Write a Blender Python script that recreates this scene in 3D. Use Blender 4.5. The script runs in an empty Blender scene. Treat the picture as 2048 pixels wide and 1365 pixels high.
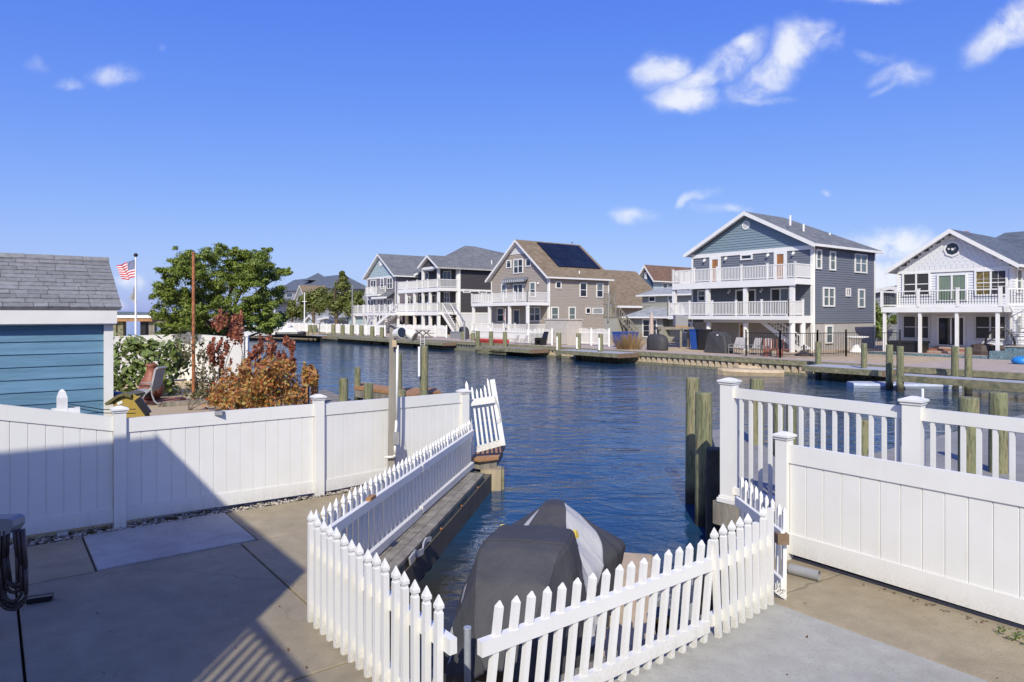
import bpy, math, random
import numpy as np
from mathutils import Vector, Matrix
R = math.radians
random.seed(7)
rng = np.random.default_rng(7)
scn = bpy.context.scene
COL = scn.collection

# ------------------------------------------------------------------ camera
CX, HY, FP, CZ = 1024.0, 630.0, 1365.0, 2.5      # photograph's centre column, horizon row, focal length (px), eye height
cam = bpy.data.cameras.new("camera"); camo = bpy.data.objects.new("camera", cam); COL.objects.link(camo)
cam.sensor_width = 36.0; cam.lens = 36.0 * FP / 2048.0
cam.shift_y = (HY - 682.5) / 2048.0
cam.clip_start = 0.05; cam.clip_end = 6000
camo.location = (0, 0, CZ); camo.rotation_euler = (R(90), 0, 0)
scn.camera = camo

# ------------------------------------------------------------------ light
SUN_AZ, SUN_EL = R(4.5), R(39.5)
L = Vector((math.sin(SUN_AZ) * math.cos(SUN_EL), math.cos(SUN_AZ) * math.cos(SUN_EL), -math.sin(SUN_EL)))
sl = bpy.data.lights.new("sun", "SUN"); sl.energy = 4.7; sl.angle = R(0.42); sl.color = (1.0, 0.95, 0.83)
so = bpy.data.objects.new("sun", sl); COL.objects.link(so)
so.rotation_euler = L.to_track_quat('-Z', 'Y').to_euler()
so.location = (-5, -30, 30)
SKY_STRENGTH = 0.105
world = bpy.data.worlds.new("World"); scn.world = world; world.use_nodes = True
wt = world.node_tree; wt.nodes.clear()
vs = scn.view_settings
scn.display_settings.display_device = 'sRGB'
vs.view_transform = 'Standard'; vs.look = 'None'; vs.gamma = 1.0; vs.exposure = 0.0; vs.use_curve_mapping = False

class NT:
    """short-hand for node trees"""
    def __init__(s, t): s.t = t
    def n(s, kind, **kw):
        nd = s.t.nodes.new(kind)
        for k, v in kw.items():
            setattr(nd, k, v)
        return nd
    def l(s, a, b): s.t.links.new(a, b)
    def val(s, sock, v):
        if hasattr(v, 'is_output') or isinstance(v, bpy.types.NodeSocket): s.l(v, sock)
        else: sock.default_value = v
    def m(s, op, a, b=None, c=None):
        nd = s.n('ShaderNodeMath', operation=op)
        s.val(nd.inputs[0], a)
        if b is not None: s.val(nd.inputs[1], b)
        if c is not None: s.val(nd.inputs[2], c)
        return nd.outputs[0]
    def mix(s, fac, a, b, blend='MIX'):
        nd = s.n('ShaderNodeMix', data_type='RGBA', blend_type=blend)
        s.val(nd.inputs[0], fac); s.val(nd.inputs[6], a); s.val(nd.inputs[7], b)
        return nd.outputs[2]
    def noise(s, vec, scale, detail=4, rough=0.55, dist=0.0):
        nd = s.n('ShaderNodeTexNoise'); s.l(vec, nd.inputs['Vector'])
        nd.inputs['Scale'].default_value = scale; nd.inputs['Detail'].default_value = detail
        nd.inputs['Roughness'].default_value = rough; nd.inputs['Distortion'].default_value = dist
        return nd.outputs['Fac']
    def ramp(s, fac, stops):
        nd = s.n('ShaderNodeValToRGB'); s.l(fac, nd.inputs[0])
        e = nd.color_ramp.elements
        while len(e) < len(stops): e.new(0.5)
        for i, (p, c) in enumerate(stops):
            e[i].position = p; e[i].color = c if len(c) == 4 else (*c, 1)
        return nd.outputs[0]
    def mr(s, v, a, b, c, d, smooth=False):
        nd = s.n('ShaderNodeMapRange')
        if smooth: nd.interpolation_type = 'SMOOTHSTEP'
        s.val(nd.inputs[0], v)
        for i, x in enumerate((a, b, c, d)): nd.inputs[1 + i].default_value = x
        return nd.outputs[0]

w = NT(wt)
sky = w.n('ShaderNodeTexSky', sky_type='NISHITA', sun_disc=False, sun_elevation=SUN_EL, sun_rotation=R(184.5))
sky.air_density = 1.0; sky.dust_density = 1.0; sky.ozone_density = 3.0; sky.altitude = 0
tc = w.n('ShaderNodeTexCoord'); sep = w.n('ShaderNodeSeparateXYZ'); w.l(tc.outputs['Generated'], sep.inputs[0])
SX, SY, SZ = sep.outputs
hs = w.n('ShaderNodeHueSaturation'); hs.inputs['Saturation'].default_value = 1.25; hs.inputs['Hue'].default_value = 0.508
w.l(sky.outputs[0], hs.inputs['Color'])
skysep = w.n('ShaderNodeSeparateColor'); w.l(w.mix(1.0, hs.outputs[0], (0.86, 0.92, 1.22, 1), 'MULTIPLY'), skysep.inputs[0])
skycmb = w.n('ShaderNodeCombineColor')
for i_, (ga, gb) in enumerate(((2.05, 2.3), (1.9, 1.5), (5.9, 4.9))):     # film-like response of the photograph's sky
    c_ = skysep.outputs[i_]; w.l(w.m('MAXIMUM', w.m('DIVIDE', w.m('MULTIPLY', c_, ga), w.m('ADD', w.m('MULTIPLY', c_, gb * SKY_STRENGTH), 1.0)), w.m('MULTIPLY', c_, (.80, .80, .72)[i_])), skycmb.inputs[i_])
skycol = skycmb.outputs[0]
# clouds: soft ellipses on the sky sphere broken up by noise
ay = w.m('ADD', w.m('ABSOLUTE', SY), 0.02)
cu = w.m('DIVIDE', SX, ay); cv = w.m('DIVIDE', SZ, ay)
cmb = w.n('ShaderNodeCombineXYZ'); w.l(cu, cmb.inputs[0]); w.l(cv, cmb.inputs[1])
warp = w.n('ShaderNodeTexNoise'); w.l(cmb.outputs[0], warp.inputs['Vector']); warp.inputs['Scale'].default_value = 9; warp.inputs['Detail'].default_value = 5
wsub = w.n('ShaderNodeVectorMath', operation='MULTIPLY_ADD'); w.l(warp.outputs['Color'], wsub.inputs[0])
wsub.inputs[1].default_value = (0.085, 0.07, 0); wsub.inputs[2].default_value = (-0.0425, -0.035, 0)
wadd = w.n('ShaderNodeVectorMath', operation='ADD'); w.l(cmb.outputs[0], wadd.inputs[0]); w.l(wsub.outputs[0], wadd.inputs[1])
CLOUDS = [  # centre px, half sizes px, tilt (deg, counter-clockwise), density
    (1320, 150, 46, 36, 10, 1.1), (1385, 168, 54, 30, 20, 1.05), (1445, 128, 80, 40, 30, 1.0), (1470, 88, 32, 20, 10, .95),
    (1362, 208, 66, 28, 0, 1.15), (1520, 165, 90, 38, 28, 1.15), (1580, 112, 62, 42, 50, 1.15), (1622, 84, 42, 30, 0, 1.15), (1500, 212, 75, 14, 0, .75),
    (1745, 2, 105, 24, 0, 1.0), (1985, 78, 100, 36, 33, 1.1), (2050, 40, 60, 40, 20, 1.0), (1780, 168, 50, 26, 5, .95), (1735, 132, 44, 16, -20, .75), (1768, 192, 34, 12, 35, .8),
    (1255, 437, 56, 19, 8, .85), (1222, 445, 24, 16, 0, .8), (1392, 404, 34, 11, 28, 1.1), (1442, 426, 46, 13, -5, .95), (1648, 389, 16, 11, 0, .55),
    (1765, 498, 85, 34, 0, 1.6), (1778, 560, 80, 36, 0, 1.9), (1860, 492, 60, 18, 0, .6),
    (250, 152, 56, 22, 0, 1.0), (152, 174, 32, 14, 10, .65), (92, 145, 28, 22, -40, .55), (353, 90, 16, 13, 0, .5), (285, 559, 34, 16, 0, 1.2), (232, 612, 40, 16, 0, 1.1), (150, 560, 60, 12, 0, .6)]
dens = None
for (cpx, cpy, hw, hh, ang, amp) in CLOUDS:
    mp = w.n('ShaderNodeMapping'); mp.vector_type = 'TEXTURE'
    mp.inputs['Location'].default_value = ((cpx - CX) / FP, (HY - cpy) / FP, 0)
    mp.inputs['Rotation'].default_value = (0, 0, R(ang))
    mp.inputs['Scale'].default_value = (hw / FP, hh / FP, 1)
    w.l(wadd.outputs[0], mp.inputs['Vector'])
    ln = w.n('ShaderNodeVectorMath', operation='LENGTH'); w.l(mp.outputs[0], ln.inputs[0])
    g = w.mr(ln.outputs['Value'], 0.0, 1.75, amp, 0.0, True)
    dens = g if dens is None else w.m('MAXIMUM', dens, g)
cn = w.noise(wadd.outputs[0], 14, 9, 0.60, 0.25)
den2 = w.m('MULTIPLY', dens, w.mr(cn, 0.28, 0.68, 0.2, 1.25))
cf = w.mr(den2, 0.10, 1.20, 0.0, 1.0, True)
cloudcol = w.mix(1.0, (8.6, 8.9, 9.6, 1), (1, 1, 1, 1), 'MULTIPLY')
skyc = w.mix(w.m('MULTIPLY', cf, 0.90), skycol, cloudcol)
bg = w.n('ShaderNodeBackground'); bg.inputs['Strength'].default_value = SKY_STRENGTH
w.l(skyc, bg.inputs['Color'])
wo = w.n('ShaderNodeOutputWorld'); w.l(bg.outputs[0], wo.inputs['Surface'])

# ------------------------------------------------------------------ geometry helpers
def dp(px, py, d):
    """point that stands at depth d metres in front of the camera"""
    return Vector(((px - CX) / FP * d, d, CZ + (HY - py) / FP * d))
def gp(px, py, z=0.0):
    """point on the horizontal plane z"""
    d = (CZ - z) * FP / (py - HY)
    return Vector(((px - CX) / FP * d, d, z))
TH = R(37.5)
U = Vector((-math.sin(TH), math.cos(TH), 0))   # along the canal, away from the camera
V = Vector((math.cos(TH), math.sin(TH), 0))    # across the canal, inland on the far side
def st(s, t, z=0.0): return U * s + V * t + Vector((0, 0, z))
ROT = math.atan2(-U.y, -U.x)
WATER = -0.42
FG = 0.25                                       # ground level on the far bank

class MB:
    """collects polygons; build() links them as one mesh object"""
    def __init__(s, o=(0, 0, 0)): s.v = []; s.f = []; s.mi = []; s.o = Vector(o); s.cur = 0
    def add(s, vs_, fs):
        b = len(s.v); s.v += [tuple(Vector(p) - s.o) for p in vs_]
        s.f += [tuple(b + i for i in f) for f in fs]; s.mi += [s.cur] * len(fs); return s
    def hexa(s, a):          # eight corners: bottom four, top four (same order)
        return s.add(a, [(3, 2, 1, 0), (4, 5, 6, 7), (0, 1, 5, 4), (1, 2, 6, 5), (2, 3, 7, 6), (3, 0, 4, 7)])
    def box(s, x0, x1, y0, y1, z0, z1):
        return s.hexa([(x0, y0, z0), (x1, y0, z0), (x1, y1, z0), (x0, y1, z0), (x0, y0, z1), (x1, y0, z1), (x1, y1, z1), (x0, y1, z1)])
    def beam(s, p0, p1, w_, h_, up=(0, 0, 1)):
        p0, p1 = Vector(p0), Vector(p1); d = (p1 - p0).normalized()
        sd = d.cross(Vector(up))
        if sd.length < 1e-4: sd = d.cross(Vector((0, 1, 0)))
        sd.normalize(); un = sd.cross(d).normalized()
        a = sd * w_ / 2; b = un * h_ / 2
        return s.hexa([p0 - a - b, p0 + a - b, p1 + a - b, p1 - a - b, p0 - a + b, p0 + a + b, p1 + a + b, p1 - a + b])
    def tube(s, p0, p1, r0, r1=None, n=8, caps=True):
        p0, p1 = Vector(p0), Vector(p1); r1 = r0 if r1 is None else r1
        d = (p1 - p0).normalized(); a = d.orthogonal().normalized(); b = d.cross(a)
        vs_ = []
        for p, r in ((p0, r0), (p1, r1)):
            for i in range(n):
                t = 2 * math.pi * i / n; vs_.append(p + a * math.cos(t) * r + b * math.sin(t) * r)
        fs = [(i, (i + 1) % n, n + (i + 1) % n, n + i) for i in range(n)]
        if caps: fs += [tuple(range(n - 1, -1, -1)), tuple(range(n, 2 * n))]
        return s.add(vs_, fs)
    def path(s, pts, r, n=6):
        for a, b in zip(pts[:-1], pts[1:]): s.tube(a, b, r, r, n)
        return s
    def lathe(s, c, prof, n=16):
        c = Vector(c); vs_ = []
        for (r, z) in prof:
            for i in range(n):
                t = 2 * math.pi * i / n; vs_.append(c + Vector((math.cos(t) * r, math.sin(t) * r, z)))
        m = len(prof)
        fs = [(k * n + i, k * n + (i + 1) % n, (k + 1) * n + (i + 1) % n, (k + 1) * n + i) for k in range(m - 1) for i in range(n)]
        fs += [tuple(range(n - 1, -1, -1)), tuple((m - 1) * n + i for i in range(n))]
        return s.add(vs_, fs)
    def prism(s, poly, z0, z1):
        n = len(poly)
        vs_ = [(p[0], p[1], z0) for p in poly] + [(p[0], p[1], z1) for p in poly]
        area = sum(poly[i][0] * poly[(i + 1) % n][1] - poly[(i + 1) % n][0] * poly[i][1] for i in range(n))
        top = tuple(range(n, 2 * n)); bot = tuple(range(n - 1, -1, -1))
        if area < 0: top = top[::-1]; bot = bot[::-1]
        sides = [(i, (i + 1) % n, n + (i + 1) % n, n + i) for i in range(n)]
        if area < 0: sides = [f[::-1] for f in sides]
        return s.add(vs_, [bot, top] + sides)
    def slab3(s, pts, th):   # a 3-D polygon thickened along its normal
        pts = [Vector(p) for p in pts]
        nrm = (pts[1] - pts[0]).cross(pts[2] - pts[0]).normalized()
        n = len(pts)
        vs_ = pts + [p - nrm * th for p in pts]
        return s.add(vs_, [tuple(range(n)), tuple(range(2 * n - 1, n - 1, -1))] + [(i, n + i, n + (i + 1) % n, (i + 1) % n) for i in range(n)])
    def mesh(s, name, mats, smooth=False):
        me = bpy.data.meshes.new(name); me.from_pydata(s.v, [], s.f)
        for m in (mats if isinstance(mats, (list, tuple)) else [mats]): me.materials.append(m)
        if any(s.mi): me.polygons.foreach_set('material_index', s.mi)
        if smooth: me.polygons.foreach_set('use_smooth', [True] * len(s.f))
        me.update(); return me
    def build(s, name, mats, parent=None, kind=None, label=None, smooth=False, loc=None):
        o = bpy.data.objects.new(name, s.mesh(name, mats, smooth)); COL.objects.link(o)
        if parent: o.parent = parent
        if kind: o['kind'] = kind
        if label: o['label'] = label
        if loc is not None: o.location = loc
        return o

def tag(o, label, cat, group=None):
    o['label'] = label; o['category'] = cat
    if group: o['group'] = group
    return o
def thing(name, label, cat, loc=(0, 0, 0), rz=0.0, group=None):
    o = bpy.data.objects.new(name, None); COL.objects.link(o); o.location = loc; o.rotation_euler = (0, 0, rz)
    o.empty_display_size = 0.2
    return tag(o, label, cat, group)
def piece(name, me, parent, loc=(0, 0, 0), rot=(0, 0, 0), scale=None):
    o = bpy.data.objects.new(name, me); COL.objects.link(o); o.parent = parent; o.location = loc; o.rotation_euler = rot
    if scale: o.scale = scale
    return o
def struct(name, mb, m, parent=None, smooth=False):
    return mb.build(name, m, parent, 'structure', smooth=smooth)
def copy_tree(o, parent=None):
    c = o.copy(); COL.objects.link(c)
    if parent: c.parent = parent
    for ch in list(o.children): copy_tree(ch, c)
    return c

# ------------------------------------------------------------------ materials
def c4(c): return (c[0], c[1], c[2], 1.0)
def mat(name, col, rough=0.6, var=0.12, scale=4.0, bump=0.0, bscale=40.0, metal=0.0, stretch=(1, 1, 1), col2=None, piece_var=0.0, island=0.0, spec=0.5, speck=None, coat=0.0, sub=None):
    m = bpy.data.materials.new(name); m.use_nodes = True; t = NT(m.node_tree)
    b = m.node_tree.nodes['Principled BSDF']
    tcn = t.n('ShaderNodeTexCoord'); mp = t.n('ShaderNodeMapping'); mp.inputs['Scale'].default_value = stretch
    t.l(tcn.outputs['Object'], mp.inputs[0]); vec = mp.outputs[0]
    n1 = t.noise(vec, scale, 6, 0.6)
    lo = tuple(x * (1 - var) for x in col); hi = tuple(min(1, x * (1 + var)) for x in (col2 or col))
    c = t.ramp(n1, [(0.32, lo), (0.68, hi)])
    if speck:   # (colour, scale, threshold)
        n3 = t.noise(vec, speck[1], 3, 0.7); c = t.mix(t.mr(n3, speck[2], speck[2] + 0.08, 0, 0.8), c, c4(speck[0]))
    if piece_var:
        oi = t.n('ShaderNodeObjectInfo'); c = t.mix(1.0, c, t.ramp(oi.outputs['Random'], [(0, (1 - piece_var,) * 3), (1, (1 + piece_var,) * 3)]), 'MULTIPLY')
    if island:
        gi = t.n('ShaderNodeNewGeometry'); c = t.mix(1.0, c, t.ramp(gi.outputs['Random Per Island'], [(0, (1 - island,) * 3), (1, (1 + island,) * 3)]), 'MULTIPLY')
    t.l(c, b.inputs['Base Color'])
    b.inputs['Roughness'].default_value = rough; b.inputs['Metallic'].default_value = metal
    b.inputs['Specular IOR Level'].default_value = spec
    if coat: b.inputs['Coat Weight'].default_value = coat
    if bump:
        n2 = t.noise(vec, bscale, 5, 0.65); bp = t.n('ShaderNodeBump'); bp.inputs['Strength'].default_value = bump; bp.inputs['Distance'].default_value = 0.02
        t.l(n2, bp.inputs['Height']); t.l(bp.outputs[0], b.inputs['Normal'])
    return m
M = {}
M['vinyl_clean'] = mat('clean_white_vinyl', (.765, .75, .715), .38, .03, 2.5, .02, 30)
def vinylmat():
    m = bpy.data.materials.new('white_vinyl'); m.use_nodes = True; t = NT(m.node_tree); b = m.node_tree.nodes['Principled BSDF']
    tcn = t.n('ShaderNodeTexCoord'); ge = t.n('ShaderNodeNewGeometry'); sp = t.n('ShaderNodeSeparateXYZ'); t.l(tcn.outputs['Object'], sp.inputs[0])
    n1 = t.noise(ge.outputs['Position'], 2.2, 5, .6); mp = t.n('ShaderNodeMapping'); mp.inputs['Scale'].default_value = (14, 14, 1.2); t.l(ge.outputs['Position'], mp.inputs[0]); n2 = t.noise(mp.outputs[0], 1, 5, .65); n3 = t.noise(ge.outputs['Position'], 45, 4, .7)
    c = t.ramp(n1, [(.3, (.70, .685, .635)), (.7, (.74, .727, .68))])
    c = t.mix(t.mr(n2, .56, .78, 0, .22, True), c, (.52, .50, .44, 1))                      # faint run-off streaks
    low = t.m('MULTIPLY', t.mr(sp.outputs[2], .0, .26, 1, 0, True), t.mr(t.m('ADD', n3, t.m('MULTIPLY', n2, .5)), .55, 1.0, .05, .5, True))
    c = t.mix(low, c, (.36, .33, .25, 1))                                                  # soil splashed up from the ground
    c = t.mix(t.mr(n3, .72, .78, 0, .4), c, (.55, .55, .54, 1))
    t.l(c, b.inputs['Base Color']); t.l(t.mr(n1, .3, .7, .34, .5), b.inputs['Roughness'])
    return m
M['vinyl'] = vinylmat()
M['white'] = mat('white_paint', (.72, .70, .65), .5, .05, 3)
M['trim'] = mat('white_trim', (.765, .75, .715), .5, .04, 2)
M['dirtywhite'] = mat('weathered_white', (.66, .655, .63), .5, .12, 6, .05, 30)
M['galv'] = mat('galvanised_steel', (.42, .44, .46), .38, .12, 30, metal=.35)
def concmat(name, c1, c2, stain, crack=.5, bump=.35):
    m = bpy.data.materials.new(name); m.use_nodes = True; t = NT(m.node_tree); b = m.node_tree.nodes['Principled BSDF']
    ge = t.n('ShaderNodeNewGeometry'); P = ge.outputs['Position']
    n1 = t.noise(P, .9, 6, .62, .4); n2 = t.noise(P, 5, 5, .65); n3 = t.noise(P, 48, 4, .75); n4 = t.noise(P, 120, 3, .7); n5 = t.noise(P, .45, 4, .6, .8)
    c = t.ramp(n1, [(.3, c1), (.7, c2)])
    c = t.mix(t.mr(n5, .54, .70, 0, .55, True), c, c4(stain))
    c = t.mix(1.0, c, t.ramp(n2, [(.25, (.84,) * 3), (.75, (1.12,) * 3)]), 'MULTIPLY')
    c = t.mix(t.mr(n3, .59, .66, 0, .6), c, c4([x * .45 for x in c1])); c = t.mix(t.mr(n4, .62, .72, 0, .35), c, c4([min(1, x * 1.6) for x in c2]))
    wv = t.n('ShaderNodeVectorMath', operation='MULTIPLY_ADD'); nt_ = t.n('ShaderNodeTexNoise'); t.l(P, nt_.inputs['Vector']); nt_.inputs['Scale'].default_value = 3; nt_.inputs['Detail'].default_value = 6
    t.l(nt_.outputs['Color'], wv.inputs[0]); wv.inputs[1].default_value = (.25, .25, 0); t.l(P, wv.inputs[2])
    vo = t.n('ShaderNodeTexVoronoi', feature='DISTANCE_TO_EDGE'); vo.inputs['Scale'].default_value = .38; t.l(wv.outputs[0], vo.inputs['Vector'])
    ck = t.m('MULTIPLY', t.mr(vo.outputs['Distance'], .0, .0035, 1, 0), t.mr(t.noise(P, .6, 2), .5, .56, 0, crack))
    c = t.mix(ck, c, (.05, .045, .04, 1))
    t.l(c, b.inputs['Base Color']); b.inputs['Roughness'].default_value = .9; b.inputs['Specular IOR Level'].default_value = .3
    bp = t.n('ShaderNodeBump'); bp.inputs['Strength'].default_value = bump; bp.inputs['Distance'].default_value = .01; t.l(t.m('SUBTRACT', t.m('ADD', n3, n4), t.m('MULTIPLY', ck, 2)), bp.inputs['Height']); t.l(bp.outputs[0], b.inputs['Normal'])
    return m
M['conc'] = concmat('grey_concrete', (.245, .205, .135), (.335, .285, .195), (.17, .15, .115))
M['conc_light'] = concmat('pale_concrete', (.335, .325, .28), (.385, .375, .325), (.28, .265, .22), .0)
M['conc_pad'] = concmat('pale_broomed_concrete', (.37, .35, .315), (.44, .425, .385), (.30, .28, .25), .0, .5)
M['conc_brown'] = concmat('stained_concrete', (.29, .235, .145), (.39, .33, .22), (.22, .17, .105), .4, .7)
M['joint'] = mat('dark_joint', (.035, .034, .032), .9)
M['pebble'] = mat('river_pebble', (.33, .29, .235), .7, .25, 30, island=.55)
M['gravel'] = mat('tan_gravel', (.43, .33, .205), .95, .3, 34, .8, 60, speck=((.62, .52, .38), 26, .58))
M['sand'] = mat('tan_sand', (.42, .32, .20), .95, .22, 3, .3, 30)
M['paver'] = mat('tan_paver', (.40, .32, .255), .9, .14, 3, .2, 30)
M['soil'] = mat('dark_soil', (.10, .085, .06), .95, .2, 4)
M['grass'] = mat('rough_grass', (.10, .12, .05), .95, .3, 2)
M['timber'] = mat('weathered_timber', (.215, .19, .145), .85, .35, 5, .6, 40, stretch=(1, 1, .25), col2=(.24, .215, .17))
M['timber_gr'] = mat('green_treated_timber', (.155, .17, .095), .85, .3, 5, .5, 30, col2=(.23, .20, .12), piece_var=.12)
M['timber_br'] = mat('orange_brown_timber', (.36, .185, .075), .8, .25, 6, .4, 40)
M['timber_end'] = mat('brown_end_timber', (.19, .125, .075), .85, .25, 6, .4, 40)
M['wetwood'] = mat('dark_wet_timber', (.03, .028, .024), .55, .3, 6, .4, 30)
M['pile'] = None
M['grayboard'] = mat('grey_composite_board', (.36, .365, .38), .8, .08, 6, .2, 40, piece_var=.08)
M['sheetpile'] = mat('tan_sheet_pile', (.46, .34, .20), .8, .3, 7, .3, 20, stretch=(1, 1, .3), col2=(.56, .47, .34), piece_var=.1)
M['black'] = mat('black_metal', (.012, .012, .013), .45, .1)
M['blackplast'] = mat('black_plastic', (.018, .018, .02), .4, .1)
M['hose'] = mat('brown_rubber', (.05, .034, .03), .5, .15, 20)
M['cover'] = mat('charcoal_cover', (.046, .045, .047), .7, .2, 3, 1.0, 5, stretch=(1, 1, .4))
M['cover_lt'] = mat('light_grey_cover', (.40, .395, .38), .7, .08, 3, .4, 7)
def covermat():
    m = mat('panelled_cover', (.046, .045, .047), .7, .2, 3, 1.0, 5, stretch=(1, 1, .4)); t = NT(m.node_tree); b = m.node_tree.nodes['Principled BSDF']
    a = t.n('ShaderNodeAttribute', attribute_name='panel'); old = b.inputs['Base Color'].links[0].from_socket
    c = t.mix(t.mr(a.outputs['Fac'], -.0015, .0015, 0, 1), old, (.40, .395, .38, 1)); t.l(c, b.inputs['Base Color']); return m
M['cover_panel'] = covermat()
M['bag'] = mat('grey_mesh_bag', (.16, .17, .18), .35, .6, 30, .6, 40)
M['yellow'] = mat('mustard_plastic', (.36, .245, .05), .45, .08, 3)
M['yellowtag'] = mat('yellow_tag', (.75, .55, .08), .5)
M['tan_plastic'] = mat('tan_plastic', (.47, .36, .225), .6, .16, 4, .1, 20)
M['terracotta'] = mat('terracotta', (.23, .075, .04), .55, .35, 6, .2, 20)
M['brick'] = mat('red_brick', (.30, .12, .08), .85, .2, 8)
M['rust'] = mat('rusty_steel', (.31, .115, .045), .75, .4, 14, .3, 40)
M['greymetal'] = mat('grey_metal', (.25, .25, .25), .5, .1, 5)
M['sling'] = mat('grey_sling', (.33, .33, .33), .7, .1, 5)
M['shed'] = mat('blue_shed_paint', (.095, .205, .30), .6, .16, 3, .3, 24, stretch=(.3, 1, 3), piece_var=.07, col2=(.115, .235, .335))
M['shingle'] = mat('grey_asphalt_shingle', (.215, .215, .21), .9, .2, 14, .5, 120, piece_var=.15)
M['bark'] = mat('bark', (.12, .085, .055), .9, .3, 8, .6, 20)
M['twig'] = mat('grey_twig', (.17, .125, .095), .85, .2, 8)
def roofmat(name, col, var=.18):
    m = bpy.data.materials.new(name); m.use_nodes = True; t = NT(m.node_tree); b = m.node_tree.nodes['Principled BSDF']
    tcn = t.n('ShaderNodeTexCoord'); sp = t.n('ShaderNodeSeparateXYZ'); t.l(tcn.outputs['Object'], sp.inputs[0])
    br = t.n('ShaderNodeTexBrick'); cmb_ = t.n('ShaderNodeCombineXYZ')
    t.l(t.m('ADD', sp.outputs[0], sp.outputs[1]), cmb_.inputs[0]); t.l(sp.outputs[2], cmb_.inputs[1]); t.l(cmb_.outputs[0], br.inputs['Vector'])
    br.inputs['Scale'].default_value = 1.0; br.inputs['Brick Width'].default_value = .45; br.inputs['Row Height'].default_value = .09; br.inputs['Mortar Size'].default_value = .006
    br.inputs['Color1'].default_value = c4([x * (1 - var) for x in col]); br.inputs['Color2'].default_value = c4([x * (1 + var) for x in col]); br.inputs['Mortar'].default_value = c4([x * .55 for x in col])
    n1 = t.noise(tcn.outputs['Object'], 1.3, 6, .6)
    c = t.mix(1.0, br.outputs['Color'], t.ramp(n1, [(.3, (.85,) * 3), (.7, (1.12,) * 3)]), 'MULTIPLY')
    t.l(c, b.inputs['Base Color']); b.inputs['Roughness'].default_value = .9
    return m
M['roof_grey'] = roofmat('grey_roof', (.155, .16, .165))
M['roof_brown'] = roofmat('brown_roof', (.215, .16, .10))
M['roof_red'] = roofmat('red_brown_roof', (.17, .10, .068))
M['roof_slate'] = roofmat('slate_roof', (.10, .12, .15))
M['roof_pale'] = roofmat('pale_grey_roof', (.33, .34, .33))
def siding(name, col, var=.06): return mat(name, col, .6, var, 2.5, .05, 30, stretch=(.4, .4, 4))
M['s_slate'] = siding('slate_blue_siding', (.15, .162, .19))
M['s_teal'] = siding('blue_grey_siding', (.195, .26, .30))
M['s_beige'] = siding('beige_siding', (.36, .31, .255))
M['s_charcoal'] = siding('charcoal_siding', (.062, .056, .056))
M['s_purple'] = siding('mauve_grey_siding', (.20, .175, .20))
M['s_pale'] = siding('pale_blue_siding', (.36, .45, .48))
M['s_sage'] = siding('sage_siding', (.33, .325, .275))
M['s_white'] = siding('white_siding', (.68, .68, .68), .03)
M['s_grey'] = siding('grey_siding', (.27, .285, .30))
M['s_blue'] = siding('deep_blue_siding', (.07, .115, .175))
M['stucco'] = mat('beige_stucco', (.40, .37, .345), .9, .08, 2, .15, 60)
M['float_grey'] = mat('blue_grey_float', (.42, .46, .52), .5, .12, 5)
M['resin'] = mat('pale_resin', (.50, .45, .39), .6, .08, 3)
M['soffit'] = mat('soffit', (.55, .54, .53), .7, .04)
def glassmat(name, col, rough=.06):
    m = mat(name, col, rough, .2, 1.5, spec=.6); return m
M['glass'] = glassmat('window_glass', (.018, .022, .028))
M['blind'] = glassmat('blind_behind_glass', (.13, .16, .155), .12)
M['greencurtain'] = mat('green_curtain_behind_glass', (.17, .22, .16), .2, .35, 12, stretch=(6, 6, .05))
M['goldcurtain'] = mat('gold_curtain_behind_glass', (.17, .125, .035), .2, .5, 9)
M['screen'] = mat('dark_screen', (.04, .037, .036), .5, .1)
M['solar'] = mat('solar_cells', (.012, .015, .024), .32, .2, 1, spec=.18, piece_var=.2)
M['wooddoor'] = mat('stained_wood_door', (.33, .14, .045), .5, .25, 9, stretch=(1, 1, .15))
M['bluebin'] = mat('blue_plastic', (.015, .07, .30), .5, .1)
M['red'] = mat('red_plastic', (.45, .05, .035), .5, .1)
M['greentarp'] = mat('green_canvas', (.02, .13, .085), .8, .15)
M['purple_brown'] = mat('brown_cover', (.07, .05, .042), .7, .2, 5)
M['mosaic'] = mat('blue_grey_mosaic', (.055, .10, .12), .4, .9, 22, .2, 22, col2=(.13, .20, .22), speck=((.35, .38, .36), 18, .62))
M['poolblue'] = mat('bright_blue_plastic', (.02, .22, .60), .4, .1)
M['umbrella'] = mat('dusty_pink_canvas', (.50, .38, .31), .8, .1)
M['orange'] = mat('orange_clay', (.45, .14, .05), .8, .1)
M['reed'] = mat('dry_reeds', (.27, .17, .07), .9, .25, 8, island=.4)
def leafmat(name, c1, c2, rough=.55, trans=.25, mid=None):
    m = bpy.data.materials.new(name); m.use_nodes = True; t = NT(m.node_tree); b = m.node_tree.nodes['Principled BSDF']
    gi = t.n('ShaderNodeNewGeometry'); tcn = t.n('ShaderNodeTexCoord')
    n1 = t.noise(tcn.outputs['Object'], 1.2, 3)
    f = t.m('ADD', t.m('MULTIPLY', gi.outputs['Random Per Island'], .7), t.m('MULTIPLY', n1, .45))
    c = t.ramp(f, [(.12, c1), (.52, mid), (.92, c2)] if mid else [(.12, c1), (.9, c2)])
    t.l(c, b.inputs['Base Color']); b.inputs['Roughness'].default_value = rough
    tr = t.n('ShaderNodeBsdfTranslucent'); t.l(c, tr.inputs[0])
    mx = t.n('ShaderNodeMixShader'); mx.inputs[0].default_value = trans
    t.l(b.outputs[0], mx.inputs[1]); t.l(tr.outputs[0], mx.inputs[2])
    t.l(mx.outputs[0], m.node_tree.nodes['Material Output'].inputs[0])
    return m
M['cedar'] = leafmat('cedar_foliage', (.055, .10, .012), (.27, .33, .05))
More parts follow.
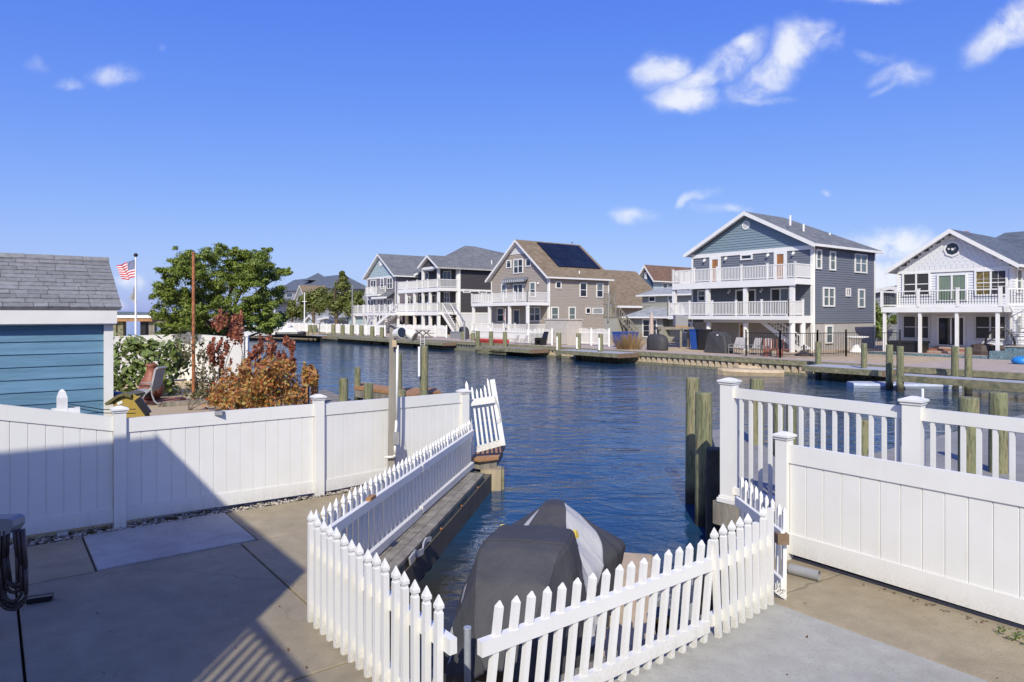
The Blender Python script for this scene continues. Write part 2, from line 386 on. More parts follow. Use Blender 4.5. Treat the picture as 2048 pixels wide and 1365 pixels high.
M['farleaf'] = leafmat('far_foliage', (.07, .095, .02), (.22, .24, .055))
M['shrubleaf'] = leafmat('green_shrub_leaf', (.05, .09, .02), (.24, .30, .075))
M['redleaf'] = leafmat('red_shrub_leaf', (.20, .06, .035), (.44, .15, .075))
M['orangeleaf'] = leafmat('orange_shrub_leaf', (.30, .05, .02), (.33, .31, .085), mid=(.52, .235, .065))
M['oliveleaf'] = leafmat('olive_shrub_leaf', (.07, .07, .03), (.19, .17, .07))

def pilemat():
    m = bpy.data.materials.new('piling_wood'); m.use_nodes = True; t = NT(m.node_tree); b = m.node_tree.nodes['Principled BSDF']
    tcn = t.n('ShaderNodeTexCoord'); mp = t.n('ShaderNodeMapping'); mp.inputs['Scale'].default_value = (1, 1, .12); t.l(tcn.outputs['Object'], mp.inputs[0])
    oi = t.n('ShaderNodeObjectInfo'); ad = t.n('ShaderNodeVectorMath', operation='ADD'); t.l(mp.outputs[0], ad.inputs[0])
    cm = t.n('ShaderNodeCombineXYZ'); t.l(t.m('MULTIPLY', oi.outputs['Random'], 50), cm.inputs[0]); t.l(cm.outputs[0], ad.inputs[1])
    n1 = t.noise(ad.outputs[0], 9, 6, .65); n2 = t.noise(ad.outputs[0], 40, 4, .6)
    c = t.ramp(n1, [(.25, (.085, .10, .045)), (.5, (.20, .21, .11)), (.72, (.32, .245, .135))])
    c = t.mix(t.mr(n2, .48, .66, 0, .85), c, (.07, .062, .04, 1))
    ge = t.n('ShaderNodeNewGeometry'); sp = t.n('ShaderNodeSeparateXYZ'); t.l(ge.outputs['Position'], sp.inputs[0])
    wet = t.mr(t.m('ADD', sp.outputs[2], t.m('MULTIPLY', n1, .12)), WATER + .20, WATER + .42, 1, 0)   # tide mark: wet, weedy wood
    c = t.mix(wet, c, (.035, .033, .022, 1))
    t.l(c, b.inputs['Base Color']); b.inputs['Roughness'].default_value = .85
    bp = t.n('ShaderNodeBump'); bp.inputs['Strength'].default_value = .6; bp.inputs['Distance'].default_value = .02; t.l(n2, bp.inputs['Height']); t.l(bp.outputs[0], b.inputs['Normal'])
    return m
M['pile'] = pilemat()

def watermat():
    m = bpy.data.materials.new('canal_water'); m.use_nodes = True; t = NT(m.node_tree); b = m.node_tree.nodes['Principled BSDF']
    ge = t.n('ShaderNodeNewGeometry')
    def lay(ang, sx, sy, sc, det):
        mp = t.n('ShaderNodeMapping'); mp.inputs['Rotation'].default_value = (0, 0, R(ang)); mp.inputs['Scale'].default_value = (sx, sy, 1)
        t.l(ge.outputs['Position'], mp.inputs[0]); return t.noise(mp.outputs[0], sc, det, .55, .6)
    a = lay(10, .55, 1.0, 1.15, 3); c = lay(-12, .6, 1.0, 3.4, 4); e = lay(20, .5, 1, .28, 2)
    hgt = t.m('ADD', t.m('ADD', t.m('MULTIPLY', a, .62), t.m('MULTIPLY', c, .22)), t.m('MULTIPLY', e, .5))
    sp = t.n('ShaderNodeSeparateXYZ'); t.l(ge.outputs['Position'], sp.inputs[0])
    open_ = t.mr(sp.outputs[1], 6.0, 10.5, .35, 1.0, True)                    # the slip is sheltered from the wind
    hgt = t.m('MULTIPLY', hgt, open_)
    bp = t.n('ShaderNodeBump'); bp.inputs['Strength'].default_value = 1.0; bp.inputs['Distance'].default_value = .105; t.l(hgt, bp.inputs['Height'])
    t.l(bp.outputs[0], b.inputs['Normal'])
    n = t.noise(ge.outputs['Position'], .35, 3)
    t.l(t.mix(t.mr(t.m('ADD', sp.outputs[1], t.m('MULTIPLY', n, 1.5)), 7.4, 10.2, 0, 1, True), (.034, .031, .017, 1), t.ramp(n, [(.3, (.010, .043, .095)), (.7, (.014, .053, .112))])), b.inputs['Base Color'])   # base colour turns brown toward the near end of the slip
    b.inputs['Roughness'].default_value = .03; b.inputs['IOR'].default_value = 1.33
    return m
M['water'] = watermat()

# ------------------------------------------------------------------ setting: water, land, far shore
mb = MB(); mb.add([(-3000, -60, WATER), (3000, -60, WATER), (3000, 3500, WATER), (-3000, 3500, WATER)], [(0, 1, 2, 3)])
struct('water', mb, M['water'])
VB = 31.1
# far bank
far_edge = [st(-30, VB), st(82, VB)]
e1 = far_edge[1]
mb = MB(); mb.prism([tuple(p[:2]) for p in (st(-30, VB), st(79, VB), gp(655, 676, -.3), gp(560, 671.5, -.3), gp(470, 668, -.3), (-130, 240), (-200, 480), (420, 480), st(-30, 300))], -2.0, FG)
struct('far_ground', mb, M['sand'])
mb = MB()
mb.prism([tuple(p[:2]) for p in (st(-30, VB + .3), st(76, VB + .3), st(76, VB + 5.8), st(30, VB + 5.8), st(30, VB + 2.0), st(13.6, VB + 2.0), st(13.6, VB + 30), st(-30, VB + 30))], FG + .001, FG + .012)
struct('far_patio_paving', mb, M['paver'])
# beach at the far end
mb = MB(); P_ = [gp(640, 678, WATER + .05), gp(560, 675, WATER + .05), gp(470, 672, WATER + .05), gp(470, 667, FG), gp(560, 670, FG), gp(645, 673, FG)]
mb.add(P_, [(0, 1, 2, 3, 4, 5)]); struct('far_beach', mb, M['sand'])
# low wooded shore across the bay
mb = MB(); n = 90; xs = np.linspace(-1900, 900, n); top = 2 + 9 * (0.6 + .4 * np.sin(xs * .013) + .25 * np.sin(xs * .05 + 1)) * (.6 + .4 * rng.random(n))
vs_ = [(x, 1500, -1) for x in xs] + [(x, 1500, z) for x, z in zip(xs, top)] + [(x, 1620, z * .7) for x, z in zip(xs, top)]
mb.add(vs_, [(i, i + 1, n + i + 1, n + i) for i in range(n - 1)] + [(n + i, n + i + 1, 2 * n + i + 1, 2 * n + i) for i in range(n - 1)])
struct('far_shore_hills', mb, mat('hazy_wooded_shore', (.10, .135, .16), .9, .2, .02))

# near bank: slip cut into it; outline runs round the slip
slipA = Vector((-1.06 + .175 * (11.6 - 7.0), 11.6, 0))
def slip_left(d): return Vector((-1.095 + .175 * (d - 7.0), d, 0))      # outer edge of the timber cap
def fence_l(d): return Vector((-1.417 + .186 * (d - 7.0), d, 0))        # line of the long picket run
ground_poly = [slip_left(11.5), slip_left(4.75), st(3.42, 2.25), st(3.46, 5.35), Vector((2.25, 6.3, 0)), Vector((2.33, 7.5, 0)), Vector((3.0, 7.6, 0)), st(-3, 6.7), Vector((40, -5, 0)), Vector((40, -40, 0)), Vector((-60, -40, 0)),
               Vector((-60, 40, 0)), Vector((-38, 52, 0)), Vector((-24, 44, 0)), Vector((-13.5, 34, 0)), Vector((-10.3, 27, 0)), Vector((-8.3, 22.2, 0)), Vector((-5.0, 17.2, 0)), Vector((-1.0, 12.0, 0))]
mb = MB(); mb.prism([tuple(p[:2]) for p in ground_poly], -2.0, -.14)
struct('near_ground', mb, M['soil'])
# neighbour's gravel yard, left of the white fence
yard = [st(9.35, -12), st(9.35, 2.4), (-2.6, 9.62), (-.95, 11.35), (-1.15, 12.0), (-5.1, 17.1), (-8.4, 22.1), (-10.4, 27), (-13.6, 34), (-24.2, 43.8), (-38, 51.7), (-59, 40)]
mb = MB(); mb.prism([tuple(Vector(p)[:2]) if not isinstance(p, tuple) else p for p in yard], -.5, -.005)
struct('gravel_yard', mb, M['gravel'])

# concrete patio: every slab its own piece, dark joints between
patio = thing('concrete_patio', 'grey concrete patio slabs around the boat slip', 'patio'); del patio['category']; del patio['label']; patio['kind'] = 'structure'
def inset(poly, g):
    out = []; n = len(poly); P = [Vector(p) for p in poly]
    sg = 1 if sum(P[i].x * P[(i + 1) % n].y - P[(i + 1) % n].x * P[i].y for i in range(n)) > 0 else -1
    for i in range(n):
        p0, p1, p2 = Vector(poly[i - 1]), Vector(poly[i]), Vector(poly[(i + 1) % n])
        d1 = (p1 - p0).normalized(); d2 = (p2 - p1).normalized()
        n1 = Vector((-d1.y, d1.x, 0)) * sg; n2 = Vector((-d2.y, d2.x, 0)) * sg
        k = (n1 + n2); k = k / max(.3, 1 + n1.dot(n2)); out.append(p1 + k * g)
    return out
def slab(poly, m, z=0.0, g=.010):
    q = inset([Vector((p[0], p[1], 0)) for p in poly], g); o = Vector(q[0]); b = MB(o)
    n_ = len(q); e = .006
    q2 = inset(q, e); vs__ = [Vector((p.x, p.y, -.3)) for p in q] + [Vector((p.x, p.y, z - e)) for p in q] + [Vector((p.x, p.y, z)) for p in q2]
    ar = sum(q[i].x * q[(i + 1) % n_].y - q[(i + 1) % n_].x * q[i].y for i in range(n_))
    fs = []
    for k in (0, 1):
        for i in range(n_): fs.append((k * n_ + i, k * n_ + (i + 1) % n_, (k + 1) * n_ + (i + 1) % n_, (k + 1) * n_ + i))
    fs.append(tuple(range(2 * n_, 3 * n_)))
    if ar < 0: fs = [f[::-1] for f in fs]
    b.add(vs__, fs)
    return b.build('slab', m, patio, loc=o)
def S(s0, s1, t0, t1): return [st(s0, t0), st(s1, t0), st(s1, t1), st(s0, t1)]
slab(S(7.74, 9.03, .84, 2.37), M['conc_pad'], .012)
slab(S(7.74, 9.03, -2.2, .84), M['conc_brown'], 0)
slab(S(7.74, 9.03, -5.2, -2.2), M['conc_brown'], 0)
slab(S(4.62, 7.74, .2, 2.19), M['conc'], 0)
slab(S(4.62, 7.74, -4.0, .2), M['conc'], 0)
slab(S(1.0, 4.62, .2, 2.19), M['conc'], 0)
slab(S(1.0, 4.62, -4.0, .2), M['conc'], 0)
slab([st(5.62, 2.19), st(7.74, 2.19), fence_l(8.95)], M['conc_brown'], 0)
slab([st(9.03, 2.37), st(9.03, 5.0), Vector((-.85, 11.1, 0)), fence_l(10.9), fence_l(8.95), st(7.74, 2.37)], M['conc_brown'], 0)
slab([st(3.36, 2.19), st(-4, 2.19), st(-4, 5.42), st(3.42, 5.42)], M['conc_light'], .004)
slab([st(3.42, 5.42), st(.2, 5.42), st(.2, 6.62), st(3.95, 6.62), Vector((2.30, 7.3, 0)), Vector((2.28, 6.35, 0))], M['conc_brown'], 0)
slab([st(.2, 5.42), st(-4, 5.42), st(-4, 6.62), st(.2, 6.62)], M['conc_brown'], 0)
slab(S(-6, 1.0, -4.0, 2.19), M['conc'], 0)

# pebbles in the strip along the fence (nobody could count them)
def pebbles(name, n, fn, smin, smax, m):
    base = np.array([(1, 0, 0), (-1, 0, 0), (0, 1, 0), (0, -1, 0), (0, 0, 1), (0, 0, -1)], float)
    fac = np.array([(0, 2, 4), (2, 1, 4), (1, 3, 4), (3, 0, 4), (2, 0, 5), (1, 2, 5), (3, 1, 5), (0, 3, 5)])
    vv, ff = [], []
    for i in range(n):
        p = fn(); s = rng.uniform(smin, smax); sc = s * rng.uniform(.6, 1.2, 3) * np.array((1, 1, .6)); a = rng.uniform(0, 6.28)
        b = base * sc * rng.uniform(.75, 1.2, (6, 1)); rot = np.array([[math.cos(a), -math.sin(a), 0], [math.sin(a), math.cos(a), 0], [0, 0, 1]])
        vv.append(b @ rot.T + np.array(p)); ff.append(fac + 6 * i)
    me = bpy.data.meshes.new(name); me.from_pydata(np.concatenate(vv).tolist(), [], np.concatenate(ff).tolist()); me.materials.append(m)
    o = bpy.data.objects.new(name, me); COL.objects.link(o); o['kind'] = 'stuff'; return o
pebbles('pebbles', 2600, lambda: tuple(st(9.04 + .3 * rng.random() ** 1.3, rng.uniform(-3.5, 5.1), rng.uniform(-.02, .012))), .012, .032, M['pebble'])

# ------------------------------------------------------------------ house behind the camera on the left (its shadow falls on the patio)
hb = thing('near_house', 'house with an upper deck beside the camera, out of the picture', 'house', (-2.62, -1.08, 0), ROT)
HT = 6.36
mb = MB(); mb.box(-3.62, 0, -9, 0, 0, HT - .12); 
for k in range(45): mb.box(-3.62, 0, 0, .012, .12 + k * .14, .12 + k * .14 + .12)
mb.build('wall', M['s_white'], hb)
mb = MB(); mb.hexa([(-3.62, -9.2, HT - .118), (0.0, -9.2, HT - .118), (0.0, .0, HT - .118), (-3.62, .0, HT - .118), (-3.62, -9.2, HT), (0.0, -9.2, HT), (0.0, 0.0, HT), (-3.62, 0.0, HT)])
mb.add([(-3.62, -9.2, HT + .002), (0, -9.2, HT + .002), (0, 0, HT + .002), (-3.62, 0, HT + .002), (-1.7, -7.6, HT + .6), (-1.7, -1.6, HT + .6)], [(0, 1, 4), (1, 2, 5, 4), (2, 3, 5), (3, 0, 4, 5)])
mb.build('roof', M['roof_grey'], hb)
RT = 5.54
mb = MB(); mb.box(.0, 6, -3.2, 0.0, RT - 1.2, RT - 1.0); mb.build('deck_floor', M['grayboard'], hb)
mb = MB(); mb.box(0, 6, -.06, 0, RT - .07, RT); mb.box(0, 6, -.05, -.01, RT - .93, RT - .87); mb.build('deck_rail', M['vinyl'], hb)
bm_ = MB(); bm_.box(-.017, .017, -.017, .017, 0, .80); bme = bm_.mesh('baluster', M['vinyl'])
for k in range(44): piece('baluster', bme, hb, (.1 + k * .135, -.03, RT - .87))
for x in (2.0, 4.0, 5.9):
    mb = MB(); mb.box(x - .07, x + .07, -.14, 0.0, 0, RT - 1.2); mb.build('deck_post', M['vinyl'], hb)

# ------------------------------------------------------------------ near fences
def seg(mb, p0, p1, zb0, zt0, zb1, zt1, th, off=0.0):
    """board standing between two plan points; off moves it toward the camera side (right-hand side of p0->p1)"""
    p0, p1 = Vector((p0[0], p0[1], 0)), Vector((p1[0], p1[1], 0)); d = (p1 - p0).normalized(); nr = Vector((d.y, -d.x, 0))
    a = nr * (off + th / 2); b = nr * (off - th / 2); Z = lambda p, z: Vector((p.x, p.y, z))
    mb.hexa([Z(p0 + a, zb0), Z(p1 + a, zb1), Z(p1 + b, zb1), Z(p0 + b, zb0), Z(p0 + a, zt0), Z(p1 + a, zt1), Z(p1 + b, zt1), Z(p0 + b, zt0)])
def fence_post(parent, p, ang, z0, z1, w_=.127, cap=True):
    b = MB(); h = w_ / 2
    b.box(-h, h, -h, h, z0, z1 - .05)
    po = b.build('post', M['vinyl'], parent, loc=Vector((p[0], p[1], 0)) - parent.location); po.rotation_euler = (0, 0, ang)
    if cap:
        c = MB(); c.box(-h - .012, h + .012, -h - .012, h + .012, z1 - .075, z1 - .05); c.box(-h - .026, h + .026, -h - .026, h + .026, z1 - .0495, z1 - .03)
        k = h + .026; c.add([(-k, -k, z1 - .0298), (k, -k, z1 - .0298), (k, k, z1 - .0298), (-k, k, z1 - .0298), (-.02, -.02, z1), (.02, -.02, z1), (.02, .02, z1), (-.02, .02, z1)],
                            [(0, 1, 5, 4), (1, 2, 6, 5), (2, 3, 7, 6), (3, 0, 4, 7), (4, 5, 6, 7), (3, 2, 1, 0)])
        c.build('post_cap', M['vinyl'], po)
    return po
def privacy_panel(root, p0, p1, zb, zt, bw=.166, rt=.165, rb=.16):
    """p0,p1 plan points; zb=(z bottom at p0,p1); zt=(z top at p0,p1)"""
    p0, p1 = Vector((p0[0], p0[1], 0)), Vector((p1[0], p1[1], 0)); Ln = (p1 - p0).length; d = (p1 - p0) / Ln
    zf = lambda z, a: z[0] + (z[1] - z[0]) * a / Ln
    b = MB(root.location); seg(b, p0, p1, zt[0] - rt, zt[0], zt[1] - rt, zt[1], .05); b.build('top_rail', M['vinyl'], root)
    b = MB(root.location); seg(b, p0, p1, zb[0], zb[0] + rb, zb[1], zb[1] + rb, .05); b.build('bottom_rail', M['vinyl'], root)
    n_ = max(1, round(Ln / bw)); bw = Ln / n_
    for i in range(n_):
        a0, a1 = i * bw, (i + 1) * bw
        b = MB(root.location)
        seg(b, p0 + d * (a0 + .006), p0 + d * (a1 - .006), zf(zb, a0) + rb + .001, zf(zt, a0) - rt - .001, zf(zb, a1) + rb + .001, zf(zt, a1) - rt - .001, .022)
        seg(b, p0 + d * (a1 - .0059), p0 + d * min(Ln, a1 + .0059), zf(zb, a1) + rb + .001, zf(zt, a1) - rt - .001, zf(zb, a1) + rb + .001, zf(zt, a1) - rt - .001, .01)
        b.build('board', M['vinyl'], root)

# left privacy fence
FA, FB, FC = Vector((-4.62, 8.03, 0)), Vector((-2.69, 9.48, 0)), Vector((-.80, 11.3, 0))
FZ = FA - V * 2.4
fl = thing('white_privacy_fence', 'long white vinyl privacy fence across the left side, its post beside the blue shed', 'fence', FA)
angv = math.atan2(V.y, V.x)
fence_post(fl, FA, angv, -.05, 1.43); fence_post(fl, FB, angv, -.05, 1.40); fence_post(fl, FC, angv, -.05, 1.275, .135); fence_post(fl, FZ, angv, -.05, 1.92)
privacy_panel(fl, FZ + V * .065, FA - V * .065, (.10, .075), (1.80, 1.305))
dAB = (FB - FA).normalized(); dBC = (FC - FB).normalized()
privacy_panel(fl, FA + dAB * .065, FB - dAB * .065, (.075, .04), (1.278, 1.266))
privacy_panel(fl, FB + dBC * .065, FC - dBC * .065, (.03, .03), (1.264, 1.218))
# small solar light on its rail
q = dp(443, 825, 8.72); mb = MB(q); mb.box(q.x - .05, q.x + .05, q.y - .09, q.y - .02, q.z - .025, q.z + .02)
tag(mb.build('solar_light', M['greymetal'], loc=q), 'small grey solar light clipped on the white fence top rail', 'light')

# right privacy fence
RA = Vector((2.80, 7.02, 0)); rd = -U
RB = RA + rd * 2.44; RC = RB + rd * 2.44
fr = thing('white_privacy_fence', 'white vinyl privacy fence at lower right with wide boards and a capped end post', 'fence', RA)
for p in (RA, RB, RC): fence_post(fr, p, ROT, -.05, 1.30)
privacy_panel(fr, RA + rd * .065, RB - rd * .065, (.07, .055), (1.175, 1.17), .178, .185, .2)
privacy_panel(fr, RB + rd * .065, RC - rd * .065, (.055, .05), (1.17, 1.16), .178, .185, .2)
# grey pipe under it
p0, p1 = gp(1580, 1138, .045), gp(1638, 1153, .045)
mb = MB(p0); mb.tube(p0, p1, .05, .05, 14, False); mb.tube(p0, p1, .042, .042, 14, False)
tag(mb.build('drain_pipe', M['greymetal'], loc=p0, smooth=True), 'short grey plastic pipe lying under the right fence', 'pipe')

# railing on the neighbour's raised dock
RS = 1.065                                      # the railing stands this much farther off than the fence before it
NZ = CZ - 2.06 * RS
dk = [(2.45, 7.72), (3.57, 12.3), (4.14, 12.1), (3.92, 10.4), (3.55, 8.75), (5.3, 10.1), (8.7, 12.7), (16, 18.2), (24, 8), (9.0, -.5), (6.0, 3.25)]
dk = [(x * RS, y * RS) for x, y in dk]
mb = MB(); mb.prism(dk, NZ - .12, NZ); struct('raised_dock_deck', mb, concmat('grey_dock_concrete', (.22, .215, .20), (.28, .272, .255), (.18, .17, .15), .2))
P1, P2 = Vector((2.42, 7.60, 0)) * RS, Vector((3.56, 6.05, 0)) * RS; P3 = P2 + (P2 - P1)
zr_ = lambda z: CZ - (CZ - z) * RS
rl = thing('white_railing', 'white vinyl railing with square balusters on the raised dock behind the right fence', 'railing', P1)
rz = math.atan2((P2 - P1).y, (P2 - P1).x)
fence_post(rl, P1, rz + R(6), NZ + .0, zr_(1.80), .155); fence_post(rl, P2, rz + R(6), NZ, zr_(1.78), .155); fence_post(rl, P3, rz, NZ, zr_(1.78), .155)
b = MB(); b.box(-.105, .105, -.105, .105, NZ - .02, NZ + .03); b.box(-.09, .09, -.09, .09, NZ + .0305, NZ + .055)
bo = b.build('post_base', M['vinyl'], rl); bo.rotation_euler = (0, 0, rz + R(6))
bal = MB(); bal.box(-.0175, .0175, -.0175, .0175, 0, 1.0); balme = bal.mesh('baluster', M['vinyl'])
for (A, B, za, zb_) in ((P1, P2, zr_(1.69), zr_(1.68)), (P2, P3, zr_(1.68), zr_(1.675))):
    d = (B - A).normalized(); Ln = (B - A).length
    b = MB(rl.location); seg(b, A + d * .07, B - d * .07, za - .115, za, zb_ - .115, zb_, .05); b.build('top_rail', M['vinyl'], rl)
    b = MB(rl.location); seg(b, A + d * .07, B - d * .07, NZ + .08, NZ + .16, NZ + .08, NZ + .16, .05); b.build('bottom_rail', M['vinyl'], rl)
    for i in range(15):
        p = A + d * (.07 + (Ln - .14) * (i + .8) / 15.4); h_ = za - .115 - NZ - .16
        piece('baluster', balme, rl, Vector((p.x, p.y, NZ + .16)) - rl.location, (0, 0, rz), (1, 1, h_))
# timber under the railing post
mb = MB(); mb.box(-.16, .16, -.10, .12, NZ - .30, NZ - .025); o = mb.build('dock_timber', M['timber'], loc=(P1.x, P1.y, 0)); o.rotation_euler = (0, 0, rz); tag(o, 'weathered timber block under the railing end post', 'timber')

# picket makers
def picket_mesh(name, h, w_=.04, fancy=True, m=None):
    b = MB(); a = w_ / 2
    if fancy:
        prof = [(a, 0), (a, h - .105), (a * .80, h - .098), (a * .80, h - .085), (a * 1.12, h - .078), (a * 1.12, h - .058), (.002, h)]
    else:
        prof = [(a, 0), (a, h - .035), (.003, h)]
    vs__ = []; n_ = len(prof)
    for r, z in prof: vs__ += [(-r, -r, z), (r, -r, z), (r, r, z), (-r, r, z)]
    fs = [(3, 2, 1, 0)]
    for k in range(n_ - 1):
        for i in range(4): fs.append((k * 4 + i, k * 4 + (i + 1) % 4, (k + 1) * 4 + (i + 1) % 4, (k + 1) * 4 + i))
    fs.append(tuple((n_ - 1) * 4 + i for i in range(4)))
    b.add(vs__, fs); return b.mesh(name, m or M['vinyl'])
PK = picket_mesh('picket', .90, .042); PK2 = picket_mesh('picket', .78, .036, True); PKG = picket_mesh('picket', .80, .040, False)
def picket_run(root, p0, p1, n_, z0, z1, me, rot, lean=0.0, jit=.006, skip=()):
    p0, p1 = Vector(p0), Vector(p1); d = (p1 - p0)
    for i in range(n_):
        f = i / (n_ - 1); p = p0 + d * f
        o = piece('picket', me, root, Vector((p.x, p.y, z0 + (z1 - z0) * f)) - root.location + Vector((0, 0, random.uniform(-jit, jit))), (0, 0, rot))
        if lean: o.rotation_euler = (0, lean + random.uniform(-.01, .01), rot)
        else: o.rotation_euler = (random.uniform(-.008, .008), random.uniform(-.012, .012), rot)

# long picket run on the timber cap
a0, a1 = fence_l(5.85), fence_l(11.15)
lp = thing('picket_fence', 'long white picket fence run standing on the timber cap along the left of the slip', 'picket fence', a0)
dl = (a1 - a0).normalized(); rl_ = math.atan2(dl.y, dl.x); nrm = Vector((dl.y, -dl.x, 0))
picket_run(lp, a0 - nrm * .045, a1 - nrm * .045, 41, .05, .0, PK2, rl_)
for (f0, f1) in ((0.0, .497), (.503, 1.0)):
    q0, q1 = a0 + (a1 - a0) * f0, a0 + (a1 - a0) * f1
    b = MB(lp.location); seg(b, q0, q1, .55 - .02 * f0, .64 - .02 * f0, .55 - .02 * f1, .64 - .02 * f1, .05, .002); b.build('top_rail', M['vinyl'], lp)
    b = MB(lp.location); seg(b, q0, q1, .02, .11, .005, .095, .05, .002); b.build('bottom_rail', M['vinyl'], lp)
q = dp(742, 996, 6.55); b = MB(q); b.beam(q - dl * .07, q + dl * .07, .05, .03); tag(b.build('wood_block', M['timber_br'], loc=q), 'small reddish wood block resting on the long picket fence rail', 'wood block')
# front-left row
c0, c1 = Vector((-1.64, 5.56, 0)), Vector((-1.64, 5.56, 0)) - U * 1.98
fr2 = thing('picket_fence', 'tall white picket row at the near left corner of the slip', 'picket fence', c0)
picket_run(fr2, c0, c1, 16, .0, -.03, PK, ROT, 0, .01)
nn = V * .045
for (z0, z1) in ((.56, .65), (.08, .17)):
    b = MB(fr2.location); seg(b, c0 + nn - U * .02, c1 + nn - U * .10, z0, z1, z0 - .02, z1 - .02, .05); b.build('rail', M['vinyl'], fr2)
pc = c0 - U * .20; mb = MB(pc); mb.tube(pc + V * .05 - Vector((0, 0, .05)), pc + V * .05 + Vector((0, 0, .09)), .028, .028, 10); mb.build('post_foot', M['galv'], fr2, loc=pc - fr2.location)
# loose leaning gate section
g1 = Vector((1.46, 5.21, 0)); g0 = g1 - V * 2.06
gt = thing('picket_gate', 'loose white picket section leaning across the slip in front of the covered jet ski', 'picket fence', g0)
picket_run(gt, g0 + V * .02 , g1, 17, .015, -.01, PKG, angv, .13, .004)
for (z0, z1, k) in ((.525, .615, .075), (.06, .15, .01)):
    b = MB(gt.location); off = -U * .0
    seg(b, g0 - V * (.09 - k) , g1 + V * (.04 + k), z0 - .0, z1 - .0, z0 + .01, z1 + .01, .052, .0); b.build('rail', M['vinyl'], gt)
# section at the right of the gate
h0, h1 = Vector((1.60, 5.29, 0)), Vector((2.23, 5.89, 0))
rs = thing('picket_fence', 'short white picket section with one broken picket between gate and right fence', 'picket fence', h0)
dh = (h1 - h0).normalized(); rh = math.atan2(dh.y, dh.x); PKS = picket_mesh('picket', .80, .042, False)
for i in range(8):
    p = h0 + (h1 - h0) * i / 7
    if i in (5, 7):
        b = MB(); b.box(-.021, .021, -.021, .021, 0, .79 if i == 5 else .86); me = b.mesh('picket', M['vinyl'])
    else: me = PK
    piece('picket', me, rs, p - h0, (0, -.075 + .011 * i, rh), (1, 1, .965))
for z in (.50, .09):
    b = MB(rs.location); nr_ = Vector((-dh.y, dh.x, 0)) * .045; seg(b, h0 + nr_ - dh * .06, h1 + nr_ + dh * .02, z, z + .09, z, z + .09, .05); b.build('rail', M['vinyl'], rs)
# little run behind it beside the fence post
k0, k1 = Vector((2.37, 7.05, 0)), Vector((2.40, 6.02, 0))
lr = thing('picket_fence', 'small thin picket run in shade beside the right fence end post', 'picket fence', k0)
PKT = picket_mesh('picket', .80, .032, False)
picket_run(lr, k0, k1, 9, .03, .0, PKT, R(-90))
for z in (.52, .1):
    b = MB(lr.location); seg(b, k0 + Vector((-.035, .05, 0)), k1 + Vector((-.035, -.06, 0)), z, z + .09, z, z + .09, .035); b.build('rail', M['vinyl'], lr)
q = Vector((2.36, 5.95, .50)); b = MB(q); b.box(q.x - .05, q.x + .05, q.y - .02, q.y + .07, q.z, q.z + .09); b.build('end_block', M['timber_end'], lr, loc=q - lr.location)
# white cord tied near the fence foot
q = gp(1552, 1172, .12); b = MB(q)
for k in range(5):
    pts = [q + Vector((.02 * math.cos(k + j * .9) + .012 * j, -.01, .05 * math.sin(k * 1.3 + j * .8) - .012 * j)) for j in range(7)]
    b.path(pts, .004, 5)
tag(b.build('rope', M['white'], loc=q), 'thin white cord tied round the last picket by the right fence', 'rope')

# far leaning picket section on the corner platform
ft = thing('picket_fence', 'broken picket section leaning sideways on the wooden corner platform', 'picket fence', dp(960, 900, 11.5))
def Z9(x, y, d): return dp(900 + x / 4.55, 740 + y / 4.55, d)
pk = [((150, 115), (215, 770), .052), ((200, 165), (262, 700), .036), ((242, 185), (303, 690), .036), ((280, 180), (345, 672), .036), ((315, 150), (385, 660), .036), ((343, 92), (428, 650), .036), ((385, 88), (483, 688), .085)]
for (a, b_, wd) in pk:
    T, B = Z9(*a, 11.62), Z9(*b_, 11.5); m_ = MB(ft.location); ax = (T - B).normalized(); w1 = wd
    m_.beam(B, T - ax * (.04 if wd < .08 else 0), w1, w1 * .7, (0, -1, 0))
    if wd < .08:
        m_.tube(T - ax * .041, T + ax * .02, w1 * .62, .003, 4)
    m_.build('picket' if wd < .08 else 'post', M['vinyl'], ft)
for (a, b_, hgt) in (((182, 300), (408, 268), .11), ((238, 725), (468, 662), .10)):
    m_ = MB(ft.location); m_.beam(Z9(*a, 11.52), Z9(*b_, 11.52), .05, hgt); m_.build('rail', M['vinyl'], ft)
m_ = MB(ft.location); m_.path([Z9(95, 210, 11.4), Z9(140, 245, 11.36), Z9(190, 270, 11.4)], .006); m_.path([Z9(405, 240, 11.45), Z9(440, 330, 11.45), Z9(460, 450, 11.45), Z9(420, 470, 11.45)], .005); m_.build('tie_rope', M['greymetal'], ft)

# ------------------------------------------------------------------ slip timber work
sw = thing('timber_bulkhead', 'weathered timber bulkhead wall with plank cap along the left of the slip', 'bulkhead', slip_left(7))
q0, q1 = slip_left(4.75), slip_left(10.8); dw = (q1 - q0).normalized(); nw = Vector((dw.y, -dw.x, 0))
for k in range(3):
    w_ = .125; a = -nw * (w_ * k + .065)
    b = MB(sw.location); 
    for (f0, f1) in ((0, .52), (.522, 1.0)):
        seg(b, q0 + a + (q1 - q0) * f0, q0 + a + (q1 - q0) * f1, -.045, -.004 - .002 * k, -.045, -.004 - .002 * k, w_ - .008)
    b.build('plank', M['timber'], sw)
b = MB(sw.location); seg(b, q0 - nw * .05, q1 - nw * .05, -.19, -.05, -.19, -.05, .06); b.build('wale', M['timber_gr'], sw)
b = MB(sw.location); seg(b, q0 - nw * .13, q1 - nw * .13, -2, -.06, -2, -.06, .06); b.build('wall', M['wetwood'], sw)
for k in range(6):
    p = q0 + (q1 - q0) * (.1 + k * .165) - nw * .02; b = MB(sw.location); b.tube(p + Vector((0, 0, -.12)), p + nw * .025 + Vector((0, 0, -.12)), .018, .014, 8); b.build('bolt', M['rust'], sw)
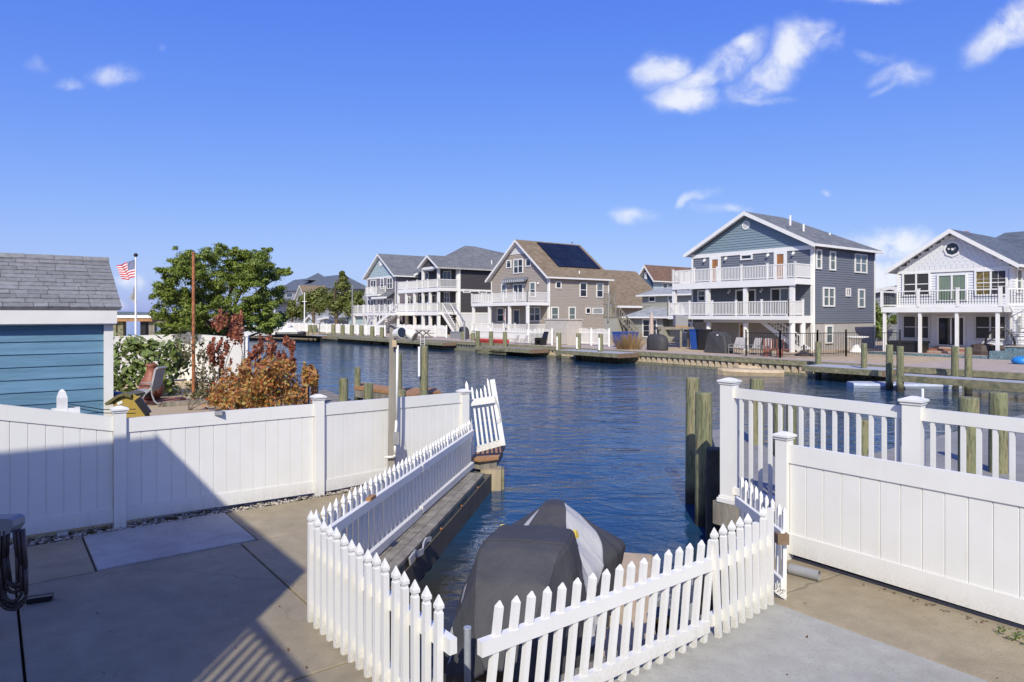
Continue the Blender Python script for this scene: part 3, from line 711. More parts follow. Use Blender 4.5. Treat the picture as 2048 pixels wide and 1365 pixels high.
# grey plastic strip hanging over the cap
q = slip_left(7.4) + Vector((0, 0, -.02)); b = MB(q); pts = [q + dw * (-.35 + .1 * i) + nw * (.03 + .015 * math.sin(i * 2)) + Vector((0, 0, -.03 + .03 * math.sin(i * 1.3))) for i in range(8)]
for i in range(7): b.beam(pts[i], pts[i + 1], .02, .085 - .006 * i)
tag(b.build('torn_fender', M['sling'], loc=q), 'torn grey rubber strip hanging on the slip timber edge', 'fender')
# front wall and right walls of the slip
fw = thing('timber_bulkhead', 'dark timber wall along the front and right side of the slip', 'bulkhead', st(3.42, 2.25))
pl = [slip_left(4.75), st(3.43, 2.3), st(3.47, 5.3), Vector((2.24, 6.3, 0)), Vector((2.32, 7.5, 0)), Vector((2.42, 7.62, 0))]
for a, b_ in zip(pl[:-1], pl[1:]):
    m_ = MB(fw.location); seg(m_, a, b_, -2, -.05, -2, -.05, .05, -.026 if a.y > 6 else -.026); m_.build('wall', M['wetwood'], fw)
for a, b_ in ((st(3.50, 2.6), st(3.50, 5.2)),):
    m_ = MB(fw.location); seg(m_, a, b_, -.06, -.005, -.06, -.005, .12); m_.build('cap', M['timber'], fw)
m_ = MB(fw.location); m_.box(2.26, 2.42, 6.45, 7.5, -.08, .10); m_.build('curb', M['timber'], fw)
# neighbour's dock edge timber
ne = thing('timber_bulkhead', 'dark timber edge under the raised dock beside the tall pilings', 'bulkhead', (2.6, 8.2, 0))
for a, b_ in zip(dk[:5], dk[1:6]):
    m_ = MB(ne.location); seg(m_, a, b_, -2, NZ - .125, -2, NZ - .125, .06); m_.build('wall', M['wetwood'], ne)
for a, b_ in zip(dk[5:7], dk[6:8]):
    m_ = MB(ne.location); seg(m_, a, b_, -2, NZ - .125, -2, NZ - .125, .06); m_.build('wall', M['wetwood'], ne)
# corner platform
cpf = thing('corner_platform', 'orange brown plank platform on a timber corner post at the canal end of the slip', 'platform', slip_left(11.4))
po_ = [gp(942, 917, .10), gp(959, 920, .10), gp(997, 915, .10), gp(1011, 892, .10), gp(975, 893, .10), gp(950, 905, .10)]
b = MB(cpf.location); b.prism([tuple(p[:2]) for p in po_], .06, .10); b.build('top_board', M['timber_br'], cpf)
cc = sum(po_, Vector()) / len(po_)
b = MB(cpf.location); b.prism([tuple((cc + (p - cc) * .86)[:2]) for p in po_], -.08, .058); b.build('beam', M['timber'], cpf)
pp = Vector(((984 - CX) / FP * 11.3, 11.4, 0))
b = MB(cpf.location); b.box(pp.x - .19, pp.x + .15, pp.y - .08, pp.y + .25, -2, -.081); b.build('post', mat('tan_timber', (.34, .275, .18), .85, .3, 5, .6, 40, stretch=(1, 1, .15)), cpf)
b = MB(cpf.location); b.box(pp.x + .153, pp.x + .20, pp.y + .0, pp.y + .25, -2, -.1); b.build('side_board', M['timber_gr'], cpf)

# ------------------------------------------------------------------ pilings
def piling(px, py_top, d, r, label, lean=0.0, group=None, zbot=-1.6):
    p = dp(px, py_top, d); o_ = Vector((p.x, p.y, 0)); b = MB(); n_ = 18; z1 = p.z
    rows = [(zbot, 1.06), (WATER, 1.03), (z1 * .4, 1.0), (z1 - .03, .97), (z1 - .008, .94), (z1, .88)]
    vs__ = []
    for k, (z, f) in enumerate(rows):
        for i in range(n_):
            t = 2 * math.pi * i / n_; rr = r * f * (1 + .035 * math.sin(3 * t + px) + .02 * math.sin(7 * t + k)); vs__.append((rr * math.cos(t) + lean * z, rr * math.sin(t), z))
    fs = [(k * n_ + i, k * n_ + (i + 1) % n_, (k + 1) * n_ + (i + 1) % n_, (k + 1) * n_ + i) for k in range(len(rows) - 1) for i in range(n_)]
    fs.append(tuple((len(rows) - 1) * n_ + i for i in range(n_)))
    b.add(vs__, fs); o = b.build('piling', M['pile'], loc=o_, smooth=True); o.rotation_euler = (0, 0, px)
    for f in o.data.polygons[-1:]: f.use_smooth = False
    return tag(o, label, 'piling', group)
piling(1386, 755, 10.6, .11, 'tall greenish piling at far left of the near right cluster, standing in the canal')
piling(1406.5, 785, 9.5, .118, 'thick weathered piling in front of the taller one beside the white railing end')
dk_ = piling(1431, 897, 8.9, .125, 'short dark piling stub beside the white railing end post')
dk_.data.materials[0] = mat('shadowed_piling_wood', (.045, .045, .032), .85, .3, 6, .5, 40)  # shadow on the stub is put into its base colour
piling(1513, 757, 11.6, .115, 'piling seen just over the railing top rail beside its end post')
piling(1557, 788, 13.4, .10, 'thin piling partly hidden behind the railing balusters, fifth from the railing end')
piling(1583, 790, 13.9, .10, 'thin piling behind the railing balusters just right of its twin')
piling(1729, 840, 10.8, .112, 'short green piling rising behind the balusters left of the middle railing post')
piling(1938, 795, 8.6, .118, 'sawn green piling top behind the right railing panel, left of two')
piling(1996, 785, 9.5, .115, 'sawn green piling top behind the right railing panel, right of two')
piling(687, 757, 19, .125, 'short piling just behind the left white fence near the orange posts')
piling(715, 735, 22.5, .10, 'slim square topped piling rising behind the brown dock board')
piling(737, 767, 18.6, .125, 'short green piling in front of the brown dock board')
piling(796, 707, 20.5, .125, 'piling with orange stained side behind the light pole')
piling(801, 780, 17.5, .14, 'short dark green stub at the foot of the light pole piling')
p = piling(848, 692, 20, .122, 'tall piling with a white strip beside the light pole')
b = MB(); b.box(-.03, .03, -.02, .02, -.0, .86); 
o = b.build('white_strip', M['trim'], p); q = dp(838.5, 753, 19.8); o.location = Matrix.Rotation(-848, 3, 'Z') @ Vector((q.x - p.location.x, q.y - p.location.y, q.z))
FPIL = [(667, 649, 681), (685, 650, 682.3), (703.4, 650, 683.5), (723, 651, 685.5), (744.7, 653, 687.5), (764, 655, 689.5), (809, 664, 692), (829, 666, 694.5), (926, 664, 696.5), (946, 666, 698), (955.6, 662, 704.5), (982, 663, 706.5), (1010, 663.6, 709),
        (1117.5, 666, 718), (1157, 667, 720.5), (1201.5, 668, 725), (1636.5, 684, 757), (1728, 687, 767), (1779, 690, 779), (1800.5, 693, 785), (1910, 693, 778), (1936.5, 695, 787), (620.5, 650, 676), (630, 650, 676.5)]
plab = ['first of the six green pilings before the mauve house, farthest along the dock', 'second piling of the far dock row, just right of the farthest', 'third piling of the far dock row, below the thin flagless mast', 'fourth piling of the far dock row below the mauve house stairs', 'fifth piling of the far dock row below the mauve house stairs',
        'sixth piling of the far dock row, just left of the light pole', 'slim pale piling by the blue barrel on the charcoal house dock', 'slim pale piling left of the boat ladder', 'piling at the right end of the charcoal house bulkhead', 'green piling beside the white picket corner post',
        'left of three white capped pilings before the beige house pickets', 'middle of three white capped pilings before the beige house pickets', 'right of three white capped pilings before the beige house pickets', 'left piling of the beige house side dock, in front of the storage shed',
        'middle piling of the beige house side dock with white strip', 'right piling of the beige house side dock by the dry reeds', 'left piling on the grey dock before the slate blue house', 'right piling on the grey dock below the white pedestal table', 'dark left piling of the pair at the left end of the plank walkway',
        'thick right piling of the pair at the left end of the plank walkway', 'brown piling behind the plank walkway before the white house', 'tall green piling in front of the plank walkway before the white house', 'short piling by the covered jet ski, left one of two', 'short piling by the covered jet ski, right one of two']
for (px, pt, pb), lb in zip(FPIL, plab):
    d = (CZ - WATER) * FP / (pb - HY); r = 4.4 * d / FP if px < 1050 else 4.9 * d / FP
    if px > 1600: r = 5.6 * d / FP
    if px > 1770: r = 6.6 * d / FP
    if px in (809, 829): r *= .7
    o = piling(px, pt, d, r, lb, random.uniform(-.008, .008), 'pilings along the far bank')
    if px in (955.6, 982, 1010):
        b = MB(); z = dp(px, pt, d).z; b.tube((0, 0, z + .001), (0, 0, z + .05), r * 1.05, r * .5, 12); b.build('cap', M['trim'], o)
    if px in (1117.5, 1157, 1201.5):
        b = MB(); z = dp(px, pt, d).z; a = -px + math.pi + 1.2
        b.box(-.05, .05, -.03, .03, z - 1.15 if px < 1150 else z - 1.0, z - .25); oo = b.build('white_strip', M['trim'], o); v = Matrix.Rotation(-px, 3, 'Z') @ Vector((-r * .75, -r * .9, 0)); oo.location = v; oo.rotation_euler = (0, 0, -px)

# ------------------------------------------------------------------ utility pole with lights
q = Vector((-1.76, 10.12, 0))
ut = thing('light_pole', 'grey wooden pole with white conduit, switch box and floodlights in front of the left fence', 'light pole', q)
b = MB(); b.hexa([(-.08, -.045, 0), (.025, -.045, 0), (.025, .045, 0), (-.08, .045, 0), (-.048, -.04, 2.36), (.04, -.04, 2.36), (.04, .04, 2.36), (-.048, .04, 2.36)]); b.build('pole', mat('grey_pole_wood', (.26, .24, .205), .85, .25, 5, .5, 40, stretch=(1, 1, .15)), ut)
b = MB(); zc = .44
b.path([(.075, -.085, 2.05), (.062, -.085, .95), (.04, -.085, .62), (.04, -.085, zc), (.02, -.09, zc - .03), (-.11, -.09, zc - .035)], .02, 8); b.build('conduit', M['white'], ut, smooth=True)
b = MB(); b.box(.02, .11, -.13, -.065, .60, .78); b.box(.045, .075, -.14, -.131, .67, .72); b.build('switch_box', M['greymetal'], ut)
b = MB(); b.box(.005, .07, -.14, -.08, 2.03, 2.13); b.build('junction_box', M['tan_plastic'], ut)
for (x0, y0, z0, x1, y1, z1, r0, r1) in ((.06, -.1, 2.22, .16, -.2, 2.24, .07, .085), (.16, -.08, 2.27, .34, -.16, 2.18, .05, .075)):
    b = MB(); b.tube((x0, y0, z0), (x1, y1, z1), r0, r1, 14); b.build('floodlight', M['white'], ut, smooth=False)
    d_ = (Vector((x1, y1, z1)) - Vector((x0, y0, z0))).normalized() * .004; b = MB(); b.tube(Vector((x1, y1, z1)) + d_ * .3, Vector((x1, y1, z1)) + d_ * 2, r1 * .9, r1 * .85, 14); b.build('lens', M['tan_plastic'] if x1 > .2 else M['glass'], ut)
b = MB(); b.path([(-.09, 0.0, 2.3), (-.02, -.08, 2.36), (.1, -.1, 2.3)], .012, 6); b.path([(.06, -.09, 1.25), (.075, -.1, .95), (.1, -.1, .8)], .004, 5); b.build('cable', M['greymetal'], ut)

# ------------------------------------------------------------------ covered jet ski on floating dock
jd = thing('floating_dock', 'tan plastic floating drive-on dock under the covered jet ski', 'floating dock', (.3, 5.9, WATER))
AX = Vector((.2, .98, 0)).normalized(); AN = Vector((AX.y, -AX.x, 0)); JO = Vector((.02, 4.82, 0))
def J(a, c, z): return JO + AX * a + AN * c + Vector((0, 0, z))
for (c0_, c1_, za) in ((-.72, -.16, .0), (-.14, .42, .0), (.44, .98, .04)):
    for k in range(3):
        b = MB(jd.location); a0_, a1_ = -.35 + k * 1.14, -.35 + k * 1.14 + 1.12
        i_ = .04
        b.hexa([J(a0_, c0_, WATER - .2), J(a0_, c1_, WATER - .2), J(a1_, c1_, WATER - .2), J(a1_, c0_, WATER - .2), J(a0_, c0_, -.24 + za), J(a0_, c1_, -.24 + za), J(a1_, c1_, -.24 + za), J(a1_, c0_, -.24 + za)])
        b.hexa([J(a0_, c0_, -.239 + za), J(a0_, c1_, -.239 + za), J(a1_, c1_, -.239 + za), J(a1_, c0_, -.239 + za), J(a0_ + i_, c0_ + i_, -.20 + za), J(a0_ + i_, c1_ - i_, -.20 + za), J(a1_ - i_, c1_ - i_, -.20 + za), J(a1_ - i_, c0_ + i_, -.20 + za)])
        b.build('float', M['tan_plastic'], jd)
js = thing('covered_jet_ski', 'jet ski under a charcoal cover with light grey side panels in the slip', 'jet ski', JO)
SEC = [  # along, centre shift, half-width bottom, half-width shoulder, half-width top, z bottom, z shoulder, z top
    (-.10, -.10, .20, .18, .10, -.17, -.05, .02), (.02, -.10, .44, .38, .22, -.20, .05, .22), (.25, -.09, .53, .42, .28, -.21, .24, .50), (.50, -.07, .56, .43, .32, -.21, .36, .67),
    (.62, -.03, .56, .43, .335, -.21, .38, .71), (.92, .0, .56, .42, .315, -.20, .38, .73), (.97, -.02, .56, .41, .30, -.20, .36, .70), (1.04, -.01, .56, .43, .22, -.20, .29, .54), (1.35, .03, .56, .52, .17, -.19, .29, .60), (1.55, .05, .56, .60, .12, -.18, .34, .73),
    (1.70, .06, .55, .64, .08, -.17, .35, .75), (1.86, .08, .54, .64, .10, -.15, .34, .62), (2.05, .08, .52, .50, .16, -.13, .24, .46), (2.6, .06, .44, .34, .16, -.1, .16, .32), (2.95, .04, .26, .20, .1, -.05, .1, .22), (3.12, .02, .08, .06, .03, 0, .06, .14)]
CT = []
for (a, cs, wb, ws, wt_, zb, zs, zt) in SEC:
    CT.append([(a, cs - wb, zb), (a, cs - wb, zb + .10), (a, cs - ws, zs), (a, cs - wt_ * 1.03, zt - .03), (a, cs - wt_ * .93, zt - .003), (a, cs, zt + .008), (a, cs + wt_ * .93, zt - .003), (a, cs + wt_ * 1.03, zt - .03), (a, cs + ws, zs), (a, cs + wb, zb + .10), (a, cs + wb, zb)])
CT = np.array(CT); NA, NF = 260, 181; av = CT[:, 0, 0]; af = np.linspace(av[0], av[-1], NA); ff_ = np.linspace(0, 10, NF)
G3 = np.zeros((NA, NF, 3)); TMP = np.zeros((NA, 11, 3))
for k in range(11):
    for c_ in range(3): TMP[:, k, c_] = np.interp(af, av, CT[:, k, c_])
for i in range(NA):
    for c_ in range(3): G3[i, :, c_] = np.interp(ff_, np.arange(11), TMP[i, :, c_])
for _ in range(4):     # cloth rounds off every corner a little
    G3[1:-1] = .25 * G3[:-2] + .5 * G3[1:-1] + .25 * G3[2:]; G3[:, 1:-1] = .25 * G3[:, :-2] + .5 * G3[:, 1:-1] + .25 * G3[:, 2:]
A_, F_ = np.meshgrid(af, ff_ / 10, indexing='ij'); side_ = np.abs(F_ - .5) * 2
ridge = lambda v: 1 - 2 * np.abs(np.sin(v)) ** .7
fold = .024 * ridge(9.5 * A_ + 3.2 * np.sin(2.1 * A_ + 5 * F_) + 2.5 * side_) * np.clip((side_ - .35) * 2.2, 0, 1) + .009 * np.sin(17 * A_ + 11 * F_ + 3 * np.sin(4 * A_)) * np.clip(side_ * 1.5, 0.15, 1) + .006 * ridge(7 * F_ * 3.1 + 4 * A_) * np.exp(-((A_ - .35) / .5) ** 2)
G3[:, :, 1] += np.sign(F_ - .5) * fold * np.clip(side_ * 1.4, 0, 1); G3[:, :, 2] += fold * np.clip(1.1 - side_, 0, 1) * .8
b = MB(js.location); PAN = []
def panel(a, f):
    """how far inside a light panel (positive) a point of the cover lies"""
    p1 = np.interp(a, (.48, .5, .8, 1.2, 1.6, 1.82, 1.84), (-.05, .012, .042, .062, .05, .012, -.05)) - abs(f - np.interp(a, (.5, .8, 1.05, 1.3, 1.5, 1.7, 1.85), (.88, .845, .785, .745, .72, .69, .64)))
    p2 = np.interp(a, (1.33, 1.36, 1.78, 1.8), (-.05, .013, .012, -.05)) - abs(f - np.interp(a, (1.35, 1.8), (.27, .36)))
    p3 = np.interp(a, (0, .03, .45, .47), (-.05, .022, .02, -.05)) - abs(f - .16 - .1 * a)
    return float(max(p1, p2, p3))
for i in range(NA):
    for k in range(NF): b.v.append(tuple(J(*G3[i, k]) - b.o))
for i in range(NA - 1):
    for k in range(NF - 1):
        b.f.append((i * NF + k, i * NF + k + 1, (i + 1) * NF + k + 1, (i + 1) * NF + k)); b.mi.append(0)
b.f.append(tuple(range(NF))); b.mi.append(0)
o = b.build('cover', [M['cover_panel']], js, smooth=True)
at_ = o.data.attributes.new('panel', 'FLOAT', 'POINT'); at_.data.foreach_set('value', [panel(af[i], ff_[k] / 10) for i in range(NA) for k in range(NF)])
b = MB(js.location); seam = []
for (a_c) in (.60, .97):
    i = int(np.argmin(abs(af - a_c))); b.path([J(*G3[i, k]) + Vector((0, 0, .004)) for k in range(54, 128, 3)], .003, 5)
for k in (63, 117):
    b.path([J(*G3[i, k]) + Vector((0, 0, .003)) for i in range(40, 96, 4)], .003, 5)
b.build('seam', M['cover'], js)
q = J(1.08, .29, .60); b = MB(js.location); b.hexa([q + AX * -.03 + AN * .0, q + AX * .03 + AN * .02, q + AX * .03 + AN * .05, q + AX * -.03 + AN * .03, q + Vector((0, 0, .06)) - AX * .03, q + Vector((0, 0, .06)) + AX * .03, q + Vector((0, 0, .06)) + AX * .03 + AN * .03, q + Vector((0, 0, .06)) - AX * .03 + AN * .03]); b.build('tag', M['yellowtag'], js)
q = J(.88, -.29, .705); b = MB(js.location); b.beam(q, q + AX * .05 + Vector((0, 0, .012)), .03, .012); b.build('tag', M['yellowtag'], js)
b = MB(js.location)
for sgn in (-1, 1):
    b.path([J(.0, -.1 + sgn * .40, -.19), J(.5, -.08 + sgn * .545, -.2), J(1.4, sgn * .56, -.19), J(2.2, .08 + sgn * .52, -.13)], .014, 6)
b.build('cover_hem', M['blackplast'], js)
# poles that hold the dock
for (px, pt, pb_, d, lab) in ((935, 1258, 1500, 4.62, 'galvanised steel pole standing left of the jet ski cover'), (1083, 1282, 1500, 4.75, 'galvanised steel pole behind the gate pickets near the bow'), (1381, 1108, 1260, 5.75, 'galvanised steel pole in the water at the right of the slip')):
    T = dp(px, pt, d); b = MB((T.x, T.y, 0)); b.tube((T.x, T.y, -1.5), T, .024, .024, 14); b.tube(T + Vector((0, 0, .0005)), T + Vector((0, 0, .012)), .028, .026, 14)
    tag(b.build('steel_pole', M['galv'], loc=(T.x, T.y, 0), smooth=False), lab, 'pole')
# shiny mesh bag at the water edge
for (px, py, z, s_, lab) in ((1310, 1205, -.3, .22, 'crumpled clear plastic sheet at the right of the floating dock'),):
    q = gp(px, py, z); b = MB(q); n_ = 12
    vs__ = [(q.x + (i / n_ - .5) * s_ * 1.6 + random.uniform(-.015, .015), q.y + (j / n_ - .5) * s_ * 3 + random.uniform(-.02, .02), z + .10 * math.exp(-((i / n_ - .5) ** 2 * 8)) + random.uniform(-.03, .03)) for j in range(n_ + 1) for i in range(n_ + 1)]
    b.add(vs__, [(j * (n_ + 1) + i, j * (n_ + 1) + i + 1, (j + 1) * (n_ + 1) + i + 1, (j + 1) * (n_ + 1) + i) for j in range(n_) for i in range(n_)])
    o = b.build('plastic_sheet', M['bag'], loc=q); tag(o, lab, 'plastic sheet'); sd = o.modifiers.new('t', 'SOLIDIFY'); sd.thickness = .004

# ------------------------------------------------------------------ left edge: hose on a hanger, tray
wp = dp(-22, 970, 5.3); 
hw = thing('hose_post', 'white post at the left edge carrying a hose hanger', 'post', (wp.x - .05, wp.y, 0))
b = MB(); b.box(-.07, .075, -.07, .07, 0, wp.z); b.build('post', M['vinyl'], hw)
q = dp(14, 1050, 5.42)
hh = thing('hose_hanger', 'dark grey hose hanger bracket at the left edge of the patio', 'hose hanger', (q.x, q.y, q.z))
b = MB(); 
pr = [(-.14, .06), (.05, .065), (.085, .05), (.09, .0), (.06, -.05), (.02, -.07), (-.14, -.08)]
b.add([(x, -.06, z) for x, z in pr] + [(x, .08, z) for x, z in pr], [tuple(range(7)), tuple(range(13, 6, -1))] + [(i, 7 + i, 7 + (i + 1) % 7, (i + 1) % 7) for i in range(7)]); b.build('bracket', M['greymetal'], hh)
ho = thing('garden_hose', 'coiled dark brown garden hose hanging on the bracket at left edge', 'hose', (q.x, q.y, 0))
for k in range(8):
    b = MB(); x0, x1 = -.135 + .012 * k, .085 - .011 * k; yb = -.05 + .02 * (k % 3); zt = q.z - .03; dz = .62 - .03 * k + random.uniform(-.02, .02); x0, x1 = x0 + .085, x1 + .085; cx_, rx_ = (x0 + x1) / 2 + .015, (x1 - x0) / 2
    pts = [Vector((x0, yb, zt)), Vector((x0 - .01, yb, zt - dz * .5))] + [Vector((cx_ - rx_ * math.cos(a) - .0, yb, zt - dz + rx_ * .9 - rx_ * 1.1 * math.sin(a))) for a in np.linspace(0, math.pi, 12)] + [Vector((x1 + .012, yb, zt - dz * .5)), Vector((x1 - .01, yb, zt))]
    b.path(pts, .0135, 8); b.build('loop', M['hose'], ho, smooth=True)
b = MB(); b.tube((-.05, -.1, q.z - .1), (-.03, -.1, q.z - .3), .02, .024, 10); b.build('nozzle', M['greymetal'], ho); b = MB(); b.lathe((-.075, -.1, q.z - .33), [(.0, -.02), (.02, -.015), (.022, .0), (.018, .018), (0, .022)], 10); b.build('coupling', M['galv'], ho)
q = gp(80, 1197, .03); 
tr = thing('plastic_tray', 'small black plastic tray lying on the concrete beside the hose', 'tray', (q.x, q.y, 0), R(25))
b = MB(); b.hexa([(-.09, -.035, .004), (.09, -.035, .004), (.09, .035, .004), (-.09, .035, .004), (-.1, -.045, .05), (.1, -.045, .05), (.1, .045, .05), (-.1, .045, .05)]); b.build('body', M['blackplast'], tr); b = MB(); b.box(-.095, .095, -.04, -.036, .0505, .056); b.box(-.095, .095, .036, .04, .0505, .056); b.build('rim', M['greymetal'], tr)

# ------------------------------------------------------------------ blue shed
sc_ = Vector((-5.17, 8.78, 0))
sh = thing('blue_shed', 'blue clapboard shed with grey shingle roof at the left edge', 'shed', sc_, angv)   # local x along V, local y along U
SW, SD = 4.0, 2.3
b = MB(); b.box(-SW, 0, .02, SD, 0, 2.40); b.add([(0, .02, 2.4), (0, SD, 2.4), (0, SD / 2, 3.0), (-SW, .02, 2.4), (-SW, SD, 2.4), (-SW, SD / 2, 3.0)], [(0, 1, 2), (5, 4, 3), (0, 2, 5, 3), (2, 1, 4, 5)]); b.build('wall', M['shed'], sh)
nb = 19; bh = 2.36 / nb * 1.24; z = .04
while z < 2.34:
    z1 = min(z + .152, 2.37); b = MB()
    b.hexa([(-SW, -.018, z), (-.0, -.018, z), (0, .019, z), (-SW, .019, z), (-SW, -.004, z1), (0, -.004, z1), (0, .019, z1), (-SW, .019, z1)]); b.build('clapboard', M['shed'], sh); z += .1525
b = MB(); b.box(-.075, .03, -.05, -.0185, 0, 2.385); b.box(.0005, .03, -.0184, .09, 0, 2.385); b.build('corner_trim', M['white'], sh)
b = MB(); b.box(-SW, .06, -.14, -.115, 2.39, 2.575); b.build('fascia', M['white'], sh)
b = MB(); b.box(-SW, .055, -.114, .018, 2.375, 2.389); b.build('soffit', M['white'], sh)
ang_r = math.atan2(.70, 1.28); sl_ = math.hypot(.70, 1.28)
ey, ez = math.cos(ang_r), math.sin(ang_r); eb = Vector((0, -.16, 2.585))
b = MB(); b.slab3([(-SW, eb.y, eb.z), (.10, eb.y, eb.z), (.10, eb.y + ey * sl_, eb.z + ez * sl_), (-SW, eb.y + ey * sl_, eb.z + ez * sl_)], .03)
b.slab3([(.10, eb.y + ey * sl_ + .003, eb.z + ez * sl_), (.10, eb.y + 2 * ey * sl_, eb.z), (-SW, eb.y + 2 * ey * sl_, eb.z), (-SW, eb.y + ey * sl_ + .003, eb.z + ez * sl_)][::-1], .03)
rf = b.build('roof', M['shingle'], sh)
nr = 13; ex = sl_ / nr
for i in range(nr):
    x = .115
    while x > -1.75:
        w_ = random.uniform(.14, .36); a0 = i * ex; a1 = a0 + ex * 1.15; th = .006 + random.choice((0, 0, .006)); x1 = max(x - w_, -1.8)
        f = lambda xx, a, h: (xx, eb.y + ey * a - ez * h, eb.z + ez * a + ey * h)
        b = MB(); b.hexa([f(x1 + .003, a0, .002), f(x - .003, a0, .002), f(x - .003, a1, .001), f(x1 + .003, a1, .001), f(x1 + .003, a0, .010 + th), f(x - .003, a0, .010 + th), f(x - .003, a1, .003 + .5 * th), f(x1 + .003, a1, .003 + .5 * th)])
        b.build('shingle', M['shingle'], rf); x -= w_
x = .12
while x > -1.8:
    b = MB(); b.hexa([(x - .32, eb.y + ey * (sl_ - .10), eb.z + ez * (sl_ - .10) + .02), (x, eb.y + ey * (sl_ - .10), eb.z + ez * (sl_ - .10) + .024), (x, eb.y + ey * (sl_ + .1), eb.z + ez * (sl_ - .1) + .02), (x - .32, eb.y + ey * (sl_ + .1), eb.z + ez * (sl_ - .1) + .02),
            (x - .32, eb.y + ey * sl_ - .03, eb.z + ez * sl_ + .03), (x, eb.y + ey * sl_ - .03, eb.z + ez * sl_ + .034), (x, eb.y + ey * sl_ + .03, eb.z + ez * sl_ + .034), (x - .32, eb.y + ey * sl_ + .03, eb.z + ez * sl_ + .03)]); b.build('ridge_shingle', M['shingle'], rf); x -= .325
# white picket post standing between fence and shed
q = dp(124, 800, 7.75); 
tp = thing('gate_post', 'pointed white post standing between the left fence and the blue shed', 'post', (q.x, q.y, 0), angv)
b = MB(); zt = dp(124, 778, 7.75).z; b.box(-.05, .05, -.05, .05, 0, zt - .10)
b.add([(-.05, -.05, zt - .0995), (.05, -.05, zt - .0995), (.05, .05, zt - .0995), (-.05, .05, zt - .0995), (-.03, -.03, zt - .03), (.03, -.03, zt - .03), (.03, .03, zt - .03), (-.03, .03, zt - .03), (0, 0, zt)], [(0, 1, 5, 4), (1, 2, 6, 5), (2, 3, 7, 6), (3, 0, 4, 7), (4, 5, 8), (5, 6, 8), (6, 7, 8), (7, 4, 8)]); b.build('post', M['dirtywhite'], tp)
b = MB(); b.box(-.10, .17, -.045, .045, zt - .34, zt - .22); b.build('arm', M['dirtywhite'], tp)
b = MB(); b.path([(.05, -.04, zt - .17), (.4, .0, zt - .27), (.75, .05, zt - .30)], .005, 5); b.path([(.05, -.04, zt - .20), (.4, .0, zt - .31), (.75, .05, zt - .35)], .005, 5); b.build('cord', M['black'], tp)

# ------------------------------------------------------------------ yellow bin, dark tarp, chiminea, chair, edging, rusty pole
d = 8.62
bn = thing('tipped_bin', 'mustard yellow plastic bin tipped over behind the left fence', 'bin', dp(262, 830, d))
def Y(px, py, dd): return dp(px, py, d + dd) - bn.location
out = [(227, 812), (231, 802), (252, 790), (268, 789), (280, 796), (303, 836), (262, 900), (246, 880)]
b = MB(); n_ = len(out); b.add([Y(x, y, 0) for x, y in out] + [Y(x, y, .28) for x, y in out], [tuple(range(n_))[::-1], tuple(range(n_, 2 * n_))] + [(i, (i + 1) % n_, n_ + (i + 1) % n_, n_ + i) for i in range(n_)]); b.build('body', M['yellow'], bn)
b = MB(); 
for (a, c_) in (((226, 806), (250, 790)), ((250, 790), (262, 786)), ((262, 786), (276, 790))):
    b.beam(Y(*a, .12), Y(*c_, .12), .34, .035)
b.build('lid', mat('olive_plastic', (.13, .11, .04), .5), bn)
b = MB(); b.beam(Y(275, 798, -.02), Y(297, 828, -.02), .03, .085, (0.8, 0, .6)); b.build('grip', M['blackplast'], bn)
b = MB(); 
cs_ = Y(238, 806.5, -.006); b.lathe(cs_ + Vector((0, 0, 0)), [(.001, 0)] * 2, 3) if False else None
b.add([Y(233, 806, -.008), Y(243, 801.5, -.008), Y(246, 806.5, -.008), Y(236, 811, -.008)], [(0, 1, 2, 3)]); b.build('sticker', M['white'], bn)
q = dp(225, 800, 10.2); kb = thing('covered_grill', 'low dark blue plastic cover beside the shed behind the yellow bin', 'cover', (q.x, q.y, 0))
b = MB(); b.lathe((0, 0, 0), [(.55, 0), (.57, .5), (.50, .95), (.36, 1.22), (.12, 1.34), (.0, 1.36)], 18); b.build('cover', mat('dark_blue_plastic', (.02, .03, .05), .35), kb, smooth=True)
q = gp(303, 806, 0)
cm = thing('chiminea', 'rusty terracotta chiminea with narrow neck in the gravel yard', 'chiminea', q)
b = MB(); b.lathe((0, 0, .12), [(.20, 0), (.29, .1), (.33, .25), (.32, .38), (.25, .55), (.17, .68), (.13, .78), (.125, .90), (.155, .93), (.155, .97), (.11, .99), (.09, .96), (0, .9)], 20); b.build('body', M['terracotta'], cm, smooth=True)
b = MB(); b.box(-.12, .12, -.345, -.25, .20, .42); b.build('mouth', M['black'], cm)
b = MB(); 
for k in range(3): a = k * 2.1 + .4; b.tube((.18 * math.cos(a), .18 * math.sin(a), .15), (.26 * math.cos(a), .26 * math.sin(a), 0), .02, .02, 6)
b.lathe((0, 0, .5), [(.33, 0), (.335, .01), (.33, .02)], 20); b.build('stand', M['black'], cm)
b = MB(); b.box(q.x - .55, q.x + .75, q.y - .4, q.y + .5, -.004, .09); tag(b.build('brick_hearth', M['brick']), 'low red brick hearth under the chiminea', 'hearth')
q = gp(306, 808, 0) + Vector((0, -.7, 0))
ch = thing('patio_chair', 'grey metal patio chair with curved sling back in side view by the chiminea', 'chair', q)
d = q.y
def K(px, py, dd=0): return dp(px, py, d + dd) - ch.location
prof = [(268, 783), (285, 785), (296, 784), (302, 776), (307, 755), (310, 740), (315, 736)]
b = MB()
for a, c_ in zip(prof[:-1], prof[1:]):
    A, B = K(*a), K(*c_); nv = Vector((0, 1, 0)); t_ = (B - A).normalized().cross(nv) * .025; W_ = Vector((0, .5, 0)); b.hexa([A - t_, B - t_, B - t_ + W_, A - t_ + W_, A + t_, B + t_, B + t_ + W_, A + t_ + W_])
b.build('sling', M['sling'], ch)
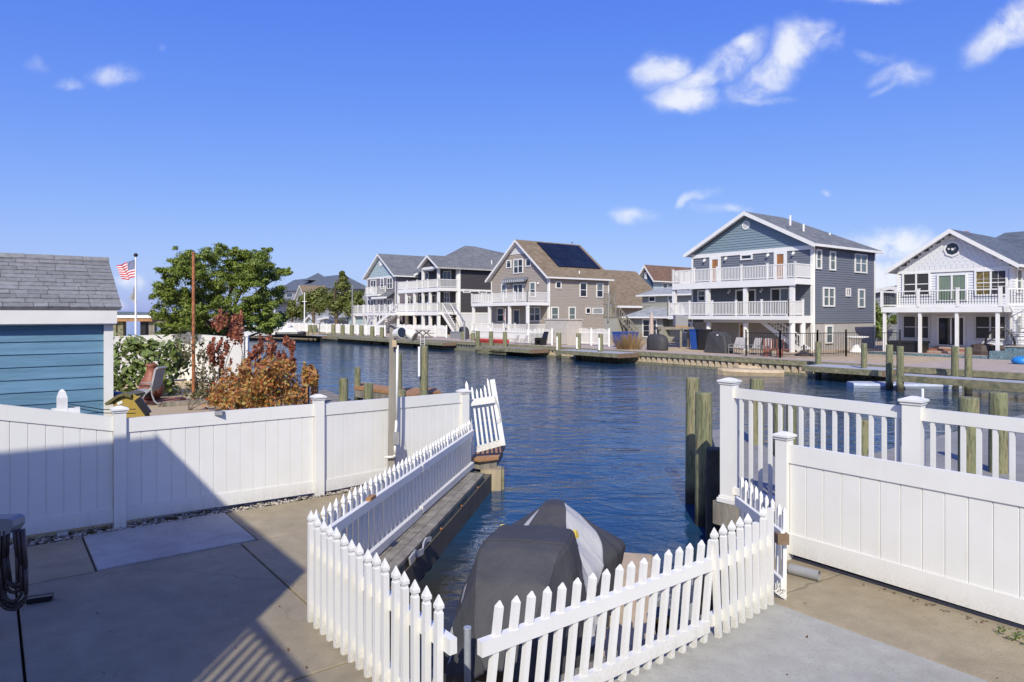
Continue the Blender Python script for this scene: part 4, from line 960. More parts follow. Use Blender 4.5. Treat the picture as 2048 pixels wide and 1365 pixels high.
for dd in (0, .5):
    b = MB(); b.path([K(302, 768, dd), K(304, 790, dd), K(309, 803, dd), K(316, 808.5, dd), K(322, 806, dd)], .022, 7); b.build('leg', M['greymetal'], ch)
    b = MB(); b.path([K(300, 781, dd), K(290, 790, dd), K(283, 802, dd)], .018, 7); b.path([K(283, 766, dd), K(303, 767, dd)], .015, 6); b.build('arm', M['greymetal'], ch)
b = MB(); A, B = gp(325, 809, .06), gp(440, 801, .06); b.beam(A, B, .2, .12); tag(b.build('edging_timber', M['timber']), 'weathered landscape timber lying across the gravel yard', 'timber')
q = gp(387, 780, 0); q = Vector(((387 - CX) / FP * 19.6, 19.6, 0))
b = MB(); zt = dp(387, 508, 19.6).z; b.tube((0, 0, 0), (0, 0, zt), .048, .042, 12); b.lathe((0, 0, zt), [(.055, -.0), (.06, .03), (.04, .045), (0, .05)], 12)
tag(b.build('rusty_pole', M['rust'], loc=q, smooth=False), 'tall thin rusty steel pole rising from the gravel yard', 'pole')
# neighbour's white fence behind the yard
W1, W2, W3 = Vector((-14.6, 24.2, 0)), Vector((-12.3, 26.0, 0)), Vector((-8.85, 22.75, 0))
wf = thing('white_yard_fence', 'white vinyl fence behind the shrubs of the gravel yard', 'fence', W2)
W0 = W1 + (W1 - W2).normalized() * 3
for p in (W1, W2, W3): fence_post(wf, p, 0, -.05, 1.84)
for a, c_, z0, z1 in ((W0, W1, 1.72, 1.72), (W1, W2, 1.72, 1.78), (W2, W3, 1.78, 1.73)):
    dd = (c_ - a).normalized(); privacy_panel(wf, a + dd * .07, c_ - dd * .07, (.06, .06), (z0, z1), .18, .2, .2)

# ------------------------------------------------------------------ foliage
def leaves(name, pts, nrm, size, aspect, m, parent=None, jitter=.6, cup=True, kind=None):
    """leaf-sized folded quads at pts facing nrm"""
    n_ = len(pts); pts = np.asarray(pts); nrm = np.asarray(nrm) + rng.normal(0, jitter, (n_, 3)); nrm /= np.linalg.norm(nrm, axis=1)[:, None] + 1e-9
    t = rng.normal(0, 1, (n_, 3)); t -= (t * nrm).sum(1)[:, None] * nrm; t /= np.linalg.norm(t, axis=1)[:, None] + 1e-9
    bt = np.cross(nrm, t); s = (size * rng.uniform(.6, 1.35, n_))[:, None]
    L_ = t * s; W_ = bt * s * aspect; up = nrm * s * .18
    v = np.stack([pts - L_, pts + W_ + up * .6, pts + L_, pts - W_ + up * .6], 1).reshape(-1, 3)
    me = bpy.data.meshes.new(name); me.vertices.add(n_ * 4); me.vertices.foreach_set('co', v.ravel())
    me.loops.add(n_ * 4); me.loops.foreach_set('vertex_index', np.arange(n_ * 4)); me.polygons.add(n_); me.polygons.foreach_set('loop_start', np.arange(n_) * 4); me.polygons.foreach_set('loop_total', np.full(n_, 4))
    me.update(calc_edges=True); me.materials.append(m)
    o = bpy.data.objects.new(name, me); COL.objects.link(o)
    if parent: o.parent = parent
    if kind: o['kind'] = kind
    return o
def lump(c, r, n_, up=.35, flat=1.0):
    d = rng.normal(0, 1, (n_, 3)); d[:, 2] += up; d /= np.linalg.norm(d, axis=1)[:, None]
    rr = r * rng.uniform(.35, 1.0, n_) ** .6
    d = d + rng.normal(0, .5, (n_, 3)); p = np.asarray(c) + d * .8 * rr[:, None] * np.array((1, 1, flat)); return p, d
def limb(b, p0, p1, r0, r1, bend=.15, k=5):
    p0, p1 = Vector(p0), Vector(p1); off = Vector((random.uniform(-1, 1), random.uniform(-1, 1), random.uniform(-.3, .6))) * (p1 - p0).length * bend
    pr = p0
    for i in range(1, k + 1):
        f = i / k; q_ = p0.lerp(p1, f) + off * math.sin(f * math.pi); b.tube(pr, q_, r0 + (r1 - r0) * (i - 1) / k, r0 + (r1 - r0) * f, 7, False); pr = q_
# big cedar; crown from wind-swept clumps around its own limbs
cd = Vector((-11.2, 26.2, 0)); ced = thing('cedar_tree', 'large spreading bright green cedar tree beyond the gravel yard', 'tree', cd)
CL = [(330, 578, 24), (345, 548, 22), (372, 535, 26), (400, 525, 24), (430, 520, 24), (455, 512, 16), (475, 512, 14), (505, 520, 18), (530, 517, 17), (525, 535, 20), (490, 540, 26), (455, 545, 28), (415, 555, 30), (375, 565, 28), (345, 590, 26), (320, 598, 16), (350, 620, 26), (330, 640, 20), (375, 605, 30),
      (415, 595, 30), (455, 585, 30), (495, 575, 28), (530, 565, 24), (552, 556, 16), (566, 548, 10), (540, 590, 24), (510, 605, 28), (470, 620, 30), (430, 635, 30), (385, 645, 28), (345, 660, 22), (500, 640, 24), (545, 615, 20), (550, 640, 16), (470, 660, 26), (420, 668, 24), (520, 665, 18), (372, 670, 20), (330, 675, 14)]
CL += [(rng.uniform(345, 545), rng.uniform(535, 670), rng.uniform(18, 28)) for _ in range(30)]
P_, N_ = [], []; tb = MB(cd)
limb(tb, cd, cd + Vector((.1, .1, 1.9)), .26, .2, .05)
for (px, py, rp) in CL:
    dd = 26.2 + random.uniform(-1.3, 1.3); c = dp(px, py, dd); r = rp / FP * dd * 1.02
    if random.random() < .22: limb(tb, cd + Vector((random.uniform(-.1, .2), .1, random.uniform(1.2, 2.0))), c, .09, .025, .18)
    for k in range(5):   # sprays: small tufts that radiate from each clump
        a = rng.normal(0, 1, 3); a[2] = abs(a[2]) * .45 + .05; a[1] *= .8; a /= np.linalg.norm(a); c2 = np.array(c) + a * r * .62
        for s_ in range(4):
            cc_ = c2 + a * r * .22 * s_ + rng.normal(0, .05, 3); p_, n__ = lump(cc_, r * (.52 - .09 * s_), 75, .5, .55); P_.append(p_); N_.append(n__ + np.array((0, 0, .5)))
    p_, n__ = lump(c, r * .75, 70, .3, .7); P_.append(p_); N_.append(n__)
leaves('crown', np.concatenate(P_) - np.array(cd), np.concatenate(N_), .055, .34, M['cedar'], ced, .55)
tb.build('trunk', M['bark'], ced)

def tree(name, label, base, blobs, m, lsize, per, group=None, tr=.15, d=None, asp=.5):
    t_ = thing(name, label, 'tree', base, group=group); P_, N_ = [], []; tb = MB(base)
    ctr = sum((dp(px, py, d) for px, py, r in blobs), Vector()) / len(blobs)
    limb(tb, base, Vector((base.x, base.y, ctr.z)), tr, tr * .5, .03)
    for (px, py, rp) in blobs:
        dd = d + random.uniform(-1, 1) * rp / FP * d * .8; c = dp(px, py, dd); r = rp / FP * d
        if random.random() < .7: limb(tb, (base.x, base.y, base.z + (ctr.z - base.z) * .5), c, tr * .4, tr * .1, .1)
        for k in range(6):
            a = rng.normal(0, 1, 3); a[2] = abs(a[2]) * .7; a /= np.linalg.norm(a); p_, n__ = lump(np.array(c) + a * r * .65, r * .5, per, .4); P_.append(p_); N_.append(n__)
        p_, n__ = lump(c, r * .85, per * 2, .3); P_.append(p_); N_.append(n__)
    leaves('crown', np.concatenate(P_) - np.array(base), np.concatenate(N_), lsize, asp, m, t_, .6)
    tb.build('trunk', M['bark'], t_); return t_
G_ = 'trees on the far left shore'
tree('cedar_tree', 'broad olive green tree with pointed spire behind the far pilings', Vector((-27, 105, FG)), [(660, 600, 20), (690, 600, 22), (710, 610, 16), (672, 620, 22), (700, 625, 20), (685, 575, 14), (686, 558, 8), (684, 548, 4), (640, 615, 14), (718, 590, 8)], M['farleaf'], .22, 150, G_, .35, 105)
tree('cedar_tree', 'darker green tree left of the spired one on the far shore', Vector((-31.5, 108, FG)), [(625, 600, 18), (640, 588, 14), (612, 615, 15), (635, 618, 18), (648, 608, 14), (605, 600, 8)], M['farleaf'], .22, 140, G_, .3, 108)
tree('round_shrub_tree', 'low leafy tree in front of the grey far house', Vector((-36, 112, FG)), [(590, 622, 14), (578, 632, 10), (600, 632, 12), (585, 610, 8), (560, 640, 9)], M['farleaf'], .2, 110, G_, .2, 112)
tree('leafy_tree', 'bright yellow green tree between the slate blue and white houses', Vector((31.5, 57.5, FG)), [(1757, 630, 12), (1753, 655, 10), (1765, 645, 12), (1775, 620, 9), (1790, 640, 9), (1748, 610, 6), (1760, 670, 8)], M['shrubleaf'], .14, 110, None, .15, 57.5)
tree('leafy_tree', 'green tree showing over the grey building behind the white house', Vector((36.4, 64, FG)), [(1800, 580, 8), (1783, 628, 10), (1805, 610, 10)], M['farleaf'], .16, 80, None, .15, 64)

def shrub(name, label, base, blobs, m, lsize, per, d, asp=.55, dep=.5, jit=1.0, loose=0.0):
    """blobs: crown regions; loose > 0 strings the leaves along upright twigs instead of filling the region"""
    t_ = thing(name, label, 'shrub', base); P_, N_ = [], []; tb = MB(base)
    for (px, py, rp) in blobs:
        c = dp(px, py, d + random.uniform(-dep, dep)); r = rp / FP * d
        if random.random() < .6: limb(tb, base + Vector((random.uniform(-.15, .15), random.uniform(-.1, .1), 0)), c, .016, .006, .12)
        if loose:
            for k in range(5):
                a = Vector(rng.normal(0, r * .55, 3)); sp_ = 1.1 if loose < .3 else .5; tip = c + a + Vector((random.uniform(-.5, .7) * r, 0, r * sp_)); st0 = c + a - Vector((0, 0, r * .9 * sp_)); limb(tb, st0, tip, .006, .002, .1, 3)
                n_ = int(per * .22); f = rng.random((n_, 1)); p = np.array(st0) * (1 - f) + np.array(tip) * f + rng.normal(0, r * loose, (n_, 3)); P_.append(p); N_.append(rng.normal(0, 1, (n_, 3)) + (0, 0, .4))
        else:
            for k in range(3): limb(tb, c.lerp(base, .35), c + Vector(rng.normal(0, r * .7, 3)), .007, .003, .1, 3)
            p_, n__ = lump(c, r * 1.15, per, .4); P_.append(p_); N_.append(n__ + np.array((0, -.3, .5)))
    leaves('foliage', np.concatenate(P_) - np.array(base), np.concatenate(N_), lsize, asp, m, t_, jit)
    tb.build('stems', M['twig'], t_, 'stuff'); return t_
shrub('green_shrub', 'broad leafed green fig shrub behind the chiminea', Vector((-11.6, 21.2, 0)), [(235, 700, 22), (245, 740, 26), (275, 715, 26), (300, 700, 20), (320, 725, 24), (345, 700, 18), (260, 765, 22), (345, 745, 20), (335, 775, 16), (290, 750, 22), (270, 690, 12), (365, 720, 14), (320, 760, 18), (230, 765, 18)], M['shrubleaf'], .11, 110, 21.0)
shrub('olive_shrub', 'thin olive shrub with bare twigs beside the rusty pole', Vector((-9.1, 19.8, 0)), [(365, 690, 16), (385, 700, 18), (400, 740, 16), (390, 765, 16), (410, 710, 12), (430, 765, 14), (415, 785, 14), (375, 780, 12), (440, 745, 12)], M['oliveleaf'], .05, 110, 19.6, dep=.4, loose=.16)
shrub('red_shrub', 'tall dark red leafed shrub with upright twigs before the white yard fence', Vector((-7.9, 18.8, 0)), [(445, 640, 12), (470, 650, 14), (460, 668, 10), (440, 650, 8), (480, 635, 8), (420, 700, 10), (447, 705, 12), (425, 720, 10), (450, 730, 12), (478, 670, 10), (435, 690, 8)], M['redleaf'], .05, 150, 18.8, dep=.3, loose=.16)
shrub('red_shrub', 'dark red shrub with arching sprays over the water beside the orange shrub', Vector((-7.1, 18.6, 0)), [(530, 690, 14), (545, 705, 10), (520, 700, 10), (560, 735, 12), (575, 690, 8), (585, 698, 8), (565, 715, 8), (520, 730, 14), (545, 740, 12), (580, 728, 8), (590, 735, 6), (500, 720, 10)], M['redleaf'], .05, 150, 18.6, dep=.3, loose=.16)
OB = [(440 + 12 * i + random.uniform(-8, 8), 745 + 14 * j + random.uniform(-6, 6), 15) for i in range(14) for j in range(5) if (i - 6.5) ** 2 / 46 + (j - 3.2) ** 2 / 9 < 1.05] + [(random.uniform(480, 600), random.uniform(722, 750), 11) for _ in range(10)] + [(610, 755, 10), (622, 765, 9), (615, 740, 8), (627, 758, 6), (436, 800, 10), (450, 810, 10)]
shrub('orange_shrub', 'dense rounded orange and golden autumn shrub by the left fence', Vector((-6.9, 17.2, 0)), OB, M['orangeleaf'], .058, 75, 17.2, dep=.9, loose=.42)
shrub('low_shrub', 'small dark green sprawling shrub at the gravel edge', Vector((-8.4, 18.0, 0)), [(400, 788, 8), (415, 792, 8), (430, 800, 8), (390, 790, 5)], M['oliveleaf'], .05, 60, 17.6, dep=.2)

# weeds and litter along the right fence foot
P_, N_ = [], []
for (px, py) in ((2020, 1272), (2040, 1280), (2035, 1268), (2005, 1262)):
    c = gp(px, py, .03); p_, n__ = lump(c, .04, 7, .9); P_.append(p_); N_.append(n__)
o = leaves('weed', np.concatenate(P_), np.concatenate(N_), .024, .6, M['shrubleaf'], None, .3); tag(o, 'small green weed growing under the right fence', 'weed')
P_ = [np.array(gp(rng.uniform(1640, 2040), 0 + 0, 0)) if False else np.array(st(rng.uniform(.2, 3.1), 6.42 + rng.normal(0, .03), .008)) for _ in range(80)] + [np.array(st(rng.uniform(1.2, 3.2), rng.uniform(3, 6.3), .010)) for _ in range(16)] + [np.array(st(rng.uniform(3.2, 7.5), rng.uniform(.4, 2.1), .008)) for _ in range(14)]
o = leaves('dry_leaves', P_, np.tile((0, 0, 1.0), (len(P_), 1)), .016, .5, mat('dead_leaf', (.11, .06, .03), .9, .4, 40), None, .35, kind='stuff')
# white debris chip and dark spots of the patio are part of the slab material

# ------------------------------------------------------------------ far bulkhead, docks
cf_ = thing('canal_bulkhead', 'long timber bulkhead of the far bank with tan sheet piles', 'bulkhead', st(36, VB), ROT)
def C(px, yl=0.0):       # local x on the bulkhead line for a picture column
    o = cf_.location; r = Vector(((px - CX) / FP, 1, 0)); k = (yl + o.dot(V)) / r.dot(V); return (r * k - o).dot(-U)
xr = C(2120); x_s0, x_s1 = C(1068), C(1262)
b = MB(); b.box(C(640), xr, -.16, .28, FG - .06, FG + .03); b.build('cap', M['timber_gr'], cf_)
b = MB(); b.box(C(640), xr, -.20, -.161, FG - .20, FG - .062); b.build('upper_wale', M['timber_gr'], cf_)
b = MB(); b.box(C(640), xr, -.22, -.08, WATER + .0, WATER + .13); b.build('lower_wale', M['timber_gr'], cf_)
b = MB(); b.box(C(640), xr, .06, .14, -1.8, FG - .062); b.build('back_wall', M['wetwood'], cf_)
b = MB(); b.hexa([(-.10, -.14, 0), (.10, -.14, 0), (.15, .02, 0), (-.15, .02, 0), (-.10, -.14, 1), (.10, -.14, 1), (.15, .02, 1), (-.15, .02, 1)]); spm = b.mesh('sheet_pile', M['sheetpile'])
x = x_s0
while x < xr:
    piece('sheet_pile', spm, cf_, (x, 0, -1.0), (0, 0, 0), (1, 1, FG - .063 + 1.0)); x += .40
b = MB(); x = C(645)
while x < x_s0 - .3:
    b.box(x - .1, x + .1, -.14, .04, -1, FG - .063); x += .4
b.build('sheet_pile_row', mat('grey_sheet_pile', (.16, .17, .15), .8, .3, 5), cf_, kind='stuff')

def dock(label, pxa, pxb, y0, y1, zt, boards=.15, m='grayboard', along=True):
    xa, xb = C(pxa, y0), C(pxb, y0)
    t_ = thing('dock', label, 'dock', cf_.location, ROT)
    n_ = max(1, round((y1 - y0) / boards)); w_ = (y1 - y0) / n_
    for i in range(n_):
        b = MB(); b.box(xa, xb, y0 + i * w_ + .004, y0 + (i + 1) * w_ - .004, zt - .03, zt); b.build('plank', M[m], t_)
    b = MB(); b.box(xa, xb, y0 - .045, y0 - .002, zt - .24, zt - .0); b.box(xa, xb, y1 + .002, y1 + .04, zt - .24, zt - .005); b.build('fascia', M['timber_gr'], t_)
    b = MB(); b.box(xb + .001, xb + .045, y0 - .045, y1, zt - .26, zt - .002); b.box(xa - .045, xa - .001, y0 - .045, y1, zt - .26, zt - .002); b.build('end_board', M['timber_end'], t_)
    for k in range(max(2, int((xb - xa) / 2.5))):
        xx = xa + (xb - xa) * (k + .5) / max(2, int((xb - xa) / 2.5)); b = MB(); b.box(xx - .05, xx + .05, y0, y1, zt - .25, zt - .031); b.build('joist', M['wetwood'], t_)
    return t_
dock('grey decked dock beside the beige house between three pilings', 1112, 1236, -2.0, -.24, FG - .02)
dock('grey decked dock below the slate blue house', 1606, 1766, -2.1, -.24, FG - .03)
dock('narrow plank walkway on pilings before the white house', 1788, 2130, -3.9, -2.9, FG - .02)
dock('old brown timber dock before the charcoal house pickets', 952, 1060, -1.9, -.24, FG - .12, m='timber')
dock('long weathered dock of the mauve and charcoal houses', 655, 886, -1.5, -.24, FG - .05, m='timber')
# bracing on the old docks
br = thing('dock_bracing', 'green cross bracing boards between the white capped pilings', 'bracing', cf_.location, ROT)
for k, (pa, pb_) in enumerate(((955, 1010), (982, 1012))):
    b = MB(); y0 = -1.97; b.beam((C(pa, y0), y0, FG - .35), (C(pb_, y0), y0, FG - .35), .04, .13); b.build('board', M['timber_gr'], br); b = MB(); b.beam((C(pa, y0), y0 - .002, WATER + .12), (C(pb_, y0), y0 - .002, WATER + .12), .04, .12); b.build('board', M['timber_gr'], br)
# boat ladder
ld = thing('boat_ladder', 'small white boat ladder on the charcoal house dock', 'ladder', cf_.location, ROT)
for px in (841.5, 849.5):
    b = MB(); x = C(px, -1.6); b.tube((x, -1.62, -.6), (x, -1.62, FG + .55), .025, .025, 8); b.build('rail', M['white'], ld)
for k in range(4):
    b = MB(); z = -.3 + k * .22; b.tube((C(841.5, -1.6), -1.62, z), (C(849.5, -1.6), -1.62, z), .02, .02, 6); b.build('rung', M['white'], ld)
# floats
def hull(b, c, dirv, ln, wd, z0, z1, taper=.35):
    d = Vector(dirv).normalized(); s = Vector((d.y, -d.x, 0)); rows = []
    prof = [(-.5, .7), (-.42, .95), (0, 1), (.25, .95), (.42, .6), (.5, .15)]
    for f, ww in prof:
        for z, e in ((z0, .82), (z0 + (z1 - z0) * .7, 1.0), (z1, .85)):
            for sg in (-1, 1): rows.append(Vector(c) + d * f * ln + s * sg * wd / 2 * ww * e + Vector((0, 0, z + (.08 * max(0, f - .1)) )))
    n_ = len(prof)
    idx = lambda i, l, sg: i * 6 + l * 2 + sg
    fs = []
    for i in range(n_ - 1):
        for l in range(2):
            fs.append((idx(i, l, 0), idx(i + 1, l, 0), idx(i + 1, l + 1, 0), idx(i, l + 1, 0))); fs.append((idx(i, l, 1), idx(i, l + 1, 1), idx(i + 1, l + 1, 1), idx(i + 1, l, 1)))
        fs.append((idx(i, 2, 0), idx(i + 1, 2, 0), idx(i + 1, 2, 1), idx(i, 2, 1)))
    for i in (0, n_ - 1): fs.append((idx(i, 0, 0), idx(i, 1, 0), idx(i, 2, 0), idx(i, 2, 1), idx(i, 1, 1), idx(i, 0, 1)))
    b.add(rows, fs)
for (px, py, lab, m, ln, wd) in ((1500, 751, 'tan moulded jet ski float nearest the canal', 'tan_plastic', 3.0, 1.1), (1535, 744, 'tan moulded jet ski float behind its twin', 'tan_plastic', 3.4, 1.1), (1810, 775, 'white and grey float tied under the walkway', 'white', 4.2, 1.2)):
    q = gp(px, py, WATER); fo = thing('jet_ski_float', lab, 'float', q)
    b = MB(); hull(b, (0, 0, 0), Vector((-1, .25, 0)) if px < 1700 else Vector((1, -.12, 0)), ln, wd, -.1, (.3 if px < 1700 else .18)); b.build('hull', M[m] if px < 1700 else M['float_grey'], fo)
    b = MB()
    for k in range(6):
        for sg in (-1, 1):
            p = Vector((-1, .25, 0)).normalized() * (-.9 + .36 * k) + V * sg * .22
            b.tube(p + Vector((0, 0, .262)), p + Vector((0, 0, .272)), .045, .045, 8)
    b.build('roller', M['blackplast'], fo)
for (px, pt, pb_, lab) in ((1541, 682, 737, 'thin white pole by the tan floats'), (1578, 685, 722, 'thin white pole with lamp by the black fence'), (1868, 732, 762, 'white pipe stub in the water by the plank walkway'), (1900, 725, 745, 'white pipe stub behind the plank walkway'), (1845, 780, 830, 'white pipe stub behind the middle railing post')):
    d = (CZ - WATER) * FP / (pb_ - HY) if px != 1845 else 13.5; T = dp(px, pt, d); r = 2.8 * d / FP
    b = MB((T.x, T.y, 0)); b.tube((T.x, T.y, -1), T, r, r, 10); b.tube(T + Vector((0, 0, .0005)), T + Vector((0, 0, .02)), r, r * .6, 10); tag(b.build('white_pipe', M['trim'], loc=(T.x, T.y, 0)), lab, 'pole')

# ------------------------------------------------------------------ house kit
class House:
    def __init__(s, name, label, px, t, cat='house', z=FG):
        r = Vector(((px - CX) / FP, 1, 0)); k = t / r.dot(V); s.o = r * k; s.o.z = z
        s.root = thing(name, label, cat, s.o, ROT); s.d = k
    def kf(s, px, yl):
        r = Vector(((px - CX) / FP, 1, 0)); return (yl + s.o.dot(V)) / r.dot(V), r
    def fx(s, px, yl=0.0): k, r = s.kf(px, yl); return (r * k - Vector((s.o.x, s.o.y, 0))).dot(-U)
    def fz(s, px, py, yl=0.0): k, r = s.kf(px, yl); return CZ + (HY - py) / FP * k - s.o.z
    def ks(s, px, xl):
        r = Vector(((px - CX) / FP, 1, 0)); return (xl + s.o.dot(-U)) / r.dot(-U), r
    def sy(s, px, xl=0.0): k, r = s.ks(px, xl); return (r * k - Vector((s.o.x, s.o.y, 0))).dot(V)
    def sz(s, px, py, xl=0.0): k, r = s.ks(px, xl); return CZ + (HY - py) / FP * k - s.o.z
    def face(s, f, plane):
        if f == 'F': return lambda a, h, o: (a, plane - o, h)
        return lambda a, h, o: (plane + o, a, h)
    def part(s, name, b, m, kind=None, label=None, parent=None): return b.build(name, m, parent or s.root, kind, label)
    def fbox(s, b, f, plane, a0, a1, h0, h1, o0, o1):
        T = s.face(f, plane)
        q = [T(a0, h0, o0), T(a1, h0, o0), T(a1, h0, o1), T(a0, h0, o1), T(a0, h1, o0), T(a1, h1, o0), T(a1, h1, o1), T(a0, h1, o1)]
        b.hexa(q)
    def siding(s, b, f, plane, z0, z1, rng_, course=.15):
        """lapped boards; rng_(z) gives the extent of each course"""
        T = s.face(f, plane); z = z0
        while z < z1 - .01:
            zt = min(z + course, z1); a0, a1 = rng_(z); c0, c1 = rng_(zt)
            if a1 - a0 > .05:
                vs__ = [T(a0, z, .034), T(a1, z, .034), T(c1, zt, .006), T(c0, zt, .006), T(a0, z, .0), T(a1, z, .0)]
                b.add(vs__, [(0, 1, 2, 3) if f == 'S' else (3, 2, 1, 0), (4, 5, 1, 0)])
            z = zt
    def rect(s, f, plane, px0, px1, pt, pb):
        pc = (px0 + px1) / 2
        if f == 'F': return s.fx(px0, plane), s.fx(px1, plane), s.fz(pc, pb, plane), s.fz(pc, pt, plane)
        return s.sy(px0, plane), s.sy(px1, plane), s.sz(pc, pb, plane), s.sz(pc, pt, plane)
    def window(s, f, plane, px0, px1, pt, pb, n=1, sash=True, glass='glass', trim='trim', tw=.10, name='window', grid=None, out=.0, bottom=None):
        a0, a1, h0, h1 = s.rect(f, plane, px0, px1, pt, pb)
        if bottom is not None: h0 = bottom
        b = MB(); B = lambda *q: s.fbox(b, f, plane, *q)
        B(a0, a0 + tw, h0, h1, out - .02, out + .09); B(a1 - tw, a1, h0, h1, out - .02, out + .09); B(a0 + tw + .001, a1 - tw - .001, h1 - tw, h1, out - .02, out + .09); B(a0 + tw + .001, a1 - tw - .001, h0, h0 + tw * (.9 if name == 'window' else .5), out - .02, out + .095)
        wi = (a1 - a0 - 2 * tw) / n
        for k in range(1, n): B(a0 + tw + wi * k - .045, a0 + tw + wi * k + .045, h0 + tw, h1 - tw, out - .02, out + .08)
        if sash:
            hm = (h0 + h1) / 2
            for k in range(n): B(a0 + tw + wi * k + .046, a0 + tw + wi * (k + 1) - .046, hm - .025, hm + .025, out - .02, out + .068)
        if grid:
            for k in range(1, grid[0]): x_ = a0 + tw + (a1 - a0 - 2 * tw) * k / grid[0]; B(x_ - .008, x_ + .008, h0 + tw, h1 - tw, out, out + .056)
            for k in range(1, grid[1]): z_ = h0 + tw + (h1 - h0 - 2 * tw) * k / grid[1]; B(a0 + tw, a1 - tw, z_ - .008, z_ + .008, out, out + .055)
        w_ = b.build(name, M[trim], s.root)
        for k in range(n):
            b = MB(); s.fbox(b, f, plane, a0 + tw + wi * k + .002, a0 + tw + wi * (k + 1) - .002, h0 + tw * .5, h1 - tw, out - .019, out + .045)
            g = glass[k % len(glass)] if isinstance(glass, (list, tuple)) else glass
            b.build('pane', M[g], w_)
            if g == 'glass' and name == 'window' and h1 - h0 > .7 and random.random() < .6:
                f_ = random.choice((.35, .5, .62)); b = MB(); s.fbox(b, f, plane, a0 + tw + wi * k + .01, a0 + tw + wi * (k + 1) - .01, h1 - tw - (h1 - h0 - 2 * tw) * f_, h1 - tw - .002, out + .0, out + .047); b.build('shade', M['blind'], w_)
        return w_
    def railing(s, pts, z, h=.95, post=None, bal=.11, m='trim', balm=None, bw=.035, pw=.10, postk=None):
        """pts: polyline in house coordinates"""
        bb, bl = MB(), MB(); pm = MB(); pm.box(-pw / 2, pw / 2, -pw / 2, pw / 2, 0, h + .08); pm.box(-pw / 2 - .02, pw / 2 + .02, -pw / 2 - .02, pw / 2 + .02, h + .0801, h + .11); pme = pm.mesh('railing_post', M[m])
        for (a, c_) in zip(pts[:-1], pts[1:]):
            a, c_ = Vector((a[0], a[1], z)), Vector((c_[0], c_[1], z)); ln = (c_ - a).length; d = (c_ - a) / ln
            bb.beam(a + Vector((0, 0, h - .03)), c_ + Vector((0, 0, h - .03)), .06, .06); bb.beam(a + Vector((0, 0, .11)), c_ + Vector((0, 0, .11)), .05, .06)
            n_ = int(ln / bal)
            for i in range(1, n_):
                p = a + d * (ln * i / n_); bl.beam(p + Vector((0, 0, .14)), p + Vector((0, 0, h - .06)), bw, bw, (d.x, d.y, 0))
            np_ = max(1, round(ln / (post or 2.0)))
            for i in range(np_ + 1): piece('railing_post', pme, s.root, a + d * (ln * i / np_))
        bb.build('rail', M[m], s.root); bl.build('balusters', M[balm or m], s.root, 'stuff')
    def gable_roof(s, x0, x1, y0, y1, ze0, ze1, xa, za, m, th=.14, ov=.0, trim='trim', hip_back=0.0, gutter=True, zside=None):
        """ridge runs inland at x=xa, height za; eaves at x0 (ze0) and x1 (ze1)"""
        b = MB(); yb = y1 - hip_back
        A, B_, Cc, D = (x0, y0, ze0), (x0, y1, ze0), (xa, y0, za), (xa, yb, za); E, F_ = (x1, y0, ze1), (x1, y1, ze1)
        up = Vector((0, 0, th))
        def sl(*pts):
            P = [Vector(p) for p in pts]; n_ = len(P); b.add([p + up for p in P] + P, [tuple(range(n_)), tuple(range(2 * n_ - 1, n_ - 1, -1))] + [(i, n_ + i, n_ + (i + 1) % n_, (i + 1) % n_) for i in range(n_)])
        sl(A, Cc, D, B_); sl(E, F_, D, Cc)
        if hip_back: sl(B_, D, F_)
        r = s.part('roof', b, m)
        b = MB(); up = Vector((0, 0, -.012)); dn = Vector((0, .02, -.025))
        for q_ in ((A, Cc, D, B_), (E, F_, D, Cc)):
            P = [Vector(p) + up for p in q_]; b.add(P + [p + Vector((0, 0, -.02)) for p in P], [tuple(range(4)), (7, 6, 5, 4)] + [(i, 4 + i, 4 + (i + 1) % 4, (i + 1) % 4) for i in range(4)])
        b.build('soffit', M['trim'], r)
        rb_ = MB(); f_ = lambda p, dz: Vector((p[0], p[1] - .03, p[2] + dz))
        for (p, q_) in ((A, Cc), (Cc, E)):
            P, Q = Vector(p), Vector(q_); rb_.add([P + Vector((0, -.035, -.12)), Q + Vector((0, -.035, -.12)), Q + Vector((0, -.035, th + .01)), P + Vector((0, -.035, th + .01)), P + Vector((0, .03, -.12)), Q + Vector((0, .03, -.12)), Q + Vector((0, .03, .0)), P + Vector((0, .03, 0.0))],
                [(0, 1, 2, 3), (5, 4, 7, 6), (4, 5, 1, 0), (3, 2, 6, 7), (0, 3, 7, 4), (1, 5, 6, 2)])
        s.part('rake_board', rb_, M[trim])
        if gutter:
            g = MB(); g.box(x1 - .02, x1 + .10, y0 - .03, y1, ze1 - .05, ze1 + .10); g.box(x0 - .10, x0 + .02, y0 - .03, y1, ze0 - .05, ze0 + .10); s.part('gutter', g, M[trim])
        return r
    def vent_pipe(s, x, y, z, h=.5):
        b = MB(); b.tube((x, y, z), (x, y, z + h), .06, .06, 8); s.part('vent_pipe', b, M['trim'])
def lamp(h, f, plane, px, py, s_=.16):
    a0, a1, z0, z1 = h.rect(f, plane, px - 2, px + 2, py - 2, py + 2); a, z = (a0 + a1) / 2, (z0 + z1) / 2
    b = MB(); h.fbox(b, f, plane, a - s_ / 2, a + s_ / 2, z - s_ / 2, z + s_ / 2, .0, .04); T = h.face(f, plane); b.tube(T(a, z - .02, .041), T(a, z - .14, .18), .05, .08, 8); h.part('wall_lamp', b, M['trim'])

